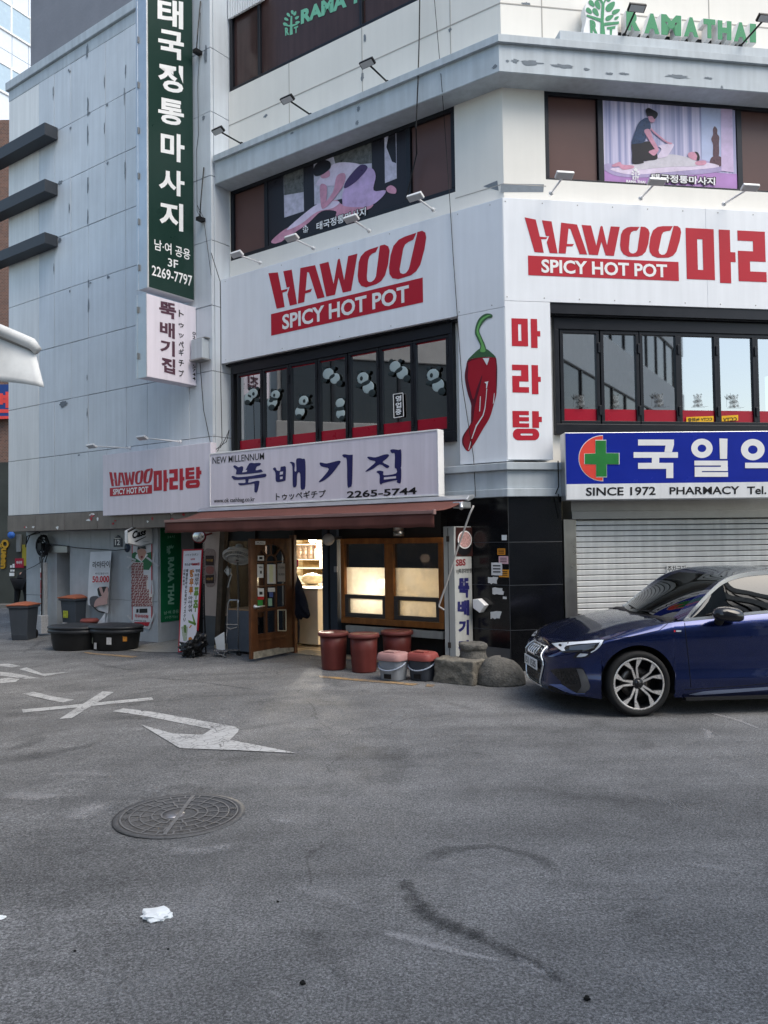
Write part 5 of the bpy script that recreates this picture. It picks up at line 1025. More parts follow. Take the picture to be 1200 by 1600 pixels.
mb = MB(); mb.prism([(t1 + .002, dy(495), ZB), (t1 + .002, dy(970), ZB + .01), (t1 + .002, dy(970), dzz(970, 1385)), (t1 + .002, dy(800), dzz(800, 1395)), (t1 + .002, dy(800), dzz(800, 1385)), (t1 + .002, dy(498), dzz(498, 1440))], (.01, 0, 0)); cbp('kick_plate', mb, M('scuffed_plate', srgb(150, 144, 130), .7, var=.4, vs=14, streak=.3), door)
mb = MB(); yh, zh = dy(518), dzz(518, 900); mb.lathe((t1, yh, zh), [(.03, 0), (.03, .012), (.015, .02), (.015, .05)], 14, 'x'); mb.tube([(t1 + .05, yh, zh), (t1 + .055, yh + .14, zh + .005)], .011, 8); cbp('handle', mb, mALU, door)
def dq(x0, y0, x1, y1, o=.004): return [(t1 + o, dy(x0), dzz(x0, y0)), (t1 + o, dy(x1), dzz(x1, y0)), (t1 + o, dy(x1), dzz(x1, y1)), (t1 + o, dy(x0), dzz(x0, y1))]
mCARD = M('paper', srgb(206, 206, 202), .7); mPGREEN = M('card_green', srgb(38, 130, 54), .5); mPRED = M('card_red', srgb(176, 28, 34), .5); mPBLU = M('card_blue', srgb(70, 92, 150), .5)
for (x0, y0, x1, y1), m_ in (((528, 118, 648, 160), mCARD), ((556, 292, 630, 350), mCARD), ((549, 395, 622, 555), mCARD), ((667, 395, 768, 625), mCARD), ((692, 402, 735, 608), M('pale_yellow_paper', srgb(206, 206, 166), .7)), ((790, 385, 880, 600), M('grey_paper', srgb(140, 136, 132), .7)), ((552, 680, 626, 778), mCARD), ((550, 782, 626, 815), mPRED), ((550, 820, 610, 892), mPGREEN), ((675, 672, 758, 722), mCARD), ((690, 726, 735, 785), mPBLU), ((676, 800, 722, 890), M('pale_green_card', srgb(140, 176, 150), .6))):
    o = .004 if m_ is not mCARD or x0 != 667 else .003; mb = MB(); mb.poly(dq(x0, y0, x1, y1, o)); cbp('sticker', mb, m_, door)
mb = MB(); mb.text_q('VISA', dq(565, 420, 612, 440, .006), .04); mb.text_q('7,000', dq(800, 420, 872, 450, .006), .01); mb.text_q('8,000', dq(800, 500, 872, 530, .006), .01); mb.text_q('PULL', dq(545, 130, 632, 148, .006), .01); mb.poly(dq(572, 305, 612, 335, .006)); mb.poly(dq(570, 720, 608, 755, .006)); mb.poly(dq(580, 470, 602, 505, .006)); cbp('sticker_print', mb, mINK, door)
mb = MB(); p = dq(790, 938, 884, 1185, .006)
for a, b in zip(p, p[1:] + p[:1]): mb.tube([a, b], .008, 5)
cbp('pane_bead', mb, M('pale_bead', srgb(190, 178, 150), .5), door)
mb = MB(); mb.box(DX - .07, DX + .03, Y0 + .008, Y0 + .07, -.05, ZT + .05); cbp('door_jamb', mb, mWOODD, bev=.004)
mb = MB(); mb.box(DX - .06, xA(506), Y0 - .02, YF + .12, -.06, .014); cbp('threshold', mb, mGALV)

# ================================================================== awning
T = Thing('awning', 'dark red retractable awning with hanging valance over the restaurant front', 'awning', A, (-3, -.25, 1.9))
ax0, ax1 = A.hit(314, 798, -.25)[0], A.hit(735, 780, -.25)[0]; fx0, fx1 = -5.33, A.hit(678, 797, -1.05)[0]; zc, zfb = 2.19, A.hit(678, 799, -1.05)[2]; zv = A.hit(677, 823.5, -1.05)[2]
mb = MB(); mb.prism([(ax0, -.30, zc - .03), (ax0, -.14, zc + .02), (ax0, -.14, zc + .07), (ax0, -.28, zc + .05), (ax0, -.34, zc + .0)], (ax1 - ax0, 0, 0)); T.part('cassette', mb, mALU, bev=.01)
mCAN = M('maroon_canvas', srgb(98, 60, 54), .85, var=.12, vs=3, streak=.08, bump=.3, bs=180)
mb = MB(); nx, ny = 40, 6; vs = []
for i in range(nx + 1):
    for j in range(ny + 1):
        t = j / ny; u = i / nx; xa = ax0 + .05 + (ax1 - .05 - ax0 - .05) * u; xb = fx0 + (fx1 - fx0) * u
        vs.append((xa + (xb - xa) * t, -.29 + (-1.05 + .29) * t, zc - .01 + (zfb - zc + .02) * t - .035 * sin(pi * t) + .006 * sin(u * 30) * t))
mb.smooth = True; mb.add(vs, [(i * (ny + 1) + j, (i + 1) * (ny + 1) + j, (i + 1) * (ny + 1) + j + 1, i * (ny + 1) + j + 1) for i in range(nx) for j in range(ny)]); o = T.part('canopy', mb, mCAN)
sm_ = o.modifiers.new('thickness', 'SOLIDIFY'); sm_.thickness = .006
mb = MB(); vs = []
for i in range(81):
    u = i / 80; x = fx0 + (fx1 - fx0) * u
    for j in range(4): t = j / 3; vs.append((x, -1.055 + .012 * sin(u * 46) * t, zfb - .02 + (zv - zfb + .02) * t + .004 * sin(u * 80) * t))
mb.smooth = True; mb.add(vs, [(i * 4 + j, (i + 1) * 4 + j, (i + 1) * 4 + j + 1, i * 4 + j + 1) for i in range(80) for j in range(3)]); o = T.part('valance', mb, mCAN); sm_ = o.modifiers.new('thickness', 'SOLIDIFY'); sm_.thickness = .005
mb = MB(); mb.box(fx0, fx1, -1.075, -1.04, zfb - .025, zfb + .015); mb.box(fx1, fx1 + .02, -1.085, -1.03, zfb - .035, zfb + .025); T.part('front_bar', mb, M('bar_maroon', srgb(150, 120, 116), .4, metal=.3), bev=.004)
for s in (.12, .88): xa = ax0 + (ax1 - ax0) * s; xb = fx0 + (fx1 - fx0) * s; mb = MB(); mb.tube([(xa, -.2, zc - .12), ((xa + xb) / 2 + (.3 if s < .5 else -.3), -.62, zc - .22), (xb, -1.04, zfb - .03)], .02, 8); T.part('arm', mb, mALU)
p = A.hit(738, 792, -.35); mb = MB(); mb.box(ax1 - .16, ax1 - .02, -.42, -.2, zc - .11, zc - .03); mb.tube([(ax1 - .05, -.4, zc - .05), (ax1 - .01, -.46, zc - .12)], .03, 8); T.part('gear_box', mb, mALU, bev=.01)
mb = MB(); y_ = -.5; pts = [A.hit(*q, y_) for q in ((740, 790), (734, 803), (714, 860), (700, 905), (686, 945), (686, 948), (694, 953))]; mb.tube(pts, .012, 8); T.part('crank_rod', mb, M('grey_white_rod', srgb(176, 172, 168), .4))

# ================================================================== SBS blade sign standing at the corner
xs = A.hit(738, 930, YF - .02)[0]; yo = A.side(711, 930, xs)[1]; xo = A.hit(694, 930, yo)[0]
T = Thing('blade_sign', 'narrow grey white light box with a bowl picture and SBS lettering by the black tiles', 'blade sign', A, (xs, yo, 0)); zt_ = A.side(711, 822.5, xs)[2]
mCASE = M('worn_white_case', srgb(176, 178, 176), .45, var=.08, vs=2, streak=.12)
mb = MB(); mb.box(xo, xs, yo, YF - .02, -.05, zt_); T.part('case', mb, mCASE, bev=.006)
mb = MB(); x_ = xo + (xs - xo) * .42
mb.box(x_, x_ + .006, yo - .004, yo, 0, zt_ - .02); T.part('seam', mb, mINK); mb = MB()
for py in (842, 1008): z = A.hit(705, py, yo)[2]; mb.box(x_ - .015, x_ + .025, yo - .014, yo - .005, z - .035, z + .035)
T.part('hinge', mb, M('dark_hinge', srgb(60, 52, 48), .5))
k = lambda x, y: (700 + x / 7.44, 815 + y / 7.44); sq = lambda pts, o=.003: [(xs + o, A.side(*k(*p), xs)[1], A.side(*k(*p), xs)[2]) for p in pts]
mb = MB(); mb.poly(sq([(88, 66), (284, 66), (284, 405), (84, 405)])); bp = T.part('bowl_picture', mb, M('picture_dark', srgb(60, 34, 32), .4, var=.5, vs=25)); mb = MB(); mb.poly(sq([(95 + 90 * (1 + cos(2 * pi * i / 24)), 285 + 112 * sin(2 * pi * i / 24)) for i in range(24)], .005)); T.part('bowl', mb, mINK, bp)
mb = MB(); mb.poly(sq([(190 + 82 * cos(2 * pi * i / 24), 210 + 105 * sin(2 * pi * i / 24)) for i in range(24)], .007)); T.part('bowl_rim', mb, mWHITE, bp); mb = MB(); mb.poly(sq([(190 + 72 * cos(2 * pi * i / 24), 210 + 92 * sin(2 * pi * i / 24)) for i in range(24)], .009)); T.part('soup', mb, M('soup', srgb(190, 150, 146), .4, var=.5, vs=40), bp)
mb = MB(); mb.text_q('SBS', sq([(90, 440), (202, 432), (202, 510), (90, 518)]), .03); T.part('red_lettering', mb, mREDD); mb = MB(); mb.text_q('VJ특공대방영', sq([(92, 552), (270, 540), (270, 602), (92, 612)]), .012); T.part('small_lettering', mb, mINK)
mb = MB()
for c_, q in zip('뚝배기집', ((118, 652, 246, 886), (110, 910, 246, 1092), (120, 1140, 242, 1318), (118, 1376, 240, 1560))): mb.text_q(c_, sq([(q[0], q[1] + 6), (q[2], q[1]), (q[2], q[3]), (q[0], q[3] - 12)]), .055)
T.part('brush_lettering', mb, mNAVY)
mb = MB(); p = A.hit(746, 944, YF - .1); mb.prism([(p[0] - .06, YF - .12, p[2] + .06), (p[0] + .02, YF - .12, p[2] + .07), (p[0] + .12, YF - .12, p[2] - .01), (p[0] + .04, YF - .12, p[2] - .11), (p[0] - .06, YF - .12, p[2] - .05)], (0, .11, 0)); single('letter_tray', 'small white tray fixed on the tiles behind the SBS light box', 'tray', mb, mWHITE, A, (p[0], YF - .05, p[2]), bev=.006)
# papers on the black tiles
papers = [(788, 840, 8, 8, (214, 220, 222), 'small pale sticker highest on the black tiles'), (783.5, 862, 12.5, 10, (196, 130, 40), 'upper orange sticker on the black tiles'), (787, 875, 15, 12, (214, 176, 186), 'pink flyer on the black tiles between the two orange stickers'), (776.5, 889, 17, 20, (206, 208, 212), 'larger white paper on the black tiles, left of the orange one'), (787.5, 896, 16, 12, (206, 140, 44), 'lower orange sticker on the black tiles'), (769.5, 906.5, 14, 11, (204, 206, 208), 'torn white paper below the stack of flyers'), (778, 923.5, 17, 11, (204, 206, 208), 'ragged white paper in the middle of the black tiles'), (789, 934, 6, 4, (196, 198, 200), 'tiny white paper scrap on the black tiles'), (775, 961, 17, 12, (204, 206, 208), 'torn white paper lowest on the black tiles')]
mHIDE = {}
for i, (px, py, w, h, c_, lb) in enumerate(papers):
    a, b = A.hit(px - w / 2, py - h / 2, YT), A.hit(px + w / 2, py + h / 2, YT); R_ = random.Random(i); P = []; y_ = YT - .003 - .0012 * (i % 4)
    j = .18 if 'torn' in lb or 'ragged' in lb else .02
    for u, v in [(0, 0), (.25, 0), (.5, 0), (.75, 0), (1, 0), (1, .3), (1, .6), (1, 1), (.7, 1), (.4, 1), (.2, 1), (0, 1), (0, .5)]: P.append((a[0] + (b[0] - a[0]) * (u + R_.uniform(-j, j) * (u > .5)), y_, a[2] + (b[2] - a[2]) * (v + R_.uniform(-j, j) * .6)))
    mb = MB(); mb.prism(P[::-1], (0, .001, 0)); T = Thing('paper_notice', lb, 'paper', A, (a[0], YT, b[2])); T.part('sheet', mb, M('paper_%d' % i, srgb(*c_), .7, var=.06))
    if w > 11 and i not in (5, 6, 8):
        mb = MB(); n_ = 3
        for q in range(n_): z_ = a[2] + (b[2] - a[2]) * (.2 + .24 * q); mb.box(a[0] + (b[0] - a[0]) * .15, b[0] - (b[0] - a[0]) * .15, y_ - .001, y_ - .0004, z_, z_ + (b[2] - a[2]) * .1)
        T.part('print', mb, mINK)
mb = MB(); qa = B.q4([(1042, 882), (1073, 881), (1073, 904.5), (1042, 905.5)], YT + .02); T = Thing('paper_notice', 'paper no-parking notice pasted on the roller shutter', 'paper', B, qa[0]); mb.poly([(p[0], YT + .026, p[2]) for p in qa]); T.part('sheet', mb, M('aged_paper', srgb(212, 212, 210), .75, var=.06)); mb = MB(); mb.text_q('주차금지', B.q4([(1043, 884.5), (1071, 883.5), (1071, 893), (1043, 894)], YT + .024), .01); mb.text_q('연락처 없을시', B.q4([(1043, 898), (1070, 897), (1070, 902), (1043, 903)], YT + .024)); T.part('lettering', mb, mINK)

# ================================================================== tubs, buckets and stones along the restaurant wall
def lofted(mb, rings, cap=True):
    n = len(rings[0]); v = [p for r_ in rings for p in r_]; f = []
    for i in range(len(rings) - 1): f += [(i * n + k, i * n + (k + 1) % n, (i + 1) * n + (k + 1) % n, (i + 1) * n + k) for k in range(n)]
    if cap: f += [list(range(n - 1, -1, -1)), list(range((len(rings) - 1) * n, len(rings) * n))]
    sm = mb.smooth; mb.smooth = True; mb.add(v, f); mb.smooth = sm; return mb
mTUB = M('red_brown_plastic', srgb(100, 46, 42), .45, var=.12, vs=5, streak=.1); mTUBL = M('red_brown_lid', srgb(116, 62, 58), .5, var=.12)
for i, (px, py, lb) in enumerate(((521.5, 1045, 'red brown plastic tub with lid, first one right of the doorway'), (569, 1049, 'red brown plastic tub with lid, middle one under the window'), (621, 1043, 'red brown plastic tub half hidden behind the two lidded buckets'))):
    g = ground(px, py); T = Thing('plastic_tub', lb, 'tub', W, tuple(g), 'red brown tubs under the window'); r_ = .185 if i < 2 else .2; h = .47
    mb = MB(); mb.lathe(tuple(g), [(r_ * .84, 0), (r_ * .86, .02), (r_ * .93, h * .6), (r_ * .96, h), (0, h)], 32); T.part('body', mb, mTUB)
    mb = MB(); mb.lathe((g.x, g.y, g.z + h + .002), [(r_ * .97, -.035), (r_ * 1.1, -.03), (r_ * 1.1, 0), (r_ * 1.06, .018), (r_ * .9, .022), (r_ * .85, .014), (0, .02)], 32); T.part('lid', mb, mTUBL)
def bucket(px, py, lb, body, lid, s=1.0):
    g = ground(px, py); T = Thing('lidded_bucket', lb, 'bucket', A, A.loc(g), 'lidded kitchen waste buckets'); x, y, z = A.loc(g); w, d, h = .165 * s, .14 * s, .27
    sq_ = lambda k_, zz, n=24, e=.45: [(x + w * k_ * (abs(cos(t)) ** e) * (1 if cos(t) > 0 else -1), y + d * k_ * (abs(sin(t)) ** e) * (1 if sin(t) > 0 else -1), z + zz) for t in [2 * pi * i / n for i in range(n)]]
    mb = MB(); lofted(mb, [sq_(.80, 0), sq_(.83, .02), sq_(.95, h * .8), sq_(1.0, h)]); T.part('body', mb, body)
    mb = MB(); lofted(mb, [sq_(1.04, h - .03), sq_(1.09, h - .028), sq_(1.09, h + .005), sq_(1.0, h + .05), sq_(.85, h + .065)]); mb.box(x - w * .5, x + w * .5, y - d * .7, y + d * .2, z + h + .06, z + h + .082); T.part('lid', mb, lid, bev=.006)
    mb = MB(); mb.tube([(x - w * 1.08, y, z + h - .05)] + [(x - w * 1.12 * cos(pi * i / 12), y - d * 1.12 * sin(pi * i / 12) - .01, z + h - .05 - .09 * sin(pi * i / 12)) for i in range(1, 12)] + [(x + w * 1.08, y, z + h - .05)], .009, 8); T.part('handle', mb, M('handle_plastic', srgb(150, 160, 176), .4))
    mb = MB(); mb.box(x - .05, x + .05, y - d * .95, y - d * .82, z + .03, z + .085); T.part('latch', mb, mINK, bev=.004)
mPLID = M('faded_pink_lid', srgb(164, 126, 124), .5, var=.08); bucket(615, 1062, 'pale grey bucket with a pink lid and carrying handle in front of the tubs', M('pale_grey_plastic', srgb(136, 142, 150), .45, var=.08), mPLID); bucket(661, 1062, 'dark grey bucket with a red lid next to the rough stone block', M('dark_grey_plastic', srgb(62, 66, 74), .45, var=.08), M('red_lid', srgb(140, 72, 68), .45, var=.08), .98)
def stone_mat(name, c_):
    m = M(name, c_, .9, var=.3, vs=22, bump=1, bs=45); return m
mSTONE = stone_mat('granite', srgb(112, 108, 100)); mSTONE2 = stone_mat('dark_granite', srgb(96, 94, 90))
def rough(o, s, seed, disp=.02, sub=4):
    bm_ = bmesh.new(); bm_.from_mesh(o.data); bmesh.ops.subdivide_edges(bm_, edges=bm_.edges[:], cuts=sub, use_grid_fill=True)
    from mathutils import noise
    for v in bm_.verts: v.co += Vector((noise.noise(v.co * s + Vector((seed, 0, 0))), noise.noise(v.co * s + Vector((0, seed, 3))), noise.noise(v.co * s + Vector((5, 0, seed))))) * disp + Vector((noise.noise(v.co * s * 3.1), noise.noise(v.co * s * 3.3 + Vector((9, 2, 1))), 0)) * disp * .4
    for f in bm_.faces: f.smooth = True
    bm_.to_mesh(o.data); bm_.free()
g = ground(705, 1068); x, y, z = A.loc(g); mb = MB(); mb.box(x - .23, x + .30, y - .02, y + .28, z - .01, z + .275); o = single('stone_block', 'rough hewn rectangular granite block beside the buckets', 'stone', mb, mSTONE, A, (x, y, z)); rough(o, 11, 2, .022, 14)
g = ground(728, 1066); x, y, z = A.loc(g); mb = MB(); lofted(mb, [[(x + r_ * cos(t) * (1.0), y + .18 + r_ * sin(t), z + zz) for t in [2 * pi * i / 28 for i in range(28)]] for r_, zz in ((.235, 0), (.23, .06), (.195, .18), (.16, .30), (.15, .365), (.165, .38), (.172, .41), (.168, .435), (.15, .445), (.08, .42))]); o = single('stone_mortar', 'flared granite mortar with a rim standing behind the stone block', 'stone', mb, mSTONE2, A, (x, y + .18, z)); rough(o, 14, 5, .012, 1)
g = ground(787, 1073); x, y, z = g; mb = MB(); rings = []
for i in range(9):
    t = i / 8 * pi / 2; rings.append([(x + (.285 * cos(t) ** .75 + .001) * cos(a) * 1.0, y + .2 + .24 * cos(t) ** .75 * sin(a), z + .31 * sin(t) * (1 - .06 * cos(a))) for a in [2 * pi * j / 32 for j in range(32)]])
lofted(mb, rings); o = single('stone_dome', 'rounded granite boulder like a dome by the black tiles and the car', 'stone', mb, mSTONE2, W, (x, y + .2, z)); rough(o, 12, 8, .010, 2)
c = A.hit(513, 843, -.12); T = Thing('globe_lamp', 'unlit white globe lamp on the post right of the doorway', 'lamp', A, (c[0], -.12, c[2])); mb = MB(); mb.ball(c, .088, 24); T.part('globe', mb, M('opal_glass', srgb(176, 172, 168), .25, var=.03)); mb = MB(); mb.tube([(c[0], -.05, c[2] + .02), (c[0] + .02, YF, c[2] + .02)], .025, 8); T.part('bracket', mb, mINK)
# ================================================================== objects along the grey building
mBIN = M('grey_bin_plastic', srgb(70, 76, 84), .5, var=.08, streak=.06); mOLID = M('orange_lid', srgb(168, 98, 70), .5, var=.1)
def wheelie(px, py, lb, rot=0, s=1.0):
    g = ground(px, py); fr = Frame(g.x, g.y, A.ang + rot); T = Thing('wheeled_bin', lb, 'bin', fr, (0, 0, g.z), 'grey wheeled bins with orange lids'); z = g.z; w, d, h = .255 * s, .27 * s, .86 * s
    mb = MB(); P = lambda k_, zz, off=0: [(-w * k_, -d * k_ + off, z + zz), (w * k_, -d * k_ + off, z + zz), (w * k_, d * k_ + off, z + zz), (-w * k_, d * k_ + off, z + zz)]
    r_ = [P(.78, 0, .02), P(.80, .1), P(.97, h - .06), P(1.0, h - .05), P(1.10, h - .05), P(1.10, h)]
    v = [p for q in r_ for p in q]; mb.add(v, [(3, 2, 1, 0)] + [(4 * i + k_, 4 * i + (k_ + 1) % 4, 4 * i + 4 + (k_ + 1) % 4, 4 * i + 4 + k_) for i in range(5) for k_ in range(4)] + [(20, 21, 22, 23)]); T.part('body', mb, mBIN, bev=.015)
    mb = MB(); n = 8; vs = []
    for i in range(n + 1):
        for j in range(n + 1):
            u, v_ = i / n * 2 - 1, j / n * 2 - 1; vs.append((w * 1.13 * u, d * 1.16 * v_, z + h + .012 + .05 * (1 - u * u) * (1 - v_ ** 4)))
    mb.add(vs, [(i * (n + 1) + j, (i + 1) * (n + 1) + j, (i + 1) * (n + 1) + j + 1, i * (n + 1) + j + 1) for i in range(n) for j in range(n)]); mb.smooth = False; o = T.part('lid', mb, mOLID); sm_ = o.modifiers.new('thickness', 'SOLIDIFY'); sm_.thickness = .02; sm_.offset = -1
    mb = MB(); mb.tube([(-w * .8, d * 1.2, z + h - .03), (w * .8, d * 1.2, z + h - .03)], .016, 8); T.part('handle', mb, mBIN)
    for sx in (-1, 1): mb = MB(); mb.lathe((sx * w * .72 + (.0 if sx < 0 else -.05), d * .95, z + .09), [(.04, 0), (.09, .0), (.09, .05), (.04, .05)], 20, 'x'); T.part('wheel', mb, mINK)
    return T, fr, z, w, d, h
gA = (38, 998)
wheelie(37, 999, 'grey wheeled bin with a faded orange lid, beside the sticker covered pole', .55, .80)
T, fr, z, w, d, h = wheelie(122, 995, 'grey wheeled bin with orange lid behind the black tubs', .1, .92)
mb = MB(); mb.box(-.14, .0, -d * .98, -d * .965, z + .40, z + .54); T.part('sticker', mb, M('yellow_sticker', srgb(170, 176, 60), .5, var=.4, vs=30)); mb = MB(); mb.box(-.18, .04, -d * .94, -d * .925, z + .22, z + .30); T.part('label', mb, mWHITE)
g = ground(140, 1000); T = Thing('lidded_bucket', 'small dark bucket with a dusty red lid beside the hanging banner', 'bucket', W, tuple(g), 'lidded kitchen waste buckets'); mb = MB(); mb.lathe((g.x, g.y, g.z), [(.13, 0), (.16, .36), (0, .37)], 24); T.part('body', mb, M('dark_brown_plastic', srgb(58, 54, 52), .5)); mb = MB(); mb.lathe((g.x, g.y, g.z + .365), [(.172, -.02), (.175, .02), (.15, .045), (0, .05)], 24); T.part('lid', mb, M('dusty_red', srgb(132, 70, 64), .6)); mb = MB(); mb.tube([(g.x - .165, g.y, g.z + .33)] + [(g.x - .17 * cos(pi * i / 10), g.y - .17 * sin(pi * i / 10), g.z + .33 - .1 * sin(pi * i / 10)) for i in range(1, 10)] + [(g.x + .165, g.y, g.z + .33)], .007, 6); T.part('handle', mb, mINK)
mTUBK = M('black_rubber_tub', srgb(30, 30, 31), .55, var=.15, vs=6)
def big_tub(px, py, lb, stick):
    g = ground(px, py); fr = Frame(g.x, g.y, A.ang + .28); T = Thing('oval_tub', lb, 'tub', fr, (0, 0, g.z), 'black oval tubs'); z = g.z; a_, b_, h = .47, .32, .36
    el = lambda k_, zz: [(a_ * k_ * cos(t) * (abs(cos(t)) ** -.12 if abs(cos(t)) > .01 else 1), b_ * k_ * sin(t) + .3, z + zz) for t in [2 * pi * i / 40 for i in range(40)]]
    mb = MB(); lofted(mb, [el(.84, 0), el(.87, .02), el(.97, h * .85), el(.99, h)]); T.part('body', mb, mTUBK)
    mb = MB(); lofted(mb, [el(1.0, h - .06), el(1.08, h - .055), el(1.09, h - .01), el(1.05, h), el(1.04, h + .018), el(1.09, h + .02), el(1.1, h + .045), el(1.0, h + .065), el(.6, h + .085), el(.02, h + .09)]); T.part('lid', mb, M('black_lid', srgb(44, 46, 50), .45, var=.15))
    for (t, z0, w_, h_, c_) in stick:
        k_ = .93; P = [(a_ * k_ * cos(t + u * w_) * (abs(cos(t + u * w_)) ** -.12), b_ * k_ * sin(t + u * w_) + .3 - .012, z + z0 + v * h_) for u, v in ((-.5, 0), (.5, 0), (.5, 1), (-.5, 1))]; mb = MB(); mb.poly(P); T.part('label', mb, c_)
    return T
mPAPER2 = M('dull_paper', srgb(190, 190, 192), .7, var=.25, vs=40); mORP = M('ochre_paper', srgb(190, 126, 50), .6, var=.2, vs=30)
big_tub(98, 1018, 'black oval tub with lid standing nearest the sticker covered pole', [(pi * 1.14, .06, .10, .15, mPAPER2)])
big_tub(163, 1018, 'black oval tub with paper labels, farther from the sticker covered pole', [(pi * 1.27, .12, .17, .10, M('grey_label', srgb(120, 124, 112), .7, var=.3, vs=40)), (pi * 1.36, .03, .20, .11, mPAPER2), (pi * 1.56, .12, .2, .12, mPAPER2), (pi * 1.78, .17, .2, .11, mORP)])
# sticker covered pole, meter box, cable clump
c = A.hit(66, 990, YG - .18); T = Thing('utility_pole', 'flat pale pole covered in stickers with black cables at its top', 'pole', A, (c[0], YG - .18, gz(-6.6))); zb_, zt_ = c[2] + .10, A.hit(66, 879, YG - .18)[2]
mb = MB(); mb.box(c[0] - .075, c[0] + .075, YG - .18, YG - .10, zb_, zt_); T.part('pole', mb, M('pale_pole', srgb(176, 178, 180), .5, var=.15, vs=8, streak=.1), bev=.01)
mb = MB(); mb.tube([(c[0] + .01, YG - .2, zb_ + .15), (c[0] + .02, YG - .2, zt_ + .1), (c[0] - .0, YG - .16, zt_ + .35)], .014, 6)
T.part('conduit', mb, mINK); R_ = random.Random(4)
for i in range(9): z0 = zb_ + .3 + (zt_ - zb_ - .4) * i / 9; mb = MB(); mb.box(c[0] - .07 + R_.uniform(0, .01), c[0] - .01, YG - .184, YG - .181, z0, z0 + R_.uniform(.05, .12)); T.part('sticker', mb, R_.choice([mPAPER2, mORP, mPRED, mWHITE]))
mb = MB(); mb.box(c[0] - .11, c[0] + .10, YG - .26, YG - .10, zb_ - .1, zb_ + .28); T.part('meter_box', mb, mPAPER2, bev=.01)
mb = MB(); cc_ = A.hit(67, 853, YG - .12)
for i in range(16):
    a0, a1 = R_.uniform(0, 6.28), R_.uniform(0, 6.28); p = Vector(cc_); rr = R_.uniform(.09, .2); mb.tube([p + Vector((rr * cos(a0 + k_ * .5), R_.uniform(-.04, .04), rr * 1.15 * sin(a0 + k_ * .5))) for k_ in range(9)], .013, 5)
for i, (p0, p1, p2) in enumerate((((40, 855), (42, 838), (62, 832)), ((41, 850), (47, 836), (60, 830)), ((62, 870), (64, 890), (68, 880)), ((74, 840), (76, 860), (70, 880)), ((66, 840), (62, 862), (67, 880)))): mb.tube([A.hit(*q, YG - .1 - .01 * i) for q in (p0, p1, p2)], .012, 5)
mb.box(cc_[0] - .07, cc_[0] + .07, YG - .2, YG - .03, cc_[2] - .08, cc_[2] + .06); T.part('cable_clump', mb, mWIRE)
mb = MB(); mb.tube([A.hit(*q, YG - .06) for q in ((42, 890), (55, 884), (66, 877), (80, 850), (120, 856), (180, 860), (198, 858))], .007, 5); T.part('loose_cable', mb, mWIRE)
# hexagonal beer lamp
xl = A.hit(238, 850, YG - .02)[0]; k = lambda x, y: (190 + x / 7.742, 815 + y / 7.742); sd = lambda pts, o=0: [(xl + o, A.side(*k(*p), xl)[1], A.side(*k(*p), xl)[2]) for p in pts]
HX = [(68, 112), (210, 40), (365, 88), (366, 262), (222, 302), (70, 262)]
T = Thing('light_box_sign', 'white hexagonal beer light box jutting out over the cartoon poster', 'sign', A, (xl, YG, 1.7)); mb = MB(); mb.prism(sd(HX), (-.08, 0, 0)); T.part('case', mb, mWHITE, bev=.008)
mb = MB(); p = sd(HX, .004)
for q, r2 in zip(p, p[1:] + p[:1]): mb.tube([q, r2], .012, 6)
T.part('rim', mb, mALU); mb = MB()
mb.text_q('Cass', sd([(122, 122), (292, 78), (296, 158), (132, 212)], .006), .045, italic=.25); mb.poly(sd([(150, 240), (290, 180), (296, 184), (215, 225), (180, 246)], .006)); mb.poly(sd([(72, 112), (208, 44), (212, 58), (78, 132)], .005)); mb.text_q('premium beer', sd([(256, 238), (326, 232), (326, 244), (256, 250)], .006)); T.part('lettering', mb, mINK)
mb = MB(); q = sd([(370, 120), (400, 110), (400, 240), (370, 250)]); mb.box(xl - .12, xl - .04, q[0][1], YG, q[0][2] - .1, q[0][2] - .05); mb.box(xl - .12, xl - .04, q[0][1], YG, q[2][2] + .05, q[2][2] + .1); T.part('bracket', mb, mGALV)
# house number plate and round tag
q = A.rect(177.5, 838, 190, 854.5, YG - .02); mb = MB(); xm = (q[0] + q[1]) / 2; mb.prism([(q[0], YG - .02, q[2]), (q[1], YG - .02, q[2]), (q[1], YG - .02, q[3] - .05), (xm, YG - .02, q[3] + .02), (q[0], YG - .02, q[3] - .05)], (0, .018, 0)); T = Thing('house_number_plate', 'dark house number plate reading 12 on the grey wall', 'plate', A, (xm, YG, q[2])); T.part('plate', mb, M('slate_plate', srgb(58, 64, 78), .4)); mb = MB(); mb.text_q('12', [(q[0] + .05, YG - .024, q[2] + .14), (q[1] - .05, YG - .024, q[2] + .14), (q[1] - .05, YG - .024, q[2] + .035), (q[0] + .05, YG - .024, q[2] + .035)], .03); mb.box(q[0] + .02, q[1] - .02, YG - .024, YG - .021, q[2] + .165, q[2] + .17); mb.box(q[0] + .04, q[1] - .04, YG - .024, YG - .021, q[3] - .05, q[3] - .035); T.part('lettering', mb, mWHITE)
c = A.hit(198.5, 856, YG - .012); mb = MB(); mb.lathe((c[0], YG - .012, c[2]), [(.085, 0), (.085, .01), (0, .011)], 24, 'y'); single('round_tag', 'round dark blue tag on the wall behind the hexagonal light box', 'sign', mb, M('navy_tag', srgb(52, 64, 84), .5, var=.2, vs=20), A, (c[0], YG, c[2]))
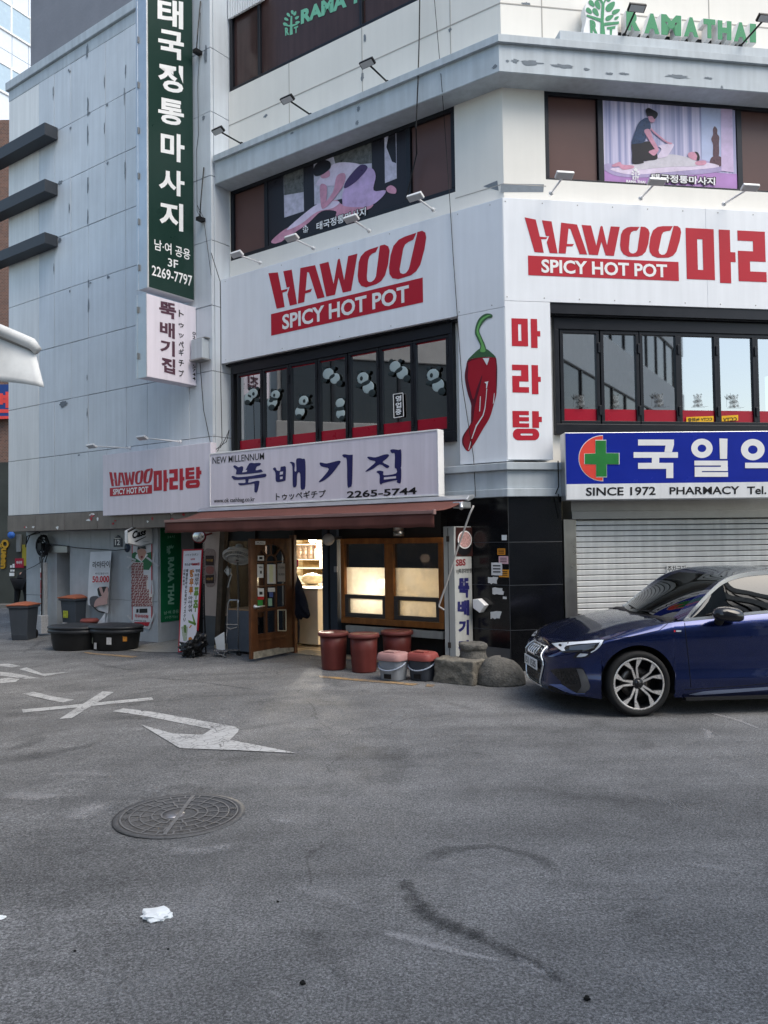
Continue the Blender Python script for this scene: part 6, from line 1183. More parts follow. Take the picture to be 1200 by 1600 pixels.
# hanging banner with a curled foot
k = lambda x, y: (120 + x / 6, 820 + y / 6); yb_ = YG - .10; fq = lambda pts, y=None: [A.hit(*k(*p), yb_ if y is None else y) for p in pts]
T = Thing('hanging_banner', 'white hanging massage banner with 50.000 in red and a curled lower edge', 'banner', A, A.hit(143, 880, yb_)); mBAN = M('banner_cloth', srgb(214, 216, 220), .6, var=.06, vs=5, bump=.25, bs=9)
mb = MB(); top_ = fq([(128, 255), (330, 245)]); bot_ = fq([(108, 745), (262, 830)]); n = 14; vs = []
for i in range(n + 1):
    t = i / n; l_ = Vector(A.hit(*k(128 - 26 * t, 255 + 460 * t), yb_)); r_ = Vector(A.hit(*k(330 - 48 * t, 245 + 745 * t), yb_))
    bl = Vector(A.hit(*k(128 - 26 * t, 255 + 490 * t), yb_)); br = Vector(A.hit(*k(330 - 40 * t, 245 + 585 * t), yb_))
    for j in range(9): u = j / 8; p = bl.lerp(br, u); vs.append((p.x, p.y - .05 * sin(pi * u) * t - .03 * sin(u * 7 + t * 3) * .4, p.z))
mb.smooth = True; mb.add(vs, [(i * 9 + j, i * 9 + j + 1, (i + 1) * 9 + j + 1, (i + 1) * 9 + j) for i in range(n) for j in range(8)]); o = T.part('cloth', mb, mBAN)
mb = MB(); mb.smooth = False; mb.poly(fq([(292, 826), (300, 700), (318, 400), (282, 990), (245, 995)], yb_ - .03)); mb.poly(fq([(262, 830), (268, 828), (258, 995), (145, 985)], yb_ - .10)); T.part('curled_strip', mb, mBAN)
yl = yb_ - .075; mb = MB(); mb.text_q('라마타이', fq([(148, 345), (312, 335), (310, 400), (148, 405)], yl), .02); T.part('black_lettering', mb, mINK); mb = MB(); mb.text_q('외국인출장시각', fq([(172, 448), (296, 446), (296, 466), (172, 468)], yl), .005); T.part('small_lettering', mb, mINK); mb = MB(); mb.text_q('50.000', fq([(146, 482), (305, 476), (303, 538), (146, 542)], yl), .03); T.part('red_lettering', mb, mRED)
mSK = M('printed_skin', srgb(182, 148, 142), .6, var=.1)
for nm, pts, m_, l_ in (('printed_hair', [(120, 700), (140, 672), (190, 668), (205, 690), (170, 720), (165, 770), (130, 760)], M('printed_hair', srgb(84, 84, 88), .7), 1), ('printed_hair', [(200, 590), (290, 582), (292, 640), (255, 660), (210, 670), (196, 630)], mINK, 1), ('printed_arm', [(208, 590), (235, 588), (250, 640), (275, 590), (292, 588), (290, 690), (270, 720), (240, 680)], mSK, 2), ('printed_face', [(165, 770), (172, 715), (210, 680), (250, 672), (285, 720), (275, 745), (215, 755)], mSK, 3), ('printed_dark', [(140, 760), (170, 772), (200, 800), (260, 818), (262, 830), (200, 815)], mINK, 3)):
    mb = MB(); mb.poly(bz(fq(pts, yl - .002 * l_), 3)); T.part(nm, mb, m_)
# cartoon poster with red and white text tower
k = lambda x, y: (190 + x / 7.742, 815 + y / 7.742); yb_ = YG - .012; fq = lambda pts, l_=0: [A.hit(*k(*p), yb_ - .0015 * l_) for p in pts]
T = Thing('wall_poster', 'tall poster of a shouting man in green above a tower of red lettering', 'poster', A, A.hit(220, 900, yb_)); mb = MB(); mb.poly(fq([(122, 270), (370, 255), (372, 1230), (330, 1260), (200, 1255), (125, 1225)])); T.part('red_border', mb, mRED); mb = MB(); mb.poly(fq([(134, 275), (358, 262), (358, 1215), (134, 1215)], 1)); T.part('sheet', mb, M('poster_paper', srgb(206, 206, 210), .6, var=.06))
mMAN = M('poster_green', srgb(44, 104, 66), .6)
for nm, pts, m_, l_ in (('green_jacket', [(125, 385), (165, 365), (240, 420), (310, 380), (358, 365), (368, 520), (330, 585), (262, 582), (200, 500), (122, 470)], mMAN, 2), ('printed_neck', [(175, 400), (200, 380), (290, 385), (320, 400), (240, 490), (165, 440)], mWHITE, 3), ('printed_face', [(186, 350), (215, 330), (280, 330), (300, 370), (275, 440), (240, 478), (205, 440)], M('printed_face', srgb(196, 150, 134), .6), 4), ('printed_hair', [(190, 345), (195, 300), (285, 285), (300, 335), (270, 330), (230, 325)], mINK, 5), ('printed_mouth', [(225, 425), (245, 410), (262, 425), (245, 450)], mREDD, 5)):
    mb = MB(); mb.poly(fq(pts, l_)); T.part(nm, mb, m_)
mb = MB(); mw = MB(); R_ = random.Random(8)
y_ = 500; 
while y_ < 1020:
    xr_ = 262 if y_ < 640 else (318 if y_ < 700 else (300 if y_ < 810 else (330 if y_ < 900 else 366))); x = 118 + R_.uniform(-6, 6)
    while x < xr_:
        w_ = R_.uniform(14, 46); mb.poly(fq([(x, y_), (min(x + w_, xr_), y_ - 3), (min(x + w_, xr_), y_ + 11), (x, y_ + 14)], 4 + (int(x) % 2) * .4)); x += w_ + R_.uniform(4, 9)
    y_ += 19
mw.poly(fq([(116, 495), (262, 490), (264, 640), (322, 645), (318, 800), (372, 890), (372, 1020), (126, 1024)], 3)); T.part('text_tower_ground', mw, M('tower_paper', srgb(214, 206, 200), .6)); T.part('text_tower', mb, M('tower_red', srgb(128, 40, 44), .6))
mb = MB(); mb.text_q('하우마라탕', fq([(160, 1118), (326, 1128), (326, 1170), (160, 1168)], 3), .03); T.part('red_lettering', mb, mRED); mb = MB(); mb.poly(fq([(215, 1055), (312, 1050), (312, 1102), (215, 1106)], 3)); mb.poly(fq([(178, 1058), (205, 1056), (205, 1100), (178, 1102)], 3)); mb.text_q('즉석마라탕 전문', fq([(152, 1188), (296, 1196), (296, 1212), (152, 1206)], 3), .01); T.part('black_lettering', mb, mINK)
for p0, p1 in (((60, 420), (170, 470)), ((300, 430), (445, 540)), ((70, 565), (145, 480)), ((390, 380), (380, 480)), ((370, 710), (378, 890)), ((70, 1130), (200, 1300)), ((325, 1300), (395, 1105)), ((120, 1225), (330, 1290))):
    d_ = Vector((p1[0] - p0[0], p1[1] - p0[1])).normalized() * 11; n_ = (-d_.y, d_.x); mb = MB(); mb.poly(fq([(p0[0] + n_[0], p0[1] + n_[1]), (p1[0] + n_[0], p1[1] + n_[1]), (p1[0] - n_[0], p1[1] - n_[1]), (p0[0] - n_[0], p0[1] - n_[1])], 5 + (p0[0] % 3))); T.part('printed_tape', mb, mPAPER2)
# entrance recess with the green banner on its inner wall
XAL, XAR, YAL = xg1, xA(317) - .01, 1.25
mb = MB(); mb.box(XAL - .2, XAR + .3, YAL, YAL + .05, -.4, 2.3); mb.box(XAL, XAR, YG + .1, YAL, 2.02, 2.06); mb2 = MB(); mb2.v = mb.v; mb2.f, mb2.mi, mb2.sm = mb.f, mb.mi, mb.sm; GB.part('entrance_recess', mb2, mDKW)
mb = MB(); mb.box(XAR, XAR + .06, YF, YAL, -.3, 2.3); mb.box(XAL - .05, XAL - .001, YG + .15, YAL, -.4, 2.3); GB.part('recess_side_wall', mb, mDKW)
mMOS = M('entry_mosaic', srgb(150, 148, 142), .6, var=.15, vs=10); mb = MB(); zt_ = gz(-3.4) + .006
y_ = -.55
while y_ < YAL:
    x = XAL + .05
    while x < XAR + .1: p = A.w(x, y_, 0); mb.poly([(x, y_, gz(p.x) + .008), (x + .085, y_, gz(p.x + .05) + .008), (x + .085, y_ + .085, gz(p.x + .1) + .008), (x, y_ + .085, gz(p.x + .05) + .008)]); x += .095
    y_ += .095
o = GB.part('entry_paving', mb, mMOS)
xs2 = XAL + .012; q_ = lambda px, py: (xs2, A.side(px, py, xs2)[1], A.side(px, py, xs2)[2]); p0, p1, p2, p3 = q_(251, 823), q_(283, 832), q_(283, 969), q_(252, 972.5)
T = Thing('wall_banner', 'dark green RAMA THAI banner on the side wall of the dim entrance', 'banner', A, p0); ya_, yb2, zt_, zb_ = p0[1], p1[1], p0[2] + .02, (p2[2] + p3[2]) / 2; mb = MB(); mb.box(XAL, xs2 - .002, ya_, yb2, zb_, zt_); T.part('sheet', mb, M('banner_green', srgb(22, 104, 66), .5, var=.06))
mGT = M('pale_green_letter', srgb(150, 196, 170), .5); mb = MB(); q2 = lambda pts: [(xs2 + .003, A.side(*k(*p), xs2)[1], A.side(*k(*p), xs2)[2]) for p in pts]
mb.text_q('RAMA THAI', q2([(635, 425), (635, 1000), (560, 1000), (560, 435)]), .05)
mb.text_q('남·여 공용', q2([(512, 1085), (690, 1060), (690, 1105), (512, 1125)]), .01); mb.text_q('(수면가능)', q2([(525, 1145), (675, 1130), (675, 1170), (525, 1180)]), .005); mb.text_q('태국정통', q2([(512, 100), (650, 95), (650, 135), (512, 140)]), .01); mb.text_q('24시', q2([(552, 168), (640, 162), (640, 200), (552, 205)]), .01)
for i in range(7): a = 2.2 + i * .5; mb.poly([(xs2 + .003, A.side(*k(*p), xs2)[1], A.side(*k(*p), xs2)[2]) for p in leaf(600 + 38 * cos(a), 345 + 44 * sin(a), 22, 9, a)])
mb.text_q('RT', q2([(545, 295), (590, 290), (590, 380), (545, 385)]), .03); T.part('lettering', mb, mGT)
# free-standing menu banner
k = lambda x, y: (190 + x / 7.742, 815 + y / 7.742); ys_ = -.72; fq = lambda pts, l_=0: [A.hit(*k(*p), ys_ - .002 * l_) for p in pts]
T = Thing('standing_banner', 'white standing menu banner with a red border leaning before the entrance', 'banner', A, A.hit(293, 1020, ys_)); mb = MB(); mb.prism(fq([(735, 335), (980, 330), (905, 1575), (682, 1582)]), (0, .02, 0)); T.part('red_border', mb, mRED, bev=.003); mb = MB(); mb.poly(fq([(750, 356), (966, 346), (892, 1560), (696, 1566)], 1)); T.part('sheet', mb, M('menu_white', srgb(224, 222, 232), .5, var=.04))
mORN = M('orange_ink', srgb(190, 116, 40), .5); mGRN = M('leaf_green', srgb(104, 140, 64), .5)
mb = MB(); mb.text_q('ハウイウタン', fq([(768, 392), (930, 380), (928, 412), (768, 418)], 2), .01); mb.text_q('최소금액 8000원', fq([(762, 505), (940, 495), (938, 530), (762, 535)], 2), .02); o = T.part('lettering', mb, mINK); mb = MB(); mb.text_q('8,900', fq([(836, 445), (888, 443), (888, 468), (836, 470)], 2), .03); mb.text_q('8000원', fq([(850, 497), (942, 494), (940, 530), (850, 533)], 3), .03); T.part('red_lettering', mb, mRED)
def column(txt, x0, x1, y0, y1, m_, lean=-.055, bold=.05, l_=2):
    n = len(txt); mb = MB(); h = (y1 - y0) / n
    for i, c_ in enumerate(txt):
        a = y0 + i * h; d0 = lean * (a - y0); d1 = lean * (a + h - y0); mb.text_q(c_, fq([(x0 + d0, a + 4), (x1 + d0, a), (x1 + d1, a + h - 8), (x0 + d1, a + h - 5)], l_), bold)
    T.part('column_lettering', mb, m_)
column('꿔바로우', 890, 945, 572, 780, mINK, bold=.02); column('푸주', 880, 935, 790, 1100, mGRN, bold=.06); column('탕후루', 828, 878, 575, 890, mORN, bold=.06); column('마라샹궈', 812, 860, 900, 1100, mINK, bold=.02); column('매콤한마라と갈비アイスクリ', 780, 806, 572, 1215, mINK, bold=.03); column('신메뉴출시', 748, 772, 572, 780, mINK, bold=.02)
for pts, m_ in (([(850, 1125), (862, 1120), (900, 1240), (880, 1260)], mGRN), ([(806, 1190), (900, 1225), (896, 1255), (810, 1222)], mGRN), ([(838, 1250), (850, 1256), (825, 1290), (815, 1284)], mORN), ([(722, 1275), (745, 1265), (800, 1270), (790, 1440), (750, 1445), (735, 1380)], M('glass_print', srgb(166, 176, 160), .5, var=.3, vs=30)), ([(750, 1250), (782, 1250), (782, 1350), (755, 1340)], mGRN), ([(812, 1400), (840, 1395), (858, 1420), (830, 1440), (806, 1430)], mORN), ([(698, 1495), (724, 1492), (724, 1520), (698, 1522)], mGRN)):
    mb = MB(); mb.poly(fq(pts, 2)); T.part('printed_food', mb, m_)
c = A.hit(318, 1024, -.45); mb = MB(); mb.tube([A.hit(*q, -.5) for q in ((322, 1026), (319.5, 965), (318.5, 912))], .012, 8); mb.tube([A.hit(*q, -.55) for q in ((305, 985), (314, 972), (319, 964))], .006, 6); mb.tube([A.hit(*q, -.6) for q in ((285, 1024), (308, 1018), (332, 1024))], .012, 6); T.part('stand_pole', mb, mINK)
# black bag with castors at the foot of the banner
g = A.loc(ground(303, 1026)); T = Thing('folded_cover', 'crumpled black plastic cover with small castors under the menu banner', 'cover', A, tuple(g)); bm_ = bmesh.new(); bmesh.ops.create_icosphere(bm_, subdivisions=4, radius=1); from mathutils import noise as NZ
mb = MB(); vs = []
for v in bm_.verts:
    q = v.co.copy(); f_ = 1 + .45 * NZ.noise(q * 2.3 + Vector((3, 1, 2))) + .2 * NZ.noise(q * 6); vs.append((g[0] + .02 + .22 * q.x * f_ + .10 * q.z, g[1] - .02 + .15 * q.y * f_, max(g[2] + .03, g[2] + .16 + .14 * q.z * f_ * (1.5 if q.x > 0 else .8))))
bm_.verts.index_update(); mb.add(vs, [[v.index for v in f.verts] for f in bm_.faces]); bm_.free(); T.part('plastic', mb, M('black_plastic_film', (.008, .008, .009), .28, var=0, bump=1, bs=20)); mb = MB(); mb.prism([A.hit(*k(*p), ys_ - .06) for p in ((690, 1450), (790, 1470), (800, 1540), (760, 1520), (720, 1490))], (0, .01, 0)); T.part('flap', mb, mGLOSSB2 if 'mGLOSSB2' in globals() else mINK)
for dx in (-.1, -.02, .12): mb = MB(); mb.lathe((g[0] + dx, g[1] - .12, g[2] + .035), [(.034, 0), (.034, .025)], 14, 'y'); T.part('castor', mb, mINK)
# menu sheet on the pale wall, convex mirror over it
k = lambda x, y: (240 + x / 3.75, 780 + y / 3.75); yp_ = YF - .006; fq = lambda pts, l_=0: [A.hit(*k(*p), yp_ - .0015 * l_) for p in pts]
T = Thing('menu_sheet', 'dark ornate menu sheet pasted on the pale pink wall', 'poster', A, A.hit(328, 890, yp_)); mb = MB(); mb.poly(bz(fq([(300, 300), (330, 290), (360, 300), (366, 340), (358, 400), (368, 440), (360, 500), (335, 515), (305, 500), (300, 400)]), 3)); T.part('sheet', mb, M('faded_print', srgb(150, 130, 122), .7, var=.2, vs=30)); mDKP = M('dark_print', srgb(52, 34, 30), .7, var=.4, vs=30)
for pts in ([(304, 330), (354, 330), (354, 388), (304, 388)], [(304, 445), (354, 443), (354, 492), (304, 494)]): mb = MB(); mb.poly(fq(pts, 1)); T.part('dark_panel', mb, mDKP)
mb = MB(); mb.text_q('마라탕', fq([(310, 350), (348, 350), (348, 366), (310, 366)], 2), .03); mb.text_q('메뉴판', fq([(310, 460), (348, 458), (348, 474), (310, 476)], 2), .03); T.part('lettering', mb, M('amber_ink', srgb(190, 140, 60), .6)); mb = MB(); mb.poly(bz(fq([(308, 400), (330, 392), (352, 402), (350, 432), (330, 440), (310, 430)], 1), 3)); T.part('food_picture', mb, M('food_print', srgb(150, 92, 82), .6, var=.4, vs=40))
c = A.hit(310.5, 838.5, -.1); T = Thing('convex_mirror', 'oval convex traffic mirror tucked under the left end of the awning', 'mirror', A, c); mb = MB(); mb.ball(c, .17, 24, .9, .2, .55); T.part('dome', mb, M('mirror_face', (.5, .48, .46), .2, metal=.8, var=.3, vs=20)); mb = MB(); mb.tube([(c[0] + .155 * cos(a), c[1] + .01, c[2] + .095 * sin(a)) for a in [2 * pi * i / 24 for i in range(24)]], .016, 8, close=True); mb.tube([(c[0], c[1] + .05, c[2]), (c[0] + .05, YF + .1, c[2] + .08)], .015, 6); T.part('rim', mb, mREDD)
# dark closet corner: fan, hand cart, cloth box, board, footstool
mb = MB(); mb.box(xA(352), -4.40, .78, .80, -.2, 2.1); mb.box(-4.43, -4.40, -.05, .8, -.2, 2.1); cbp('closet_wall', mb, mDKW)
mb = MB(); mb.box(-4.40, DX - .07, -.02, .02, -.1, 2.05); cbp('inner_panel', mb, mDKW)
FX = A.hit(371, 870, -.12); T = Thing('pedestal_fan', 'grubby white pedestal fan tilted down in the dark corner behind the door', 'fan', A, (FX[0], -.12, 0)); hc = Vector(A.hit(372, 868, -.15)); ax = Vector((.25, -.42, -.87)).normalized(); e1 = ax.cross(Vector((0, 0, 1))).normalized(); e2 = e1.cross(ax)
mFAN = M('fan_white', srgb(206, 202, 196), .4, var=.08); mb = MB(); R0 = .235
for off, rr in ((0, R0), (.03, R0 * .98), (-.05, R0 * .8), (.07, R0 * .75)): mb.tube([hc + ax * off + (e1 * cos(a) + e2 * sin(a)) * rr for a in [2 * pi * i / 36 for i in range(36)]], .011, 6, close=True)
for i in range(36): a = 2 * pi * i / 36; d_ = e1 * cos(a) + e2 * sin(a); mb.tube([hc + ax * .085 + d_ * .03, hc + ax * .07 + d_ * .13, hc + ax * .03 + d_ * R0 * .98, hc + d_ * R0, hc - ax * .06 + d_ * .14, hc - ax * .07 + d_ * .05], .0036, 4)
T.part('guard', mb, mFAN); mb = MB(); mb.tube([hc - ax * .18, hc - ax * .06], [.06, .07], 14); T.part('motor', mb, mFAN); mb = MB()
for i in range(3):
    a = 2 * pi * i / 3; d_ = e1 * cos(a) + e2 * sin(a); f_ = ax.cross(d_); mb.poly([hc + d_ * .03 + f_ * .02, hc + d_ * .19 + f_ * .07 + ax * .02, hc + d_ * .18 - f_ * .06 - ax * .02, hc + d_ * .03 - f_ * .02])
T.part('blades', mb, M('fan_blade', srgb(140, 146, 152), .3)); mb = MB(); q0 = hc - ax * .14; mb.tube([q0, (q0.x - .01, -.12, q0.z - .2), (q0.x + .02, -.10, .05)], .014, 8); T.part('pole', mb, M('dark_pole', srgb(90, 86, 82), .4, metal=.4)); mb = MB(); mb.lathe((q0.x + .02, -.10, .0), [(.16, 0), (.16, .02), (.05, .04), (.02, .07)], 20); T.part('foot', mb, mINK); mb = MB(); cbx = A.hit(358.5, 893, -.06); mb.box(cbx[0] - .03, cbx[0] + .03, -.1, -.05, cbx[2] - .05, cbx[2] + .05); mb.tube([A.hit(*q, -.08) for q in ((357, 900), (351, 892), (355, 885), (362, 898), (356, 918))], .008, 5); T.part('switch_box', mb, mFAN)
a, b = A.hit(353, 1027, -.45), A.hit(392, 955, -.45); T = Thing('cloth_box', 'grey cloth covered box standing behind the open wooden door', 'box', A, (a[0], -.4, 0)); mb = MB(); mb.box(a[0] + .04, b[0] - .02, -.46, .0 - .03, .02, b[2]); T.part('body', mb, M('grey_cloth', srgb(88, 94, 104), .9, var=.12, vs=6, bump=.4, bs=40), bev=.015); mb = MB(); mb.box(a[0] + .05, b[0] - .03, -.45, -.04, b[2] + .002, b[2] + .02); T.part('top', mb, M('pale_board', srgb(160, 128, 96), .7))
yc_ = -.62; T = Thing('hand_cart', 'folding chrome hand cart parked before the grey cloth box', 'cart', A, A.hit(365, 1026, yc_)); kx = lambda x, y, yy=yc_: A.hit(330 + x / 7.62, 830 + y / 7.62, yy); mb = MB(); mb.tube([kx(180, 1420), kx(196, 950), kx(203, 860), kx(225, 820), kx(325, 820), kx(335, 835)], .011, 8); mb.tube([kx(325, 1400), kx(320, 860), kx(320, 822)], .011, 8); T.part('frame', mb, mCHR := M('cart_chrome', srgb(170, 170, 172), .25, metal=.9, var=0))
mb = MB(); mb.tube([kx(180, 1110), kx(320, 1110)], .012, 6); mb.tube([kx(185, 1140), kx(235, 1165), kx(315, 1140)], .012, 6); mb.tube([kx(170, 1415), kx(330, 1418)], .012, 6); mb.tube([kx(180, 1470), kx(320, 1480)], .012, 6); T.part('crossbar', mb, mCHR)
for x_, y_ in ((318, 1475), (180, 1480)): c = kx(x_, y_, yc_ + .02); mb = MB(); mb.lathe((c[0], c[1], c[2]), [(.02, 0), (.045, .0), (.045, .03), (.02, .03)], 18, 'y'); T.part('wheel', mb, mINK)
T = Thing('white_board', 'tilted white board leaning between the timber post and the hand cart', 'board', A, A.hit(344, 1015, -.6)); mb = MB(); mb.prism([kx(*p, -.60) for p in ((40, 1270), (150, 1200), (160, 1410), (70, 1425))], (0, .012, 0)); T.part('board', mb, mWHITE)
T = Thing('folding_footstool', 'tiny chrome folding stool on the asphalt before the timber post', 'stool', A, kx(100, 1530, -.8)); kz = lambda x, y: A.hit(330 + x / 7.62, 830 + y / 7.62, -.85); mb = MB(); mb.tube([kz(30, 1420), kz(195, 1432)], .008, 6); mb.tube([A.hit(330 + 30 / 7.62, 830 + 1412 / 7.62, -.7), A.hit(330 + 190 / 7.62, 830 + 1424 / 7.62, -.7)], .008, 6); mb.poly([kz(30, 1422), kz(195, 1434), A.hit(330 + 190 / 7.62, 830 + 1424 / 7.62, -.7), A.hit(330 + 30 / 7.62, 830 + 1412 / 7.62, -.7)]); T.part('seat', mb, mCHR)
for P in (((45, 1425), (22, 1530), (120, 1542), (165, 1430)), ((60, 1425), (95, 1460), (185, 1500))): mb = MB(); mb.tube([kz(*p) for p in P], .007, 6); T.part('leg', mb, mCHR)
# dark jacket hanging at the hinge side
yj = .0; T = Thing('hanging_jacket', 'dark navy jacket hanging by the door frame in the lit doorway', 'jacket', A, A.hit(473, 900, yj)); kj = lambda x, y: A.hit(460 + x / 7.63, 830 + y / 7.63, yj); mJK = M('navy_cloth', srgb(18, 20, 32), .85, var=.3, vs=7, bump=.6, bs=12)
mb = MB(); out_ = [(0, 420), (22, 425), (35, 520), (85, 620), (110, 700), (150, 820), (170, 920), (190, 1005), (150, 1045), (110, 1025), (82, 1055), (50, 1040), (20, 1030), (0, 1020), (-20, 900), (-25, 600)]
P = [Vector(kj(*p)) for p in bz(out_, 3)]; cen = sum(P, Vector()) / len(P); vs = []; n = len(P)
for l_, (sc_, dy_) in enumerate(((1.0, 0), (.93, -.05), (.7, -.08), (.4, -.085))):
    for i, p in enumerate(P): q = cen + (p - cen) * sc_; vs.append((q.x, yj + dy_ + .025 * sin(i * .9) * (l_ in (1, 2)), q.z))
mb.smooth = True; mb.add(vs, [(l_ * n + i, l_ * n + (i + 1) % n, (l_ + 1) * n + (i + 1) % n, (l_ + 1) * n + i) for l_ in range(3) for i in range(n)] + [[3 * n + i for i in range(n)]]); T.part('body', mb, mJK); mb = MB(); mb.prism([kj(*p) for p in ((0, 1010), (42, 1015), (50, 1150), (42, 1330), (15, 1345), (0, 1200))], (0, .03, 0)); T.part('strap', mb, mJK)
mb = MB(); mb.prism([A.hit(460 + x / 7.63, 830 + y / 7.63, .02) for x, y in ((0, 335), (42, 335), (42, 415), (28, 430), (22, 510), (0, 470))], (0, .01, 0)); single('pink_cloth', 'bright pink cloth pinned above the hanging jacket', 'cloth', mb, M('pink_cloth', srgb(226, 70, 130), .7), A, A.hit(463, 885, .02))

# ================================================================== far end of the lane
YQ = 25.5; FQ = Frame(-10.6, YQ, 0); px_ = lambda px, py, y=0: FQ.hit(px, py, y); zq = -.30
T = Thing('far_shop', 'dim grey green shop wall with gold lettering at the end of the lane', 'building', FQ, (-1, 0, zq)); mb = MB(); mb.box(-9, 4, 0, 5, zq, 4.3); T.part('wall', mb, M('grey_green_render', srgb(74, 76, 70), .6, var=.3, vs=.9)); mb = MB(); mb.box(-9, 4, -.5, -.002, zq - .05, zq + .10); T.part('kerb', mb, M('kerb_stone', srgb(130, 126, 120), .8)); mGOLD = M('gold_letter', srgb(176, 136, 52), .3, metal=.7, var=.1); mb = MB()
mb.text_q('Queen', [px_(14, 844, -.06), px_(11, 888, -.06), px_(-1, 889, -.06), px_(0, 842, -.06)], .05); nv = len(mb.v); T.part('gold_lettering', mb, mGOLD).modifiers.new('thickness', 'SOLIDIFY').thickness = .12
q = FQ.rect(24, 872.5, 37.5, 887, -.03); mb = MB(); mb.box(q[0], q[1], -.06, -.003, q[2], q[3]); sgn = T.part('red_sign', mb, M('crimson_sign', srgb(150, 24, 52), .4)); mb = MB(); mb.text_q('마사지', [(q[0] + .05, -.064, q[3] - .08), (q[1] - .05, -.064, q[3] - .08), (q[1] - .05, -.064, q[3] - .18), (q[0] + .05, -.064, q[3] - .18)], .02); T.part('lettering', mb, mWHITE, sgn)
for (a0, b0, a1, b1) in ((16, 883.5, 18.6, 887), (20, 881, 23, 887), (16.5, 890, 19, 893), (20, 890, 22.6, 893), (15, 895, 22, 900)): q = FQ.rect(a0, b0, a1, b1, -.03); mb = MB(); mb.box(q[0], q[1], -.05, -.003, q[2], q[3]); T.part('switch_box', mb, mWHITE)
q = FQ.rect(35, 851, 40, 884, -.02); mb = MB(); mb.box(q[0], q[1] + .6, -.05, -.003, q[2], q[3]); T.part('yellow_strip', mb, M('yellow_strip', srgb(150, 140, 48), .6)); mb = MB(); mb.box(px_(28, 850)[0], px_(34, 850)[0], -.12, -.003, px_(28, 862)[2], px_(28, 835)[2]); T.part('panel_box', mb, M('panel_grey', srgb(120, 124, 126), .5))
c = px_(17, 836, -.3); mb = MB(); mb.lathe((c[0], -.3, c[2]), [(.11, 0), (.11, .05), (0, .051)], 20, 'y'); T.part('blue_disc', mb, M('blue_disc', srgb(60, 110, 190), .4))
# blue shop sign on the brick building
bf = Frame(0, 33.9, 0); q = bf.rect(-60, 603, 22, 651, -.05); T = Thing('shop_sign', 'blue sign with a red hangul syllable on the far brick building', 'shop sign', bf, (q[0], 0, q[2])); mb = MB(); mb.box(q[0], q[1], -.25, 0, q[2], q[3]); T.part('sheet', mb, M('deep_blue_sheet', srgb(30, 58, 120), .4)); mb = MB(); mb.text_q('면', [bf.hit(*p, -.26) for p in ((-14, 612), (16, 612), (16, 645), (-14, 645))], .05); mb.box(q[0], q[1], -.26, -.252, q[2] - .12, q[2]); T.part('lettering', mb, M('coral_letter', srgb(206, 66, 62), .4))
# person bending forward at the end of the lane, black clothes
P0 = Vector(((33 - 600) / FPX * 24.0, 24.0, -.30)); T = Thing('person', 'person in black clothes bending forward near the red sign down the lane', 'person', W, tuple(P0)); 
J = {'pel': (0, 0, .86), 'sp1': (.02, .14, .98), 'sp2': (.06, .30, 1.08), 'nk': (.10, .44, 1.08), 'hd': (.12, .55, 1.02), 'hd2': (.13, .64, .96), 'hl': (-.10, 0, .82), 'kl': (-.13, .03, .46), 'al': (-.16, -.02, .07), 'fl': (-.17, .14, .03), 'hr': (.10, 0, .82), 'kr': (.14, .05, .46), 'ar': (.15, .02, .07), 'fr': (.15, .18, .03), 'sl': (-.13, .33, 1.08), 'el': (-.24, .34, .84), 'wl': (-.20, .50, .66), 'ml': (-.18, .58, .60), 'sr': (.24, .33, 1.07), 'er': (.32, .40, .84), 'wr': (.26, .54, .66), 'mr': (.24, .60, .60)}
Rr = {'pel': .165, 'sp1': .15, 'sp2': .155, 'nk': .065, 'hd': .085, 'hd2': .10, 'hl': .10, 'kl': .075, 'al': .05, 'fl': .04, 'hr': .10, 'kr': .075, 'ar': .05, 'fr': .04, 'sl': .075, 'el': .048, 'wl': .034, 'ml': .04, 'sr': .075, 'er': .048, 'wr': .034, 'mr': .04}
E_ = [('pel', 'sp1'), ('sp1', 'sp2'), ('sp2', 'nk'), ('nk', 'hd'), ('hd', 'hd2'), ('pel', 'hl'), ('hl', 'kl'), ('kl', 'al'), ('al', 'fl'), ('pel', 'hr'), ('hr', 'kr'), ('kr', 'ar'), ('ar', 'fr'), ('sp2', 'sl'), ('sl', 'el'), ('el', 'wl'), ('wl', 'ml'), ('sp2', 'sr'), ('sr', 'er'), ('er', 'wr'), ('wr', 'mr')]
def skinned(name, keys, edges, scale, mat, T):
    me = bpy.data.meshes.new(name); ix = {k_: i for i, k_ in enumerate(keys)}; me.from_pydata([J[k_] for k_ in keys], [(ix[a], ix[b]) for a, b in edges if a in ix and b in ix], []); me.materials.append(mat); o = bpy.data.objects.new(name, me); COL.objects.link(o); o.parent = T.o
    sk = o.modifiers.new('skin', 'SKIN'); sk.use_smooth_shade = True; lay = me.skin_vertices[0].data if me.skin_vertices else None
    if lay is None: bpy.context.view_layer.objects.active = o
    for k_ in keys: r_ = Rr[k_] * scale; me.skin_vertices[0].data[ix[k_]].radius = (r_, r_)
    me.skin_vertices[0].data[ix[keys[0]]].use_root = True; ss_ = o.modifiers.new('smooth', 'SUBSURF'); ss_.levels = 2; ss_.render_levels = 2; return o
mSKIN = M('skin', srgb(196, 150, 128), .5, var=.04); mBLKC = M('black_cloth', (.010, .010, .012), .85, var=.2)
bd = skinned('body', list(J), E_, 1.0, mSKIN, T)
tr = skinned('trousers', ['pel', 'hl', 'kl', 'al', 'hr', 'kr', 'ar'], E_, 1.18, mBLKC, T); J2 = dict(J); J['el'] = (-.21, .335, .92); J['er'] = (.29, .37, .92); Rr['el'] = .055; Rr['er'] = .055; tp_ = skinned('shirt', ['sp1', 'pel', 'sp2', 'sl', 'el', 'sr', 'er'], E_, 1.14, mBLKC, T)
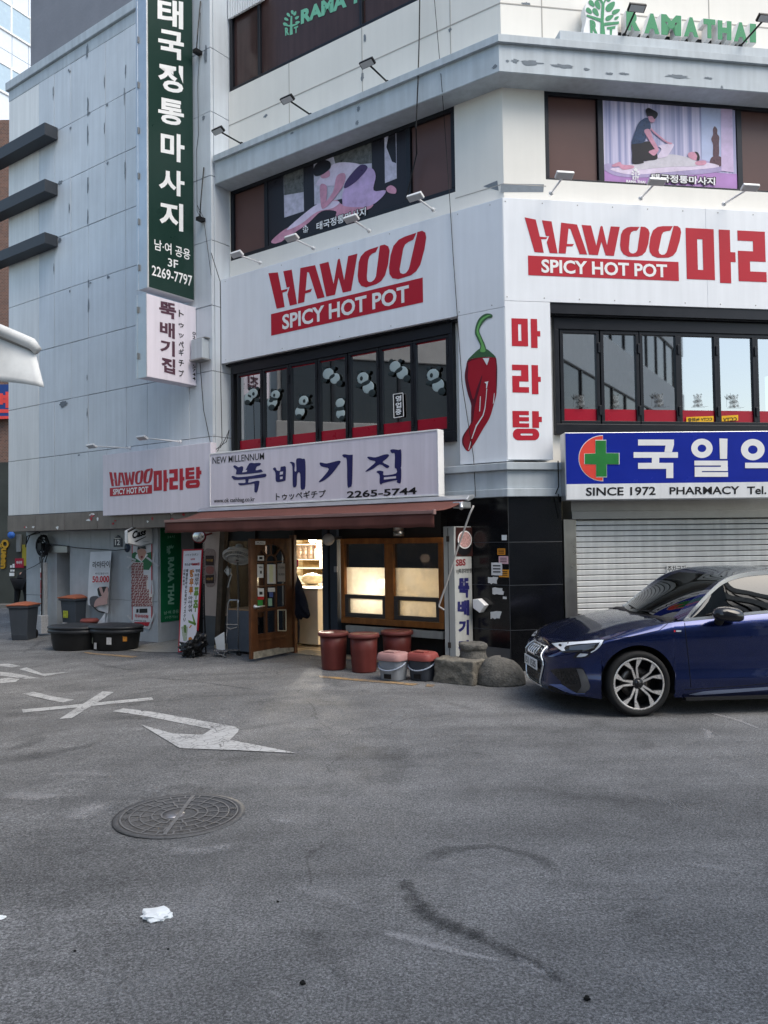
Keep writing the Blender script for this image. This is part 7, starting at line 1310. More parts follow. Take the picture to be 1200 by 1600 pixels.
mb = MB(); mb.ball((P0.x + .13, P0.y + .66, P0.z + .99), .112, 16, .95, 1, 1); T.part('hair', mb, M('black_hair', (.01, .009, .009), .6, var=.2))
# white stall canopy on the left, fixed to the neighbour building
T = Thing('stall_canopy', 'grimy white tarpaulin canopy of a neighbouring shop jutting over the lane', 'canopy', W, (-4, 6, 2.8)); F8 = Frame(0, 6.0, radians(-6)); c8 = lambda px, py, y=0: F8.w(*F8.hit(px, py, y)); mTARP = M('grimy_tarpaulin', srgb(206, 208, 208), .55, var=.16, vs=3, streak=.05, bump=.3, bs=6)
def sheet_grid(P00, P10, P01, P11, nx, ny, fn=lambda u, v: Vector((0, 0, 0))):
    vs = []
    for i in range(nx + 1):
        for j in range(ny + 1): u, v = i / nx, j / ny; vs.append(P00.lerp(P10, u).lerp(P01.lerp(P11, u), v) + fn(u, v))
    return vs, [(i * (ny + 1) + j, (i + 1) * (ny + 1) + j, (i + 1) * (ny + 1) + j + 1, i * (ny + 1) + j + 1) for i in range(nx) for j in range(ny)]
TL, TR_, BL, BR_ = c8(-300, 430), c8(60, 548), c8(-300, 470), c8(72, 608, -.1)
TL = c8(-300, 382)
mb = MB(); mb.smooth = True; mb.add(*sheet_grid(c8(-300, 400), c8(55, 549), c8(-300, 560, -.15), c8(72, 608, -.12), 30, 8, lambda u, v: Vector((0, -.03 * sin(u * 14) * v, .02 * sin(u * 9) * v)))); o = T.part('valance', mb, mTARP); o.modifiers.new('thickness', 'SOLIDIFY').thickness = .006
mb = MB(); mb.smooth = True; back = Vector((-1.3, .9, .3)); mb.add(*sheet_grid(c8(-300, 395), c8(58, 545), c8(-300, 395) + back, c8(58, 545) + back, 24, 8, lambda u, v: Vector((0, 0, -.06 * sin(pi * v))))); o = T.part('roof_sheet', mb, mTARP); o.modifiers.new('thickness', 'SOLIDIFY').thickness = .006
mb = MB(); mb.tube([c8(-300, 392, -.03), c8(20, 524, -.03), c8(50, 537, -.03), c8(59, 548, -.03)], [.045, .045, .045, .035], 10); T.part('rolled_edge', mb, mTARP); mb = MB(); mb.tube([c8(-300, 402, .0), c8(58, 550, .0)], .02, 8); mb.tube([c8(-280, 402, .0), Vector((-6.4, 5.2, 3.9))], .02, 8); mb.tube([c8(-40, 508, 0), Vector((-6.4, 7.6, 3.5))], .018, 8); T.part('frame', mb, mGALV)

# ================================================================== things stuck to or hanging on the facades
mSPB = M('spot_black', srgb(30, 30, 32), .4, metal=.4); mSPW = M('spot_white', srgb(222, 222, 222), .4)
mLENS = M('spot_lens', srgb(200, 204, 208), .15, var=0)
def spot(fr, foot, head, yf_, out, lb, mat, rise, grp):
    p = Vector(fr.hit(*foot, yf_)); h = Vector(fr.hit(*head, yf_ - out)); T = Thing('spotlight', lb, 'spotlight', fr, tuple(p), grp); d = (h - p); mb = MB(); mb.tube([p, h], .013, 8); mb.lathe((p.x, p.y, p.z), [(.03, -.02), (.03, .01)], 12, 'y'); T.part('arm', mb, mat)
    mb = MB(); w_, l_, t_ = .115, .05, .02; f0 = Vector((1, 0, 0)); f1 = Vector((0, .8, -.45)).normalized(); f2 = f0.cross(f1)
    cs = [h + f0 * (sx * w_) + f1 * (sy * l_) + f2 * (sz * t_) for sz in (-1, 1) for sx, sy in ((-1, -1), (1, -1), (1, 1), (-1, 1))]; mb.add(cs, [(3, 2, 1, 0), (4, 5, 6, 7), (0, 1, 5, 4), (1, 2, 6, 5), (2, 3, 7, 6), (3, 0, 4, 7)]); hd = T.part('head', mb, mat, bev=.008)
    mb = MB(); sgn_ = -1 if f2.z > 0 else 1; cs = [h + f0 * (sx * w_ * .86) + f1 * (sy * l_ * .8) + f2 * (sgn_ * (t_ + .002)) for sx, sy in ((-1, -1), (1, -1), (1, 1), (-1, 1))]; mb.poly(cs); T.part('lens', mb, mLENS, parent=hd); return T
for foot, head, lb in (((378, 225), (341, 204), 'black spotlight on an arm at the left end of the upper cornice'), ((486, 180), (449, 155), 'black spotlight on an arm in the middle of the long cornice'), ((606, 129), (574, 98.5), 'black spotlight on an arm nearest the building corner over the cornice')): spot(A, foot, head, YC + .1, .55, lb, mSPB, 0, 'black spotlights on the upper cornice')
for foot, head, lb in (((975, 56), (995, 12), 'black spotlight before the emblem of the channel letters'), ((1156, 73), (1196, 28), 'black spotlight before the last channel letters at the frame edge')): spot(B, foot, head, YC + .1, .55, lb, mSPB, 0, 'black spotlights before the channel letters')
for foot, head, lb in (((407, 411), (370, 397), 'white spotlight leftmost above the long HAWOO board'), ((490, 388), (456, 371.5), 'white spotlight below the figure of the dark poster'), ((577, 361), (549, 341.5), 'white spotlight below the caption of the dark poster'), ((677, 328), (649, 307.5), 'white spotlight below the brown panel near the corner')): spot(A, foot, head, YS + .02, .45, lb, mSPW, 0, 'white spotlights above the long board')
for foot, head, lb in (((861, 302), (882, 273.5), 'white spotlight below the left brown panel of the corner facade'), ((1001, 310), (1026, 284), 'white spotlight in front of the lavender poster caption'), ((1131, 319), (1172, 293), 'white spotlight right of the lavender poster')): spot(B, foot, head, YS + .02, .45, lb, mSPW, 0, 'white spotlights above the corner board')
for foot, head, lb in (((203, 700), (143, 697), 'white arm spotlight left over the small pale HAWOO board'), ((282, 690), (222, 684), 'white arm spotlight right over the small pale HAWOO board')): spot(A, foot, head, -.04, .35, lb, mSPW, 0, 'white spotlights over the small board')
# cables down the facades
def cable(lb, fr, pts, r=.007, nm='hanging_cable'):
    P = [fr.hit(px, py, y) for px, py, y in pts]; mb = MB(); mb.tube(P, r, 6); single(nm, lb, 'cable', mb, mWIRE, fr, P[0])
cable('black cable hanging from the fourth floor over the cornice to the dark poster', A, [(656, -10, YW - .1), (655, 60, YW - .1), (653, 130, YC - .07), (650, 200, YC - .06), (651, 240, YW - .05), (637, 300, YW - .08), (634, 312, YW - .1)], .010)
cable('thin black cable running from the roof past the brown panel and the chilli', A, [(678, -10, YW - .06), (684, 60, YW - .06), (690, 130, YC - .07), (695, 200, YW - .05), (702, 300, YS - .02), (708, 400, YS - .02), (722, 600, YS - .02), (740, 715, YS - .02), (743, 776, YT - .1)], .005)
cable('black cable along the return corner left of the long board', A, [(330, 395, -.012), (344, 440, -.012), (345, 520, -.012), (345, 600, -.012), (347, 690, -.012), (340, 705, -.012)], .006)
cable('tangled cable from the upper wall bracket down behind the green sign', A, [(313, 20, -.03), (312, 80, -.03), (309, 130, -.03), (310, 210, -.03), (307, 235, -.03), (308, 330, -.03), (316, 345, -.03), (308, 320, -.03), (318, 340, -.03), (330, 430, -.03)], .0045)
cable('loose cable arcing over the top of the pale light box', A, [(344, 700, -.03), (352, 686, -.03), (358, 672, -.03), (354, 690, -.03), (335, 704, -.03), (330, 698, -.03), (318, 640, -.03), (312, 560, -.03)], .006)
cable('black cable loops at the left end of the pharmacy light box', B, [(872, 720, YT - .1), (873, 760, YT - .1), (868, 772, YT - .1), (873, 772, YT - .1), (872, 790, YT - .04), (876, 810, YT - .04)], .008)
# electrical box on the wall, bracket
q = A.rect(309, 531, 320, 560, -.1); T = Thing('junction_box', 'small grey junction box behind the white blade sign', 'box', A, (q[0], 0, q[2])); mb = MB(); mb.box(q[0] - .1, q[1], -.16, -.01, q[2], q[3]); T.part('case', mb, mGRAYC, bev=.006); mb = MB(); mb.box(q[0] - .1, q[1] + .05, -.2, -.01, q[2] - .03, q[2] - .005); mb.box(q[0], q[1] + .03, -.12, -.01, q[3] + .005, q[3] + .02); T.part('bracket', mb, mGALV)
for lb, px, py in (('rusty bracket lamp on the wall above the green blade sign', 307, 80), ('rusty bracket lamp on the wall beside the green blade sign', 312, 342)):
    c = A.hit(px, py, -.1); T = Thing('wall_bracket', lb, 'bracket', A, (c[0], 0, c[2])); mb = MB(); mb.box(c[0] - .05, c[0] + .04, -.14, -.01, c[2] - .03, c[2] + .03); T.part('mount', mb, mSPB); mb = MB(); mb.tube([(c[0], -.1, c[2]), (c[0] + .05, -.12, c[2] + .25), (c[0] + .02, -.02, c[2] + .9)], .01, 6); T.part('wire', mb, mSPB)
# panda stickers in the long window: black and white clinging cubs
mPW = M('panda_white', srgb(166, 180, 180), .6, var=.04); mPB = M('panda_black', srgb(38, 48, 50), .6)
k = lambda x, y: (360 + x / 3.333, 500 + y / 3.333); yw_ = .36 - .035
PANS = [((118, 383, 30), (95, 405, 30), -1, 'first'), ((235, 390, 28), (218, 428, 34), 1, 'second'), ((382, 420, 30), (362, 478, 32), -1, 'third'), ((510, 280, 34), (545, 305, 32), 0, 'fourth, upper'), ((572, 432, 28), (574, 488, 30), 0, 'fourth, lower'), ((690, 303, 36), (718, 350, 38), 1, 'fifth'), ((858, 243, 34), (895, 275, 38), 0, 'sixth'), ((1055, 287, 38), (1082, 340, 40), 1, 'seventh')]
DESC = ['panda sticker stretched sideways in the first pane from the left', 'panda sticker with its back turned in the second pane', 'panda sticker standing upright low in the third pane', 'panda sticker tumbling high in the fourth pane', 'panda sticker seen from behind low in the fourth pane', 'panda sticker hugging the glass in the fifth pane', 'panda sticker leaning above the small black notice', 'panda sticker in the last pane beside the dark frame']
for (h_, b_, face, _), lb in zip(PANS, DESC):
    T = Thing('panda_sticker', lb, 'sticker', A, A.hit(*k(h_[0], h_[1]), yw_), 'panda stickers on the long window'); pt = lambda x, y, o: (lambda c_: (c_[0], yw_ - o, c_[2]))(A.hit(*k(x, y), yw_)); S_ = abs(pt(h_[0] + 10, h_[1], 0)[0] - pt(h_[0], h_[1], 0)[0]) / 10; Sz = abs(pt(h_[0], h_[1] + 10, 0)[2] - pt(h_[0], h_[1], 0)[2]) / 10
    def bl(mb, x, y, rx_, rz2, o=0, th=.4): mb.ball(pt(x, y, o), 1, 14, rx_ * S_, .018 * th, rz2 * Sz)
    mb = MB(); bl(mb, h_[0], h_[1], h_[2] * .86, h_[2] * .86, .004); bl(mb, b_[0], b_[1], b_[2] * .8, b_[2] * .88, .002); T.part('fur', mb, mPW); mb = MB(); dx = b_[0] - h_[0]; dy_ = b_[1] - h_[1]
    bl(mb, h_[0] + dx * .55, h_[1] + dy_ * .55, b_[2] * .72, b_[2] * .45, .003); bl(mb, b_[0] + dx * .5 + 6, b_[1] + b_[2] * .8, b_[2] * .5, b_[2] * .5, .005); bl(mb, h_[0] - (20 if face >= 0 else -22), h_[1] + h_[2] * 1.1, b_[2] * .45, b_[2] * .35, .004)
    for ex in (-.6, .75): bl(mb, h_[0] + ex * h_[2], h_[1] - h_[2] * .85, h_[2] * .32, h_[2] * .34, .001)
    if face: bl(mb, h_[0] - face * h_[2] * .15, h_[1] + 2, h_[2] * .22, h_[2] * .32, .012, .5); bl(mb, h_[0] - face * h_[2] * .85, h_[1] + h_[2] * .3, h_[2] * .16, h_[2] * .14, .008, .5)
    T.part('dark_patches', mb, mPB)
T = Thing('door_notice', 'small black notice with white hangul on the sixth pane', 'notice', A, A.hit(622, 634, yw_)); mb = MB(); mb.poly([A.hit(*k(*p), yw_) for p in ((848, 388), (898, 380), (902, 502), (852, 510))]); T.part('sheet', mb, mINK); mb = MB(); kq = [A.hit(*k(*p), yw_ - .002) for p in ((848, 388), (898, 380), (902, 502), (852, 510))]
for a, b in zip(kq, kq[1:] + kq[:1]): mb.tube([a, b], .006, 4)
for c_, y_ in zip('영업중', (395, 430, 465)): mb.text_q(c_, [A.hit(*k(*p), yw_ - .003) for p in ((860, y_ + 1), (890, y_ - 4), (890, y_ + 26), (860, y_ + 31))], .03)
T.part('lettering', mb, mWHITE)
mDEC = stain_mat('decal_grey', (.3, .31, .31), .35, 1, -1, 0); mDECK = stain_mat('decal_black', (.04, .04, .04), .5, 1, -1, 0)
k = lambda x, y: (860 + x / 3.53, 480 + y / 3.53); LBL = ['faint panda decal low in the first corner pane', 'seated panda decal low in the second corner pane', 'faint panda decal low in the third corner pane', 'pale panda decal above the yellow strip of the fourth corner pane', 'panda decal with bamboo leaves in the fifth corner pane']
for (cx, cy, bam), lb in zip(((170, 495, 1), (360, 495, 0), (605, 490, 1), (820, 490, 0), (1020, 495, 1)), LBL):
    T = Thing('panda_decal', lb, 'decal', B, B.hit(*k(cx, cy), .325), 'panda decals on the corner window'); f_ = lambda pts, o=0: [(lambda q: (q[0], .322 - o, q[2]))(B.hit(*k(cx + (p[0] - cx) * .7, cy + 16 + (p[1] - cy) * .7), .325)) for p in pts]; el_ = lambda x, y, a, b: [(x + a * cos(2 * pi * i / 16), y + b * sin(2 * pi * i / 16)) for i in range(16)]
    mb = MB(); mb.poly(f_(el_(cx, cy - 15, 22, 20))); mb.poly(f_(el_(cx + 4, cy + 28, 24, 28), -.0006)); T.part('fur', mb, mDEC); mb = MB()
    for x, y, a, b in ((cx - 18, cy - 34, 8, 8), (cx + 16, cy - 36, 8, 8), (cx - 8, cy - 16, 5, 6), (cx + 9, cy - 16, 5, 6), (cx, cy - 6, 4, 3), (cx - 4, cy + 14, 24, 12), (cx + 18, cy + 48, 12, 10), (cx - 16, cy + 50, 12, 10)): mb.poly(f_(el_(x, y, a, b), .0015))
    mb.poly(f_([(cx - 40, cy + 56), (cx + 70, cy + 58), (cx + 70, cy + 61), (cx - 40, cy + 60)], .001)); T.part('black_patches', mb, mDECK)
    if bam:
        mb = MB()
        for a, L_ in ((.4, 44), (.9, 40), (1.5, 46), (2.2, 36), (-.3, 34)): mb.poly(f_(leaf(cx - 44 + L_ * .4 * cos(a), cy - 14 - L_ * .4 * sin(a), L_ / 2, 5, -a), .0018))
        mb.poly(f_([(cx - 46, cy + 50), (cx - 43, cy + 50), (cx - 41, cy - 20), (cx - 44, cy - 20)], .0018)); T.part('bamboo', mb, mDECK)
for lb, x0, x1, t_ in (('yellow notice strip with mirrored lettering in the fourth corner pane', 750, 900, 'CCTV 녹화중'), ('yellow notice strip with mirrored lettering in the fifth corner pane', 945, 1036, 'CCTV')):
    p = lambda pts, o=0: [(lambda q: (q[0], .335 - o, q[2]))(B.hit(*k(*q2), .335)) for q2 in pts]; T = Thing('notice_strip', lb, 'notice', B, B.hit(*k(x0, 620), .335)); mb = MB(); mb.poly(p([(x0, 606 if x0 < 900 else 600), (x1, 600 if x0 < 900 else 594), (x1, 632 if x0 < 900 else 625), (x0, 636 if x0 < 900 else 630)])); T.part('sheet', mb, M('bright_yellow', srgb(226, 176, 30), .4)); mb = MB(); mb.text_q(t_, p([(x1 - 8, 606), (x0 + 8, 611), (x0 + 8, 631), (x1 - 8, 627)], .003), .02); T.part('lettering', mb, mINK)
# ================================================================== small things on the road
mIRON = M('cast_iron', srgb(98, 98, 99), .55, metal=.35, var=.2, vs=30, bump=.5, bs=80)
c = ground(281, 1273.5); T = Thing('manhole_cover', 'round cast iron manhole cover with a brick pattern in the asphalt', 'manhole cover', W, tuple(c)); R_m = .405
mb = MB(); mb.lathe((c.x, c.y, c.z), [(R_m, .0), (R_m, .006), (R_m - .035, .009), (R_m - .04, .004), (0, .004)], 64); T.part('frame', mb, mIRON); mb = MB()
for r0, r1 in ((.352, .362), (.30, .308), (.235, .243), (.165, .173), (.105, .117)): 
    mb.ring([(c.x + r1 * cos(2 * pi * i / 64), c.y + r1 * sin(2 * pi * i / 64), c.z + .010) for i in range(64)], [(c.x + r0 * cos(2 * pi * i / 64), c.y + r0 * sin(2 * pi * i / 64), c.z + .010) for i in range(64)])
for r0, r1, n, of in ((.308, .352, 22, 0), (.243, .30, 18, .1), (.173, .235, 14, .2), (.117, .165, 10, .05)):
    for i in range(n):
        if r0 > .3 and (i % 11) in (0, 1, 2, 3): continue
        a = 2 * pi * i / n + of; d_ = Vector((cos(a), sin(a), 0)); e_ = Vector((-sin(a), cos(a), 0)) * .005; p0, p1 = c + d_ * r0 + Vector((0, 0, .010)), c + d_ * r1 + Vector((0, 0, .010)); mb.poly([p0 - e_, p1 - e_, p1 + e_, p0 + e_])
mb.box(c.x - .012, c.x + .012, c.y - .35, c.y + .35, c.z + .006, c.z + .0105); o = T.part('ribs', mb, M('iron_worn', srgb(128, 127, 127), .5, metal=.4, var=.2, vs=40)); mb = MB()
for i, ch_ in enumerate('하수'):
    for s_ in (0, pi): a = s_ + (.25 if i == 0 else -.12) + pi; q0 = c + Vector((.333 * cos(a), .333 * sin(a), .0108)); mb.text(ch_, lambda u, v: (q0.x + (u - .5) * .05, q0.y + (v - .5) * .05, q0.z), .03)
T.part('lettering', mb, mIRON); mb = MB(); mb.lathe((c.x - .04, c.y, c.z), [(.07, .004), (.07, .006), (0, .0065)], 24); T.part('boss', mb, M('iron_polished', srgb(150, 148, 150), .35, metal=.6, var=.15))
def litter(px, py, r, lb, seed, mat, nm='crumpled_paper', cat='litter', hz=.35):
    g = ground(px, py); bm_ = bmesh.new(); bmesh.ops.create_icosphere(bm_, subdivisions=3, radius=1); mb = MB(); vs = []
    for v in bm_.verts: q = v.co.copy(); f_ = 1 + .5 * NZ.noise(q * 1.7 + Vector((seed, 0, 0))) + .25 * NZ.noise(q * 4.5 + Vector((0, seed, 0))); vs.append((g.x + r * q.x * f_, g.y + r * .7 * q.y * f_, max(g.z + .001, g.z + r * hz * (q.z * f_ + .7))))
    bm_.verts.index_update(); mb.add(vs, [[v.index for v in f.verts] for f in bm_.faces]); bm_.free(); single(nm, lb, cat, mb, mat, W, tuple(g))
mTIS = M('white_tissue', srgb(236, 240, 242), .8, var=.03); litter(243, 1433, .075, 'crumpled white tissue lying on the asphalt below the manhole', 3, mTIS, hz=.24); litter(2, 1435, .02, 'tiny white scrap at the left edge of the road', 5, mTIS)
mCLOD = M('black_clod', (.012, .012, .012), .9, var=.1)
for px, py, r, lb in ((917, 1563, .012, 'black clod at the end of the oil stain on the right'), (473, 1538, .011, 'black clod on the asphalt at the lower middle'), (434, 1410, .006, 'tiny black pebble below the manhole cover'), (117, 1487, .006, 'tiny black pebble at the lower left of the road'), (263, 1484, .005, 'tiny black pebble below the white tissue')): litter(px, py, r, lb, px * .1, mCLOD, 'asphalt_clod', 'clod', .8)
# ================================================================== dark blue car parked along the shutter
from mathutils.bvhtree import BVHTree
g0 = ground(1000, 1120.5); K = Frame(g0.x, g0.y, radians(4.0)); HW = .86; YC0 = HW - .012      # centre line lies HW behind the flank
CAR = Thing('parked_car', 'dark blue hatchback parked nose to the stones before the roller shutter', 'car', K, (1.3, YC0, 0))
mPAINT = M('dark_blue_metallic', srgb(18, 35, 86), .24, metal=.8, var=.03, coat=1.0, rvar=0); mCHROME = M('bright_trim', srgb(226, 230, 234), .22, metal=.7, var=0)
mGLOSSB = M('gloss_black', (.008, .008, .01), .12, var=0, coat=.6); mMATB = M('matt_black_plastic', srgb(30, 30, 32), .6, var=.08); mTYRE = M('tyre_rubber', srgb(30, 30, 31), .75, var=.1, vs=20); mWELL = M('wheel_well', (.006, .006, .006), .9, var=0)
mCGL = glass('car_glass', (.045, .05, .05), .985, .01, 1.5); mLAMP = M('lamp_white', srgb(226, 232, 240), .12, var=0, coat=1); mGREYT = M('grey_trim', srgb(84, 84, 86), .4, var=.05)
def lerp_tab(tab, x):
    if x <= tab[0][0]: return tab[0][1]
    for (a, va), (b, vb) in zip(tab, tab[1:]):
        if x <= b: t = (x - a) / (b - a); return va + (vb - va) * t
    return tab[-1][1]
def smooth_tab(tab, x):                                           # cubic hermite through a table
    n = len(tab)
    if x <= tab[0][0]: return tab[0][1]
    if x >= tab[-1][0]: return tab[-1][1]
    for i in range(n - 1):
        if x <= tab[i + 1][0]:
            x0, y0 = tab[i]; x1, y1 = tab[i + 1]; h = x1 - x0; t = (x - x0) / h
            m0 = (y1 - tab[i - 1][1]) / (x1 - tab[i - 1][0]) if i > 0 else (y1 - y0) / h
            m1 = (tab[i + 2][1] - y0) / (tab[i + 2][0] - x0) if i + 2 < n else (y1 - y0) / h
            return (2 * t ** 3 - 3 * t * t + 1) * y0 + (t ** 3 - 2 * t * t + t) * h * m0 + (-2 * t ** 3 + 3 * t * t) * y1 + (t ** 3 - t * t) * h * m1
WB = 2.50; RA_ = .362; ZA = .312
PLAN = [(-.800, 0), (-.797, .15), (-.785, .32), (-.755, .46), (-.70, .585), (-.61, .70), (-.49, .785), (-.36, .83), (-.2, .85), (0, .856), (.5, .86), (1.25, .862), (2.0, .86), (2.5, .85), (2.85, .82), (3.1, .76), (3.28, .66), (3.38, .5), (3.42, .28), (3.43, 0)]
arc_ = [0]
for p, q in zip(PLAN, PLAN[1:]): arc_.append(arc_[-1] + hypot(q[0] - p[0], q[1] - p[1]))
TX = [(s, p[0]) for s, p in zip(arc_, PLAN)]; TW = [(s, p[1]) for s, p in zip(arc_, PLAN)]
def plan(s): return smooth_tab(TX, s), smooth_tab(TW, s)
def plan_n(s):
    a, b = plan(max(0, s - .01)), plan(min(arc_[-1], s + .01)); t = Vector((b[0] - a[0], b[1] - a[1])).normalized(); return Vector((-t.y, t.x))   # outward
ZTOP = [(-.80, .605), (-.74, .63), (-.66, .672), (-.5, .712), (-.34, .742), (-.1, .80), (.2, .852), (.45, .884), (.9, .918), (1.3, .948), (2.0, .97), (2.6, .985), (3.0, .97), (3.3, .90), (3.43, .86)]
SHO = [(-.80, .50), (-.5, .62), (-.34, .695), (0, .755), (.45, .795), (1.3, .835), (2.5, .86), (3.0, .86), (3.43, .78)]
def zbot(x):
    for c in (0, WB):
        if abs(x - c) < .3525: return ZA + sqrt(max(RA_ ** 2 - (x - c) ** 2, 0))
    return .165 if -.4 < x < 2.9 else .185
def inset(x, z):
    zt, zs = smooth_tab(ZTOP, x), smooth_tab(SHO, x); fr_ = max(0, min(1, (-.25 - x) / .4))
    if z >= zs:
        t = (z - zs) / max(zt - zs, 1e-3); top = (.055 if x > .4 else .05 + .03 * max(0, min(1, (.4 - x) / .6))) + .015 * fr_
        return .004 + top * (t ** 1.7)
    k_ = lerp_tab([(.165, .05), (.22, .03), (.285, .014), (.335, .002), (.40, .016), (.52, .020), (.64, .010), (.70, .004)], z) * (1 - fr_) + fr_ * lerp_tab([(.165, .055), (.21, .02), (.25, .0), (.33, .006), (.45, .012), (.60, .016)], z)
    return k_ * min(1, (zs - z) / .05 + .15) + .004 * (1 - min(1, (zs - z) / .05))
ss = []; s = 0
edges = []
for c in (0, WB):
    for e in (-.354, -.3515, .3515, .354): edges.append(c + e)
xs_dense = sorted([-.36 + .03 * i for i in range(25)] + [WB - .36 + .03 * i for i in range(25)] + edges + [.42 + .07 * i for i in range(25)] + [2.95, 3.02])
s_side = []
for x in xs_dense:
    lo, hi = arc_[6], arc_[15]
    for _ in range(40):
        m_ = (lo + hi) / 2
        if plan(m_)[0] < x: lo = m_
        else: hi = m_
    s_side.append(lo)
ss = sorted([arc_[6] * i / 26 for i in range(26)] + s_side + [arc_[15] + (arc_[-1] - arc_[15]) * i / 14 for i in range(15)])
NR = 26
def shell_pt(s, r):
    x, w = plan(s); zb, zt = zbot(x), smooth_tab(ZTOP, x); z = zb + (zt - zb) * r; n = plan_n(s); d = inset(x, z); return Vector((x - n.x * d, w - n.y * d, z))
grid = [[shell_pt(s, j / NR) for j in range(NR + 1)] for s in ss]
carpt = lambda p, sgn=1: (p[0], YC0 - sgn * p[1], p[2])          # (x, half width, z) -> frame coordinates
mb = MB(); mb.smooth = True
for sg in (1, -1):
    o = len(mb.v); vs = [carpt(p, sg) for col in grid for p in col]; m_ = NR + 1
    fs = [(i * m_ + j, (i + 1) * m_ + j, (i + 1) * m_ + j + 1, i * m_ + j + 1) for i in range(len(ss) - 1) for j in range(NR)]
    mb.add(vs, fs if sg == -1 else [f[::-1] for f in fs])
tops = [col[-1] for col in grid]
# bonnet: from the fender tops inwards, crowned, with two creases
HC = [(-.80, .605), (-.77, .622), (-.70, .665), (-.62, .690), (-.5, .720), (-.3, .782), (-.1, .842), (.1, .878), (.26, .892)]
front = [p for p in tops if p.x <= .46]
nW = 14; rows = []
for p in front:
    # line from the fender top towards the centre; stations bend forward at the nose
    row = []
    for j in range(nW + 1):
        t = j / nW; w = p.y * (1 - t); xc = max(-.795, min(p.x, .30 + (p.x - .30) * 1) - .0)
        x = p.x if p.x < .0 else p.x - (.20 * p.x / .46) * t ** 1.5
        zc = smooth_tab(HC, x); z = p.z + (zc - p.z) * (1 - (1 - t) ** 2.2) + .006 * math.exp(-((w - .52) / .05) ** 2)
        row.append(Vector((x, w, z)))
    rows.append(row)
sb_ = MB(); sb_.smooth = True; m_ = nW + 1
for sg in (1, -1):
    fs = [(i * m_ + j, (i + 1) * m_ + j, (i + 1) * m_ + j + 1, i * m_ + j + 1) for i in range(len(rows) - 1) for j in range(nW)]
    sb_.add([carpt(p, sg) for r_ in rows for p in r_], [f[::-1] for f in fs] if sg == -1 else fs)
body = CAR.part('body', mb, mPAINT); bon = CAR.part('bonnet', sb_, mPAINT)
def weld(o, d=.0006):
    bm_ = bmesh.new(); bm_.from_mesh(o.data); bmesh.ops.remove_doubles(bm_, verts=bm_.verts, dist=d); bmesh.ops.recalc_face_normals(bm_, faces=bm_.faces); bm_.to_mesh(o.data); bm_.free()
for o in (body, bon): weld(o, .0004)
# floor pan and wheel wells
mb = MB(); mb.box(-.62, 3.3, YC0 - .5, YC0 + .5, .17, .5); CAR.part('underbody', mb, mWELL)
for c in (0, WB):
    for sg in (1, -1):
        mb = MB(); n = 20; pr = [(c + RA_ * 1.0 * cos(pi * (1.1 - 1.2 * i / n)), ZA + RA_ * sin(pi * (1.1 - 1.2 * i / n))) for i in range(n + 1)]
        mb.add([carpt((x, w, z), sg) for x, z in pr for w in (.838, .5)], [(2 * i, 2 * i + 1, 2 * i + 3, 2 * i + 2) for i in range(n)]); mb.poly([carpt((x, .5, z), sg) for x, z in pr]); CAR.part('wheel_well', mb, mWELL)
# greenhouse
RAIL = [(.47, .775, .888), (.58, .742, .99), (.70, .71, 1.095), (.82, .683, 1.192), (.95, .655, 1.272), (1.12, .635, 1.320), (1.33, .625, 1.343), (1.7, .62, 1.350), (2.1, .612, 1.325), (2.5, .60, 1.26), (2.8, .60, 1.16), (3.05, .62, 1.03), (3.2, .64, .955)]
ROOFC = [(.26, .893), (.45, 1.0), (.70, 1.125), (.95, 1.232), (1.15, 1.288), (1.35, 1.320), (1.7, 1.346), (2.1, 1.34), (2.5, 1.30), (2.8, 1.215), (3.1, 1.09), (3.3, .98)]
rx = [(i / 12, p[0]) for i, p in enumerate(RAIL)]; rw = [(i / 12, p[1]) for i, p in enumerate(RAIL)]; rz_ = [(i / 12, p[2]) for i, p in enumerate(RAIL)]
rail = lambda t: Vector((smooth_tab(rx, t), smooth_tab(rw, t), smooth_tab(rz_, t)))
rcx = [(i / 11, p[0]) for i, p in enumerate(ROOFC)]; rcz = [(i / 11, p[1]) for i, p in enumerate(ROOFC)]
roofc = lambda t: Vector((smooth_tab(rcx, t), 0, smooth_tab(rcz, t)))
def top_pt(t, u):                                                # u = 0 rail ... 1 centre line
    a, b = rail(t), roofc(t); w = a.y * (1 - u); k_ = 1 - (1 - u) ** 2
    return Vector((a.x + (b.x - a.x) * (1 - (1 - u) ** 1.6), w, a.z + (b.z - a.z) * k_ + .0 * u))
def strip(name, t0, t1, u0, u1, mat, nt=30, nu=10, lift=0.0, sides=(1, -1), parent=None):
    mb = MB(); mb.smooth = True
    for sg in sides:
        vs = [carpt(top_pt(t0 + (t1 - t0) * i / nt, u0 + (u1 - u0) * j / nu) + Vector((0, 0, lift)), sg) for i in range(nt + 1) for j in range(nu + 1)]
        fs = [(i * (nu + 1) + j, (i + 1) * (nu + 1) + j, (i + 1) * (nu + 1) + j + 1, i * (nu + 1) + j + 1) for i in range(nt) for j in range(nu)]; mb.add(vs, fs if sg == 1 else [f[::-1] for f in fs])
    o = CAR.part(name, mb, mat, parent); weld(o, .0004); return o
tA = .36
RW = .17; strip('roof', tA, .72, RW, 1, mPAINT); strip('roof_rail', 0, 1, 0, RW, mPAINT, 50, 4)
strip('windscreen', .012, tA, RW, 1, mCGL); strip('rear_window', .72, .96, RW, 1, mCGL)
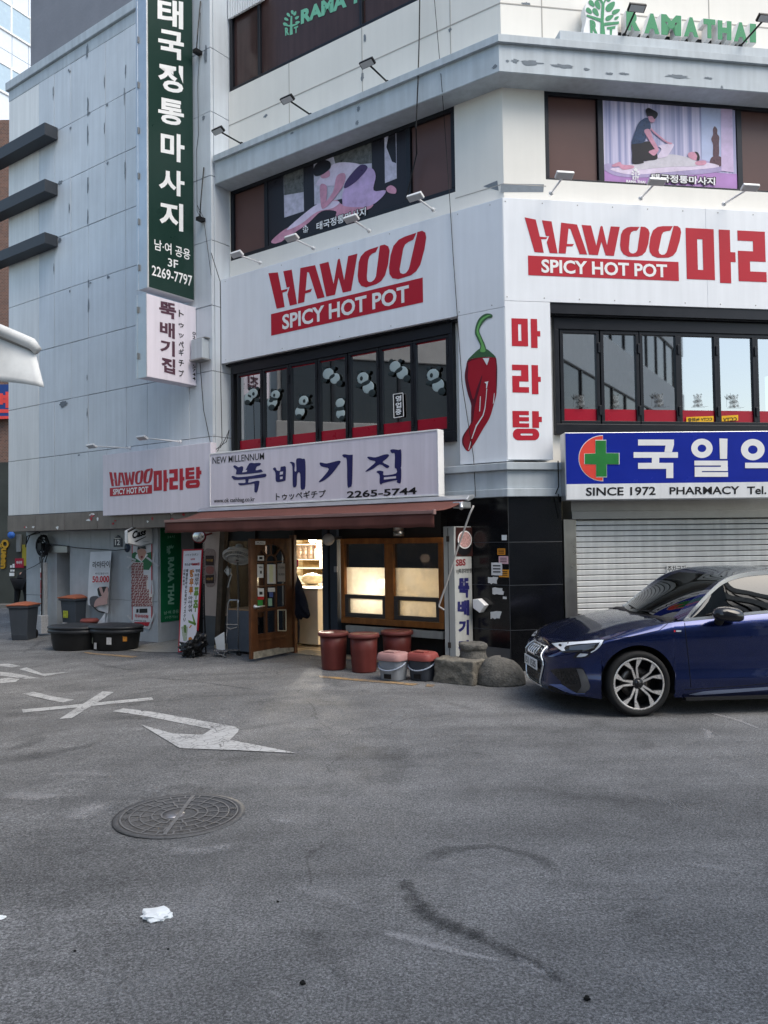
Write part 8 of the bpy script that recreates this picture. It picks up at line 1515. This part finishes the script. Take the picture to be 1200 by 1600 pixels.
# side glazing between belt and rail, with bright surround
def belt(x): 
    return Vector((x, smooth_tab([(.40, .80), (1.3, .802), (2.6, .79), (3.1, .70), (3.2, .66)], x), smooth_tab(ZTOP, x) + .004))
def side_pt(t, v):
    a = rail(t); b = belt(min(max(a.x, .47), 3.05)); a2 = a + Vector((0, .006, -.022)); return b + (a2 - b) * v + Vector((0, .012 * sin(pi * v), 0))
for sg in (1, -1):
    mb = MB(); mb.smooth = True; n, m_ = 40, 8; vs = [carpt(side_pt(.0 + .9 * i / n, j / m_), sg) for i in range(n + 1) for j in range(m_ + 1)]
    mb.add(vs, [(i * (m_ + 1) + j, (i + 1) * (m_ + 1) + j, (i + 1) * (m_ + 1) + j + 1, i * (m_ + 1) + j + 1) for i in range(n) for j in range(m_)]); CAR.part('side_window', mb, mCGL)
    mb = MB(); up = [carpt(side_pt(.9 * i / 40, 1) + Vector((0, .014, .004)), sg) for i in range(41)]; lo = [carpt(belt(.47 + (2.9 - .47) * i / 30) + Vector((0, .006, .006)), sg) for i in range(31)]
    def ribbon(mb, P, d, r=.004):
        vs = []
        for p in P: p = Vector(p); vs += [tuple(p + Vector((0, 0, d))), tuple(p - Vector((0, 0, d))), tuple(p + Vector((0, .012 * sg, -d))), tuple(p + Vector((0, .012 * sg, d)))]
        mb.add(vs, [(4 * i + a, 4 * i + (a + 1) % 4, 4 * i + 4 + (a + 1) % 4, 4 * i + 4 + a) for i in range(len(P) - 1) for a in range(4)])
    ribbon(mb, up, .021); ribbon(mb, lo, .013); CAR.part('window_trim', mb, mCHROME)
    mb = MB(); vs = []
    for i in range(11): a = side_pt(.63, i / 10); vs += [carpt(a + Vector((-.04, .004, 0)), sg), carpt(a + Vector((.04, .004, 0)), sg)]
    mb.add(vs, [(2 * i, 2 * i + 1, 2 * i + 3, 2 * i + 2) for i in range(10)]); CAR.part('pillar_trim', mb, mGLOSSB)
# cabin: dashboard, seats, far side shows through the glass
mCAB = M('cabin_dark', (.02, .02, .022), .7, var=0); mb = MB(); mb.box(.30, .78, YC0 - .70, YC0 + .70, .62, .905); mb.box(.45, 3.0, YC0 - .76, YC0 + .76, .5, .62); CAR.part('dashboard', mb, mCAB, bev=.04)
for yy in (-.36, .36):
    mb = MB(); mb.box(1.42, 1.56, YC0 + yy - .24, YC0 + yy + .24, .62, 1.12); mb.box(1.46, 1.56, YC0 + yy - .12, YC0 + yy + .12, 1.13, 1.28); CAR.part('seat', mb, mCAB, bev=.04)
mb = MB(); mb.box(1.02, 1.06, YC0 - .10, YC0 + .10, 1.17, 1.23); CAR.part('inner_mirror', mb, mCAB, bev=.015)
mb = MB(); mb.tube([carpt((.83, -.36 * 1 + .18 * cos(a), .93 + .17 * sin(a)), -1) for a in [2 * pi * i / 24 for i in range(24)]], .016, 8, close=True); CAR.part('steering_wheel', mb, mCAB)
# wiper and cowl
mb = MB(); mb.tube([carpt((.34, .45, .94)), carpt((.33, .0, .925)), carpt((.36, -.3, .95))], .008, 6); CAR.part('wiper', mb, mMATB); 
mb = MB(); mb.add([carpt((x_, w, z)) for w in [(-.70 + .1 * i) for i in range(15)] for x_, z in ((.255 + .15 * (abs(w) / .7) ** 1.6, .884), (.30 + .15 * (abs(w) / .7) ** 1.6, .905))], [(2 * i, 2 * i + 1, 2 * i + 3, 2 * i + 2) for i in range(14)]); CAR.part('cowl', mb, mMATB)
# patches measured on the near flank, laid on the shell and mirrored to the other side
def bvh_of(objs):
    V, F = [], []
    for o in objs:
        n = len(V); V += [v.co + Vector(CAR.base) for v in o.data.vertices]; F += [[i + n for i in p.vertices] for p in o.data.polygons]
    return BVHTree.FromPolygons(V, F)
BV = bvh_of([body, bon]); eyeK = Vector(K.loc(EYE))
def shell_hit(px, py):
    d = ray(px, py); dk = Vector((d.dot(K.u), d.dot(K.v), d.z)).normalized(); h = BV.ray_cast(eyeK, dk)
    return (h[0], h[1] if h[1].dot(dk) < 0 else -h[1]) if h[0] else (None, None)
def patch(name, px, lift, mat, cuts=3, mirror=True, parent=None, thick=0):
    bm_ = bmesh.new(); vs = [bm_.verts.new((x, y, 0)) for x, y in px]; bm_.faces.new(vs); bmesh.ops.triangulate(bm_, faces=bm_.faces[:])
    for _ in range(cuts):
        es = [e for e in bm_.edges if e.calc_length() > 3.0]
        if not es: break
        bmesh.ops.subdivide_edges(bm_, edges=es, cuts=1); bmesh.ops.triangulate(bm_, faces=bm_.faces[:])
    bm_.verts.ensure_lookup_table(); bm_.verts.index_update(); pts = []; last = None
    for v in bm_.verts:
        h, n = shell_hit(v.co.x, v.co.y); pts.append(h + n * lift if h is not None else None)
    ok = [p for p in pts if p is not None]
    fs = [[v.index for v in f.verts] for f in bm_.faces if all(pts[v.index] is not None for v in f.verts)]; pts = [p if p is not None else Vector((0, 0, 0)) for p in pts]; bm_.free()
    out = []
    for sg in ((1, -1) if mirror else (1,)):
        mb = MB(); mb.smooth = True; mb.add([(p.x, p.y if sg == 1 else 2 * YC0 - p.y, p.z) for p in pts], fs); 
        par = parent[0 if sg == 1 else 1] if isinstance(parent, list) else parent
        o = CAR.part(name, mb, mat, par); out.append(o)
    return out
P8 = lambda pts: [(815 + x / 8, 985 + y / 8) for x, y in pts]
hl = patch('headlight', P8([(370, 165), (480, 150), (700, 140), (940, 118), (1032, 120), (1030, 140), (985, 200), (930, 250), (870, 285), (780, 262), (660, 275), (505, 280), (440, 235)]), .003, mGLOSSB)
patch('lamp_strip', P8([(380, 166), (480, 156), (700, 146), (940, 124), (1026, 124), (1016, 146), (960, 158), (700, 176), (560, 196), (535, 225), (550, 256), (512, 262), (450, 222)]), .006, mLAMP, parent=hl)
patch('lamp_strip', P8([(1016, 146), (975, 208), (925, 250), (872, 278), (858, 270), (915, 240), (955, 195), (985, 150)]), .006, mLAMP, parent=hl)
patch('lamp_lens', P8([(600, 205), (720, 190), (850, 178), (930, 172), (900, 215), (840, 240), (700, 250), (600, 250)]), .006, M('lamp_lens', srgb(70, 76, 84), .08, var=0, coat=1), parent=hl)
fl_ = patch('foglight_wing', P8([(690, 280), (740, 268), (870, 288), (830, 330), (770, 345), (640, 345), (668, 300)]), .004, mGLOSSB); patch('wing_lens', P8([(735, 285), (835, 292), (800, 320), (745, 332), (688, 332), (712, 302)]), .007, mLAMP, parent=fl_)
fi = patch('side_intake', P8([(350, 495), (420, 478), (560, 470), (745, 468), (775, 480), (820, 580), (860, 690), (850, 735), (790, 782), (690, 782), (590, 725), (500, 668), (490, 640), (520, 560), (500, 500)]), .003, mGLOSSB)
patch('intake_blade', P8([(690, 480), (750, 478), (775, 500), (820, 590), (858, 690), (845, 735), (785, 778), (690, 778), (735, 725), (750, 690), (725, 580)]), .007, mGREYT, parent=fi)
for i in range(5):
    for j in range(4):
        cx, cy = 545 + j * 50 + (25 if i % 2 else 0), 520 + i * 44
        if cx - 520 > (cy - 500) * .9 + 170 or cy > 690: continue
        R8 = [(cx + 26 * cos(pi * q / 3) * 1.0, cy + 22 * sin(pi * q / 3)) for q in range(6)]
        r8 = [(cx + 20 * cos(pi * q / 3), cy + 17 * sin(pi * q / 3)) for q in range(6)]
        if max(p[0] for p in R8) < 715 + (cy - 480) * .1: 
            A_ = [shell_hit(*p) for p in P8(R8)]; B_ = [shell_hit(*p) for p in P8(r8)]
            if all(h[0] is not None for h in A_ + B_): 
                for sg in (0, 1):
                    mb = MB(); f_ = lambda h: (lambda p: (p.x, p.y if sg == 0 else 2 * YC0 - p.y, p.z))(h[0] + h[1] * .006); mb.ring([f_(h) for h in A_], [f_(h) for h in B_]); CAR.part('honeycomb', mb, mMATB, fi[sg])
patch('chin_blade', P8([(345, 672), (500, 672), (600, 735), (690, 782), (800, 784), (780, 795), (640, 790), (520, 755), (410, 700)]), .004, M('blue_blade', srgb(96, 116, 176), .3, metal=.5, var=0, coat=1))
patch('chin_lip', P8([(335, 690), (420, 712), (540, 775), (680, 812), (850, 850), (1040, 875), (1040, 890), (850, 872), (640, 838), (480, 790), (340, 725)]), .004, mMATB)
# grille in real car coordinates: hexagon across the nose
def nose(w, z, lift=.0):
    lo, hi = 0, arc_[6]
    for _ in range(40):
        m_ = (lo + hi) / 2
        if plan(m_)[1] < abs(w): lo = m_
        else: hi = m_
    x = plan(lo)[0] + inset(-.8, z) * 1.0 - lift; return Vector((x, w, z))
HEX = [(-.25, .598), (.25, .598), (.33, .47), (.345, .43), (.25, .20), (-.25, .20), (-.345, .43), (-.33, .47)]
mb = MB(); bm_ = bmesh.new(); bm_.faces.new([bm_.verts.new((w, z, 0)) for w, z in HEX]); bmesh.ops.triangulate(bm_, faces=bm_.faces[:])
for _ in range(3): bmesh.ops.subdivide_edges(bm_, edges=[e for e in bm_.edges if e.calc_length() > .07], cuts=1); bmesh.ops.triangulate(bm_, faces=bm_.faces[:])
bm_.verts.index_update(); mb.add([carpt(nose(v.co.x, v.co.y, .004)) for v in bm_.verts], [[v.index for v in f.verts] for f in bm_.faces]); bm_.free(); gr = CAR.part('grille', mb, mGLOSSB)
mb = MB(); hx = []
for p, q in zip(HEX, HEX[1:] + HEX[:1]):
    for i in range(6): hx.append(carpt(nose(p[0] + (q[0] - p[0]) * i / 6, p[1] + (q[1] - p[1]) * i / 6, .010)))
mb.tube(hx, .009, 6, close=True); CAR.part('grille_frame', mb, mCHROME, gr)
mb = MB()
for i in range(12):
    for j in range(14):
        w, z = -.32 + j * .05 + (.025 if i % 2 else 0), .22 + i * .033
        lim = lerp_tab([(.20, .25), (.43, .345), (.47, .33), (.598, .25)], z) - .02
        if abs(w) < lim: mb.ring([carpt(nose(w + .024 * cos(pi * q / 3 + pi / 6), z + .019 * sin(pi * q / 3 + pi / 6), .008)) for q in range(6)], [carpt(nose(w + .017 * cos(pi * q / 3 + pi / 6), z + .013 * sin(pi * q / 3 + pi / 6), .012)) for q in range(6)])
CAR.part('honeycomb', mb, M('dark_chrome', srgb(92, 94, 98), .2, metal=.9, var=0), gr)
mb = MB()
for i in range(4): c_ = -.105 + i * .07; mb.tube([carpt(nose(c_ + .043 * cos(2 * pi * q / 20), .545 + .043 * sin(2 * pi * q / 20), .020)) for q in range(20)], .0065, 6, close=True)
CAR.part('ring_emblem', mb, mCHROME, gr)
mb = MB(); a = nose(.24, .42, .016); xpl = nose(0, .42, .022).x - .004; mb.box(xpl - .008, xpl, YC0 - .25, YC0 + .25, .36, .465); pl_ = CAR.part('number_plate', mb, mWHITE, bev=.004)
mb = MB(); mb.text('151 1535', lambda u, v: (xpl - .0095, YC0 + .21 - .42 * u, .378 + .07 * v), .02); CAR.part('plate_lettering', mb, mINK, pl_)
# doors: shut lines, badge, sill blade, mirror
def seam(px, r=.0032, mat=mWELL, name='shut_line', lift=.0005):
    P = []
    for a, b in zip(px, px[1:]):
        n = max(2, int(hypot(b[0] - a[0], b[1] - a[1]) / 3)); P += [(a[0] + (b[0] - a[0]) * i / n, a[1] + (b[1] - a[1]) * i / n) for i in range(n)]
    P.append(px[-1]); H = [shell_hit(*p) for p in P]; H = [h[0] + h[1] * lift for h in H if h[0] is not None]
    for sg in (1, -1):
        mb = MB(); mb.tube([(h.x, h.y if sg == 1 else 2 * YC0 - h.y, h.z) for h in H], r, 5); CAR.part(name, mb, mat)
P5 = lambda pts: [(990 + x / 5.714, 870 + y / 5.714) for x, y in pts]
seam(P5([(455, 590), (468, 720), (488, 900), (505, 1080), (512, 1165)])); seam(P5([(455, 1186), (700, 1172), (1000, 1150), (1195, 1130)]), .003)
seam([(905, 1000.5), (944, 1000), (985, 995), (1030, 985), (1054, 966)], .003)
seam([(828, 1010), (850, 1008.5), (862, 1004.5), (900, 1000.5)], .003)
patch('sill_blade', P5([(490, 1228), (620, 1200), (760, 1188), (960, 1176), (1199, 1160), (1199, 1186), (960, 1206), (720, 1224), (560, 1234)]), .004, M('silver_blade', srgb(150, 162, 190), .3, metal=.7, var=0))
mb = MB(); mb.box(.45, 2.15, -.005, .06, .14, .168); mb.box(.45, 2.15, 2 * YC0 - .06, 2 * YC0 + .005, .14, .168); CAR.part('sill', mb, mMATB)
patch('badge', P5([(358, 655), (372, 655), (372, 672), (358, 672)]), .004, mRED, 1); patch('badge', P5([(378, 657), (425, 657), (424, 670), (378, 670)]), .004, mCHROME, 1)
for sg in (1, -1):
    mb = MB(); c_ = Vector((.83, .93, .945)); vs = []; fs = []
    prof = [(-.135, .02, .012), (-.12, .05, .04), (-.08, .075, .062), (-.02, .088, .072), (.04, .09, .072), (.10, .088, .066), (.13, .075, .054), (.138, .02, .02)]
    for xo_, wd_, ht_ in prof:
        for q in range(16):
            a = 2 * pi * q / 16; zz = ht_ * sin(a); vs.append(carpt((c_.x + xo_, c_.y + wd_ * cos(a), c_.z + zz * (1.15 if zz > 0 else .8) - .012 * (xo_ / .13)), sg))
    for i in range(len(prof) - 1):
        for q in range(16): fs.append((i * 16 + q, i * 16 + (q + 1) % 16, (i + 1) * 16 + (q + 1) % 16, (i + 1) * 16 + q))
    fs += [list(range(16)), list(range(len(prof) * 16 - 16, len(prof) * 16))]; mb.smooth = True; mb.add(vs, fs); mi = CAR.part('wing_mirror', mb, mGLOSSB)
    mb = MB(); mb.tube([carpt((.80, .80, .862), sg), carpt((.80, .845, .885), sg), carpt((.81, .89, .92), sg)], [.05, .04, .03], 10); CAR.part('mirror_stalk', mb, mMATB, mi)
    mb = MB(); mb.tube([carpt((x, .86 + .003, .72 + .01 * (x - 1.7)), sg) for x in (1.48, 1.52, 1.66, 1.70)], [.008, .014, .014, .008], 8); CAR.part('door_handle', mb, mPAINT)
# rear lamp, rear bumper plate (seen only from the side)
for sg in (1, -1):
    mb = MB(); P = [shell_pt(arc_[15] + .02 + .30 * i / 6, r_) + Vector((plan_n(arc_[15] + .02 + .30 * i / 6).x * .004, plan_n(arc_[15] + .02 + .30 * i / 6).y * .004, 0)) for i in range(7) for r_ in (.80, .97)]
    mb.add([carpt(p, sg) for p in P], [(2 * i, 2 * i + 1, 2 * i + 3, 2 * i + 2) for i in range(6)]); CAR.part('tail_lamp', mb, mREDD)
# wheels
mRIMD = M('rim_graphite', srgb(52, 53, 56), .35, metal=.6, var=0); mRIMF = M('rim_machined', srgb(214, 210, 206), .28, metal=.55, var=.06, vs=30); mDISC = M('brake_disc', srgb(120, 112, 106), .35, metal=.8, var=.1)
R_T, R_R = .309, .247
def wheel(cx, sg, steer=0):
    cy = YC0 - sg * (HW - .11); f = lambda x, d, z: (cx + x, cy - sg * (d), ZA - .002 + z)      # d: outward from the wheel's middle plane
    mb = MB(); prof = [(R_R - .004, -.095), (R_R + .02, -.105), (R_T - .022, -.105), (R_T - .004, -.085), (R_T, -.06), (R_T, .06), (R_T - .004, .085), (R_T - .02, .103), (R_R + .028, .106), (R_R + .006, .100), (R_R - .002, .092)]; n = 64; vs = []
    for r_, d in prof:
        for k_ in range(n): a = 2 * pi * k_ / n; vs.append(f(r_ * cos(a), d, r_ * sin(a)))
    mb.smooth = True; mb.add(vs, [(i * n + k_, i * n + (k_ + 1) % n, (i + 1) * n + (k_ + 1) % n, (i + 1) * n + k_) for i in range(len(prof) - 1) for k_ in range(n)])
    w_ = CAR.part('wheel', mb, mTYRE)
    def ring_(rs, mat, name):
        mb = MB(); vs = []; mb.smooth = True
        for r_, d in rs:
            for k_ in range(n): a = 2 * pi * k_ / n; vs.append(f(r_ * cos(a), d, r_ * sin(a)))
        mb.add(vs, [(i * n + k_, i * n + (k_ + 1) % n, (i + 1) * n + (k_ + 1) % n, (i + 1) * n + k_) for i in range(len(rs) - 1) for k_ in range(n)]); return CAR.part(name, mb, mat, w_)
    ring_([(R_R, .094), (R_R - .008, .099), (R_R - .016, .094)], mRIMF, 'rim_edge'); ring_([(R_R - .012, .094), (R_R - .022, .06), (R_R - .028, -.02), (R_R - .02, -.09)], mRIMD, 'rim'); ring_([(.06, -.02), (.06, .0), (.15, .0), (.15, -.02)], mDISC, 'brake_disc'); ring_([(.0005, -.05), (.22, -.05)], mWELL, 'rim_back'); ring_([(.0005, .07), (.05, .068), (.062, .055), (.065, .02)], mRIMD, 'hub'); ring_([(.0005, .074), (.03, .073), (.032, .068)], mGLOSSB, 'hub_cap')
    mb = MB(); md = MB()
    for k_ in range(5):
        a0 = 2 * pi * k_ / 5 + .25 + pi / 2
        for s2 in (-1, 1):
            a1, a2 = a0 + s2 * .16, a0 + s2 * .30
            def sp(r_, a, d): return f(r_ * cos(a), d, r_ * sin(a))
            t_in, t_mid, t_out = (.052, .19, .068), (.150, .115, .083), (R_R - .012, .088, .092)
            cen = [(t_in[0], a0 + s2 * .24), (t_mid[0], a0 + s2 * .155), (t_out[0], a0 + s2 * .30)]
            hwid = [.012, .0085, .026]; dep = [.066, .082, .090]
            L_ = [sp(r_, a + hw / r_, d) for (r_, a), hw, d in zip(cen, hwid, dep)]; R2 = [sp(r_, a - hw / r_, d) for (r_, a), hw, d in zip(cen, hwid, dep)]
            mb.add(L_ + R2, [(0, 1, 4, 3), (1, 2, 5, 4)])
            Lb = [sp(r_, a + (hw + .006) / r_, d - .003) for (r_, a), hw, d in zip(cen, hwid, dep)]; Rb = [sp(r_, a - (hw + .006) / r_, d - .003) for (r_, a), hw, d in zip(cen, hwid, dep)]
            Ld = [sp(r_, a + (hw + .004) / r_, d - .045) for (r_, a), hw, d in zip(cen, hwid, dep)]; Rd = [sp(r_, a - (hw + .004) / r_, d - .045) for (r_, a), hw, d in zip(cen, hwid, dep)]
            md.add(Lb + Rb + Ld + Rd, [(0, 1, 4, 3), (1, 2, 5, 4), (0, 1, 7, 6), (1, 2, 8, 7), (3, 4, 10, 9), (4, 5, 11, 10), (6, 7, 10, 9), (7, 8, 11, 10)])
    CAR.part('spoke_faces', mb, mRIMF, w_); CAR.part('spokes', md, mRIMD, w_)
    for k_ in range(5): a = 2 * pi * k_ / 5 + .25 + pi / 2 + pi / 5; mb = MB(); c1, c2 = f(.048 * cos(a), .05, .048 * sin(a)), f(.048 * cos(a), .069, .048 * sin(a)); mb.tube([c1, c2], .009, 8); CAR.part('wheel_bolt', mb, mGLOSSB, w_)
for cx in (0, WB):
    for sg in (1, -1): wheel(cx, sg)
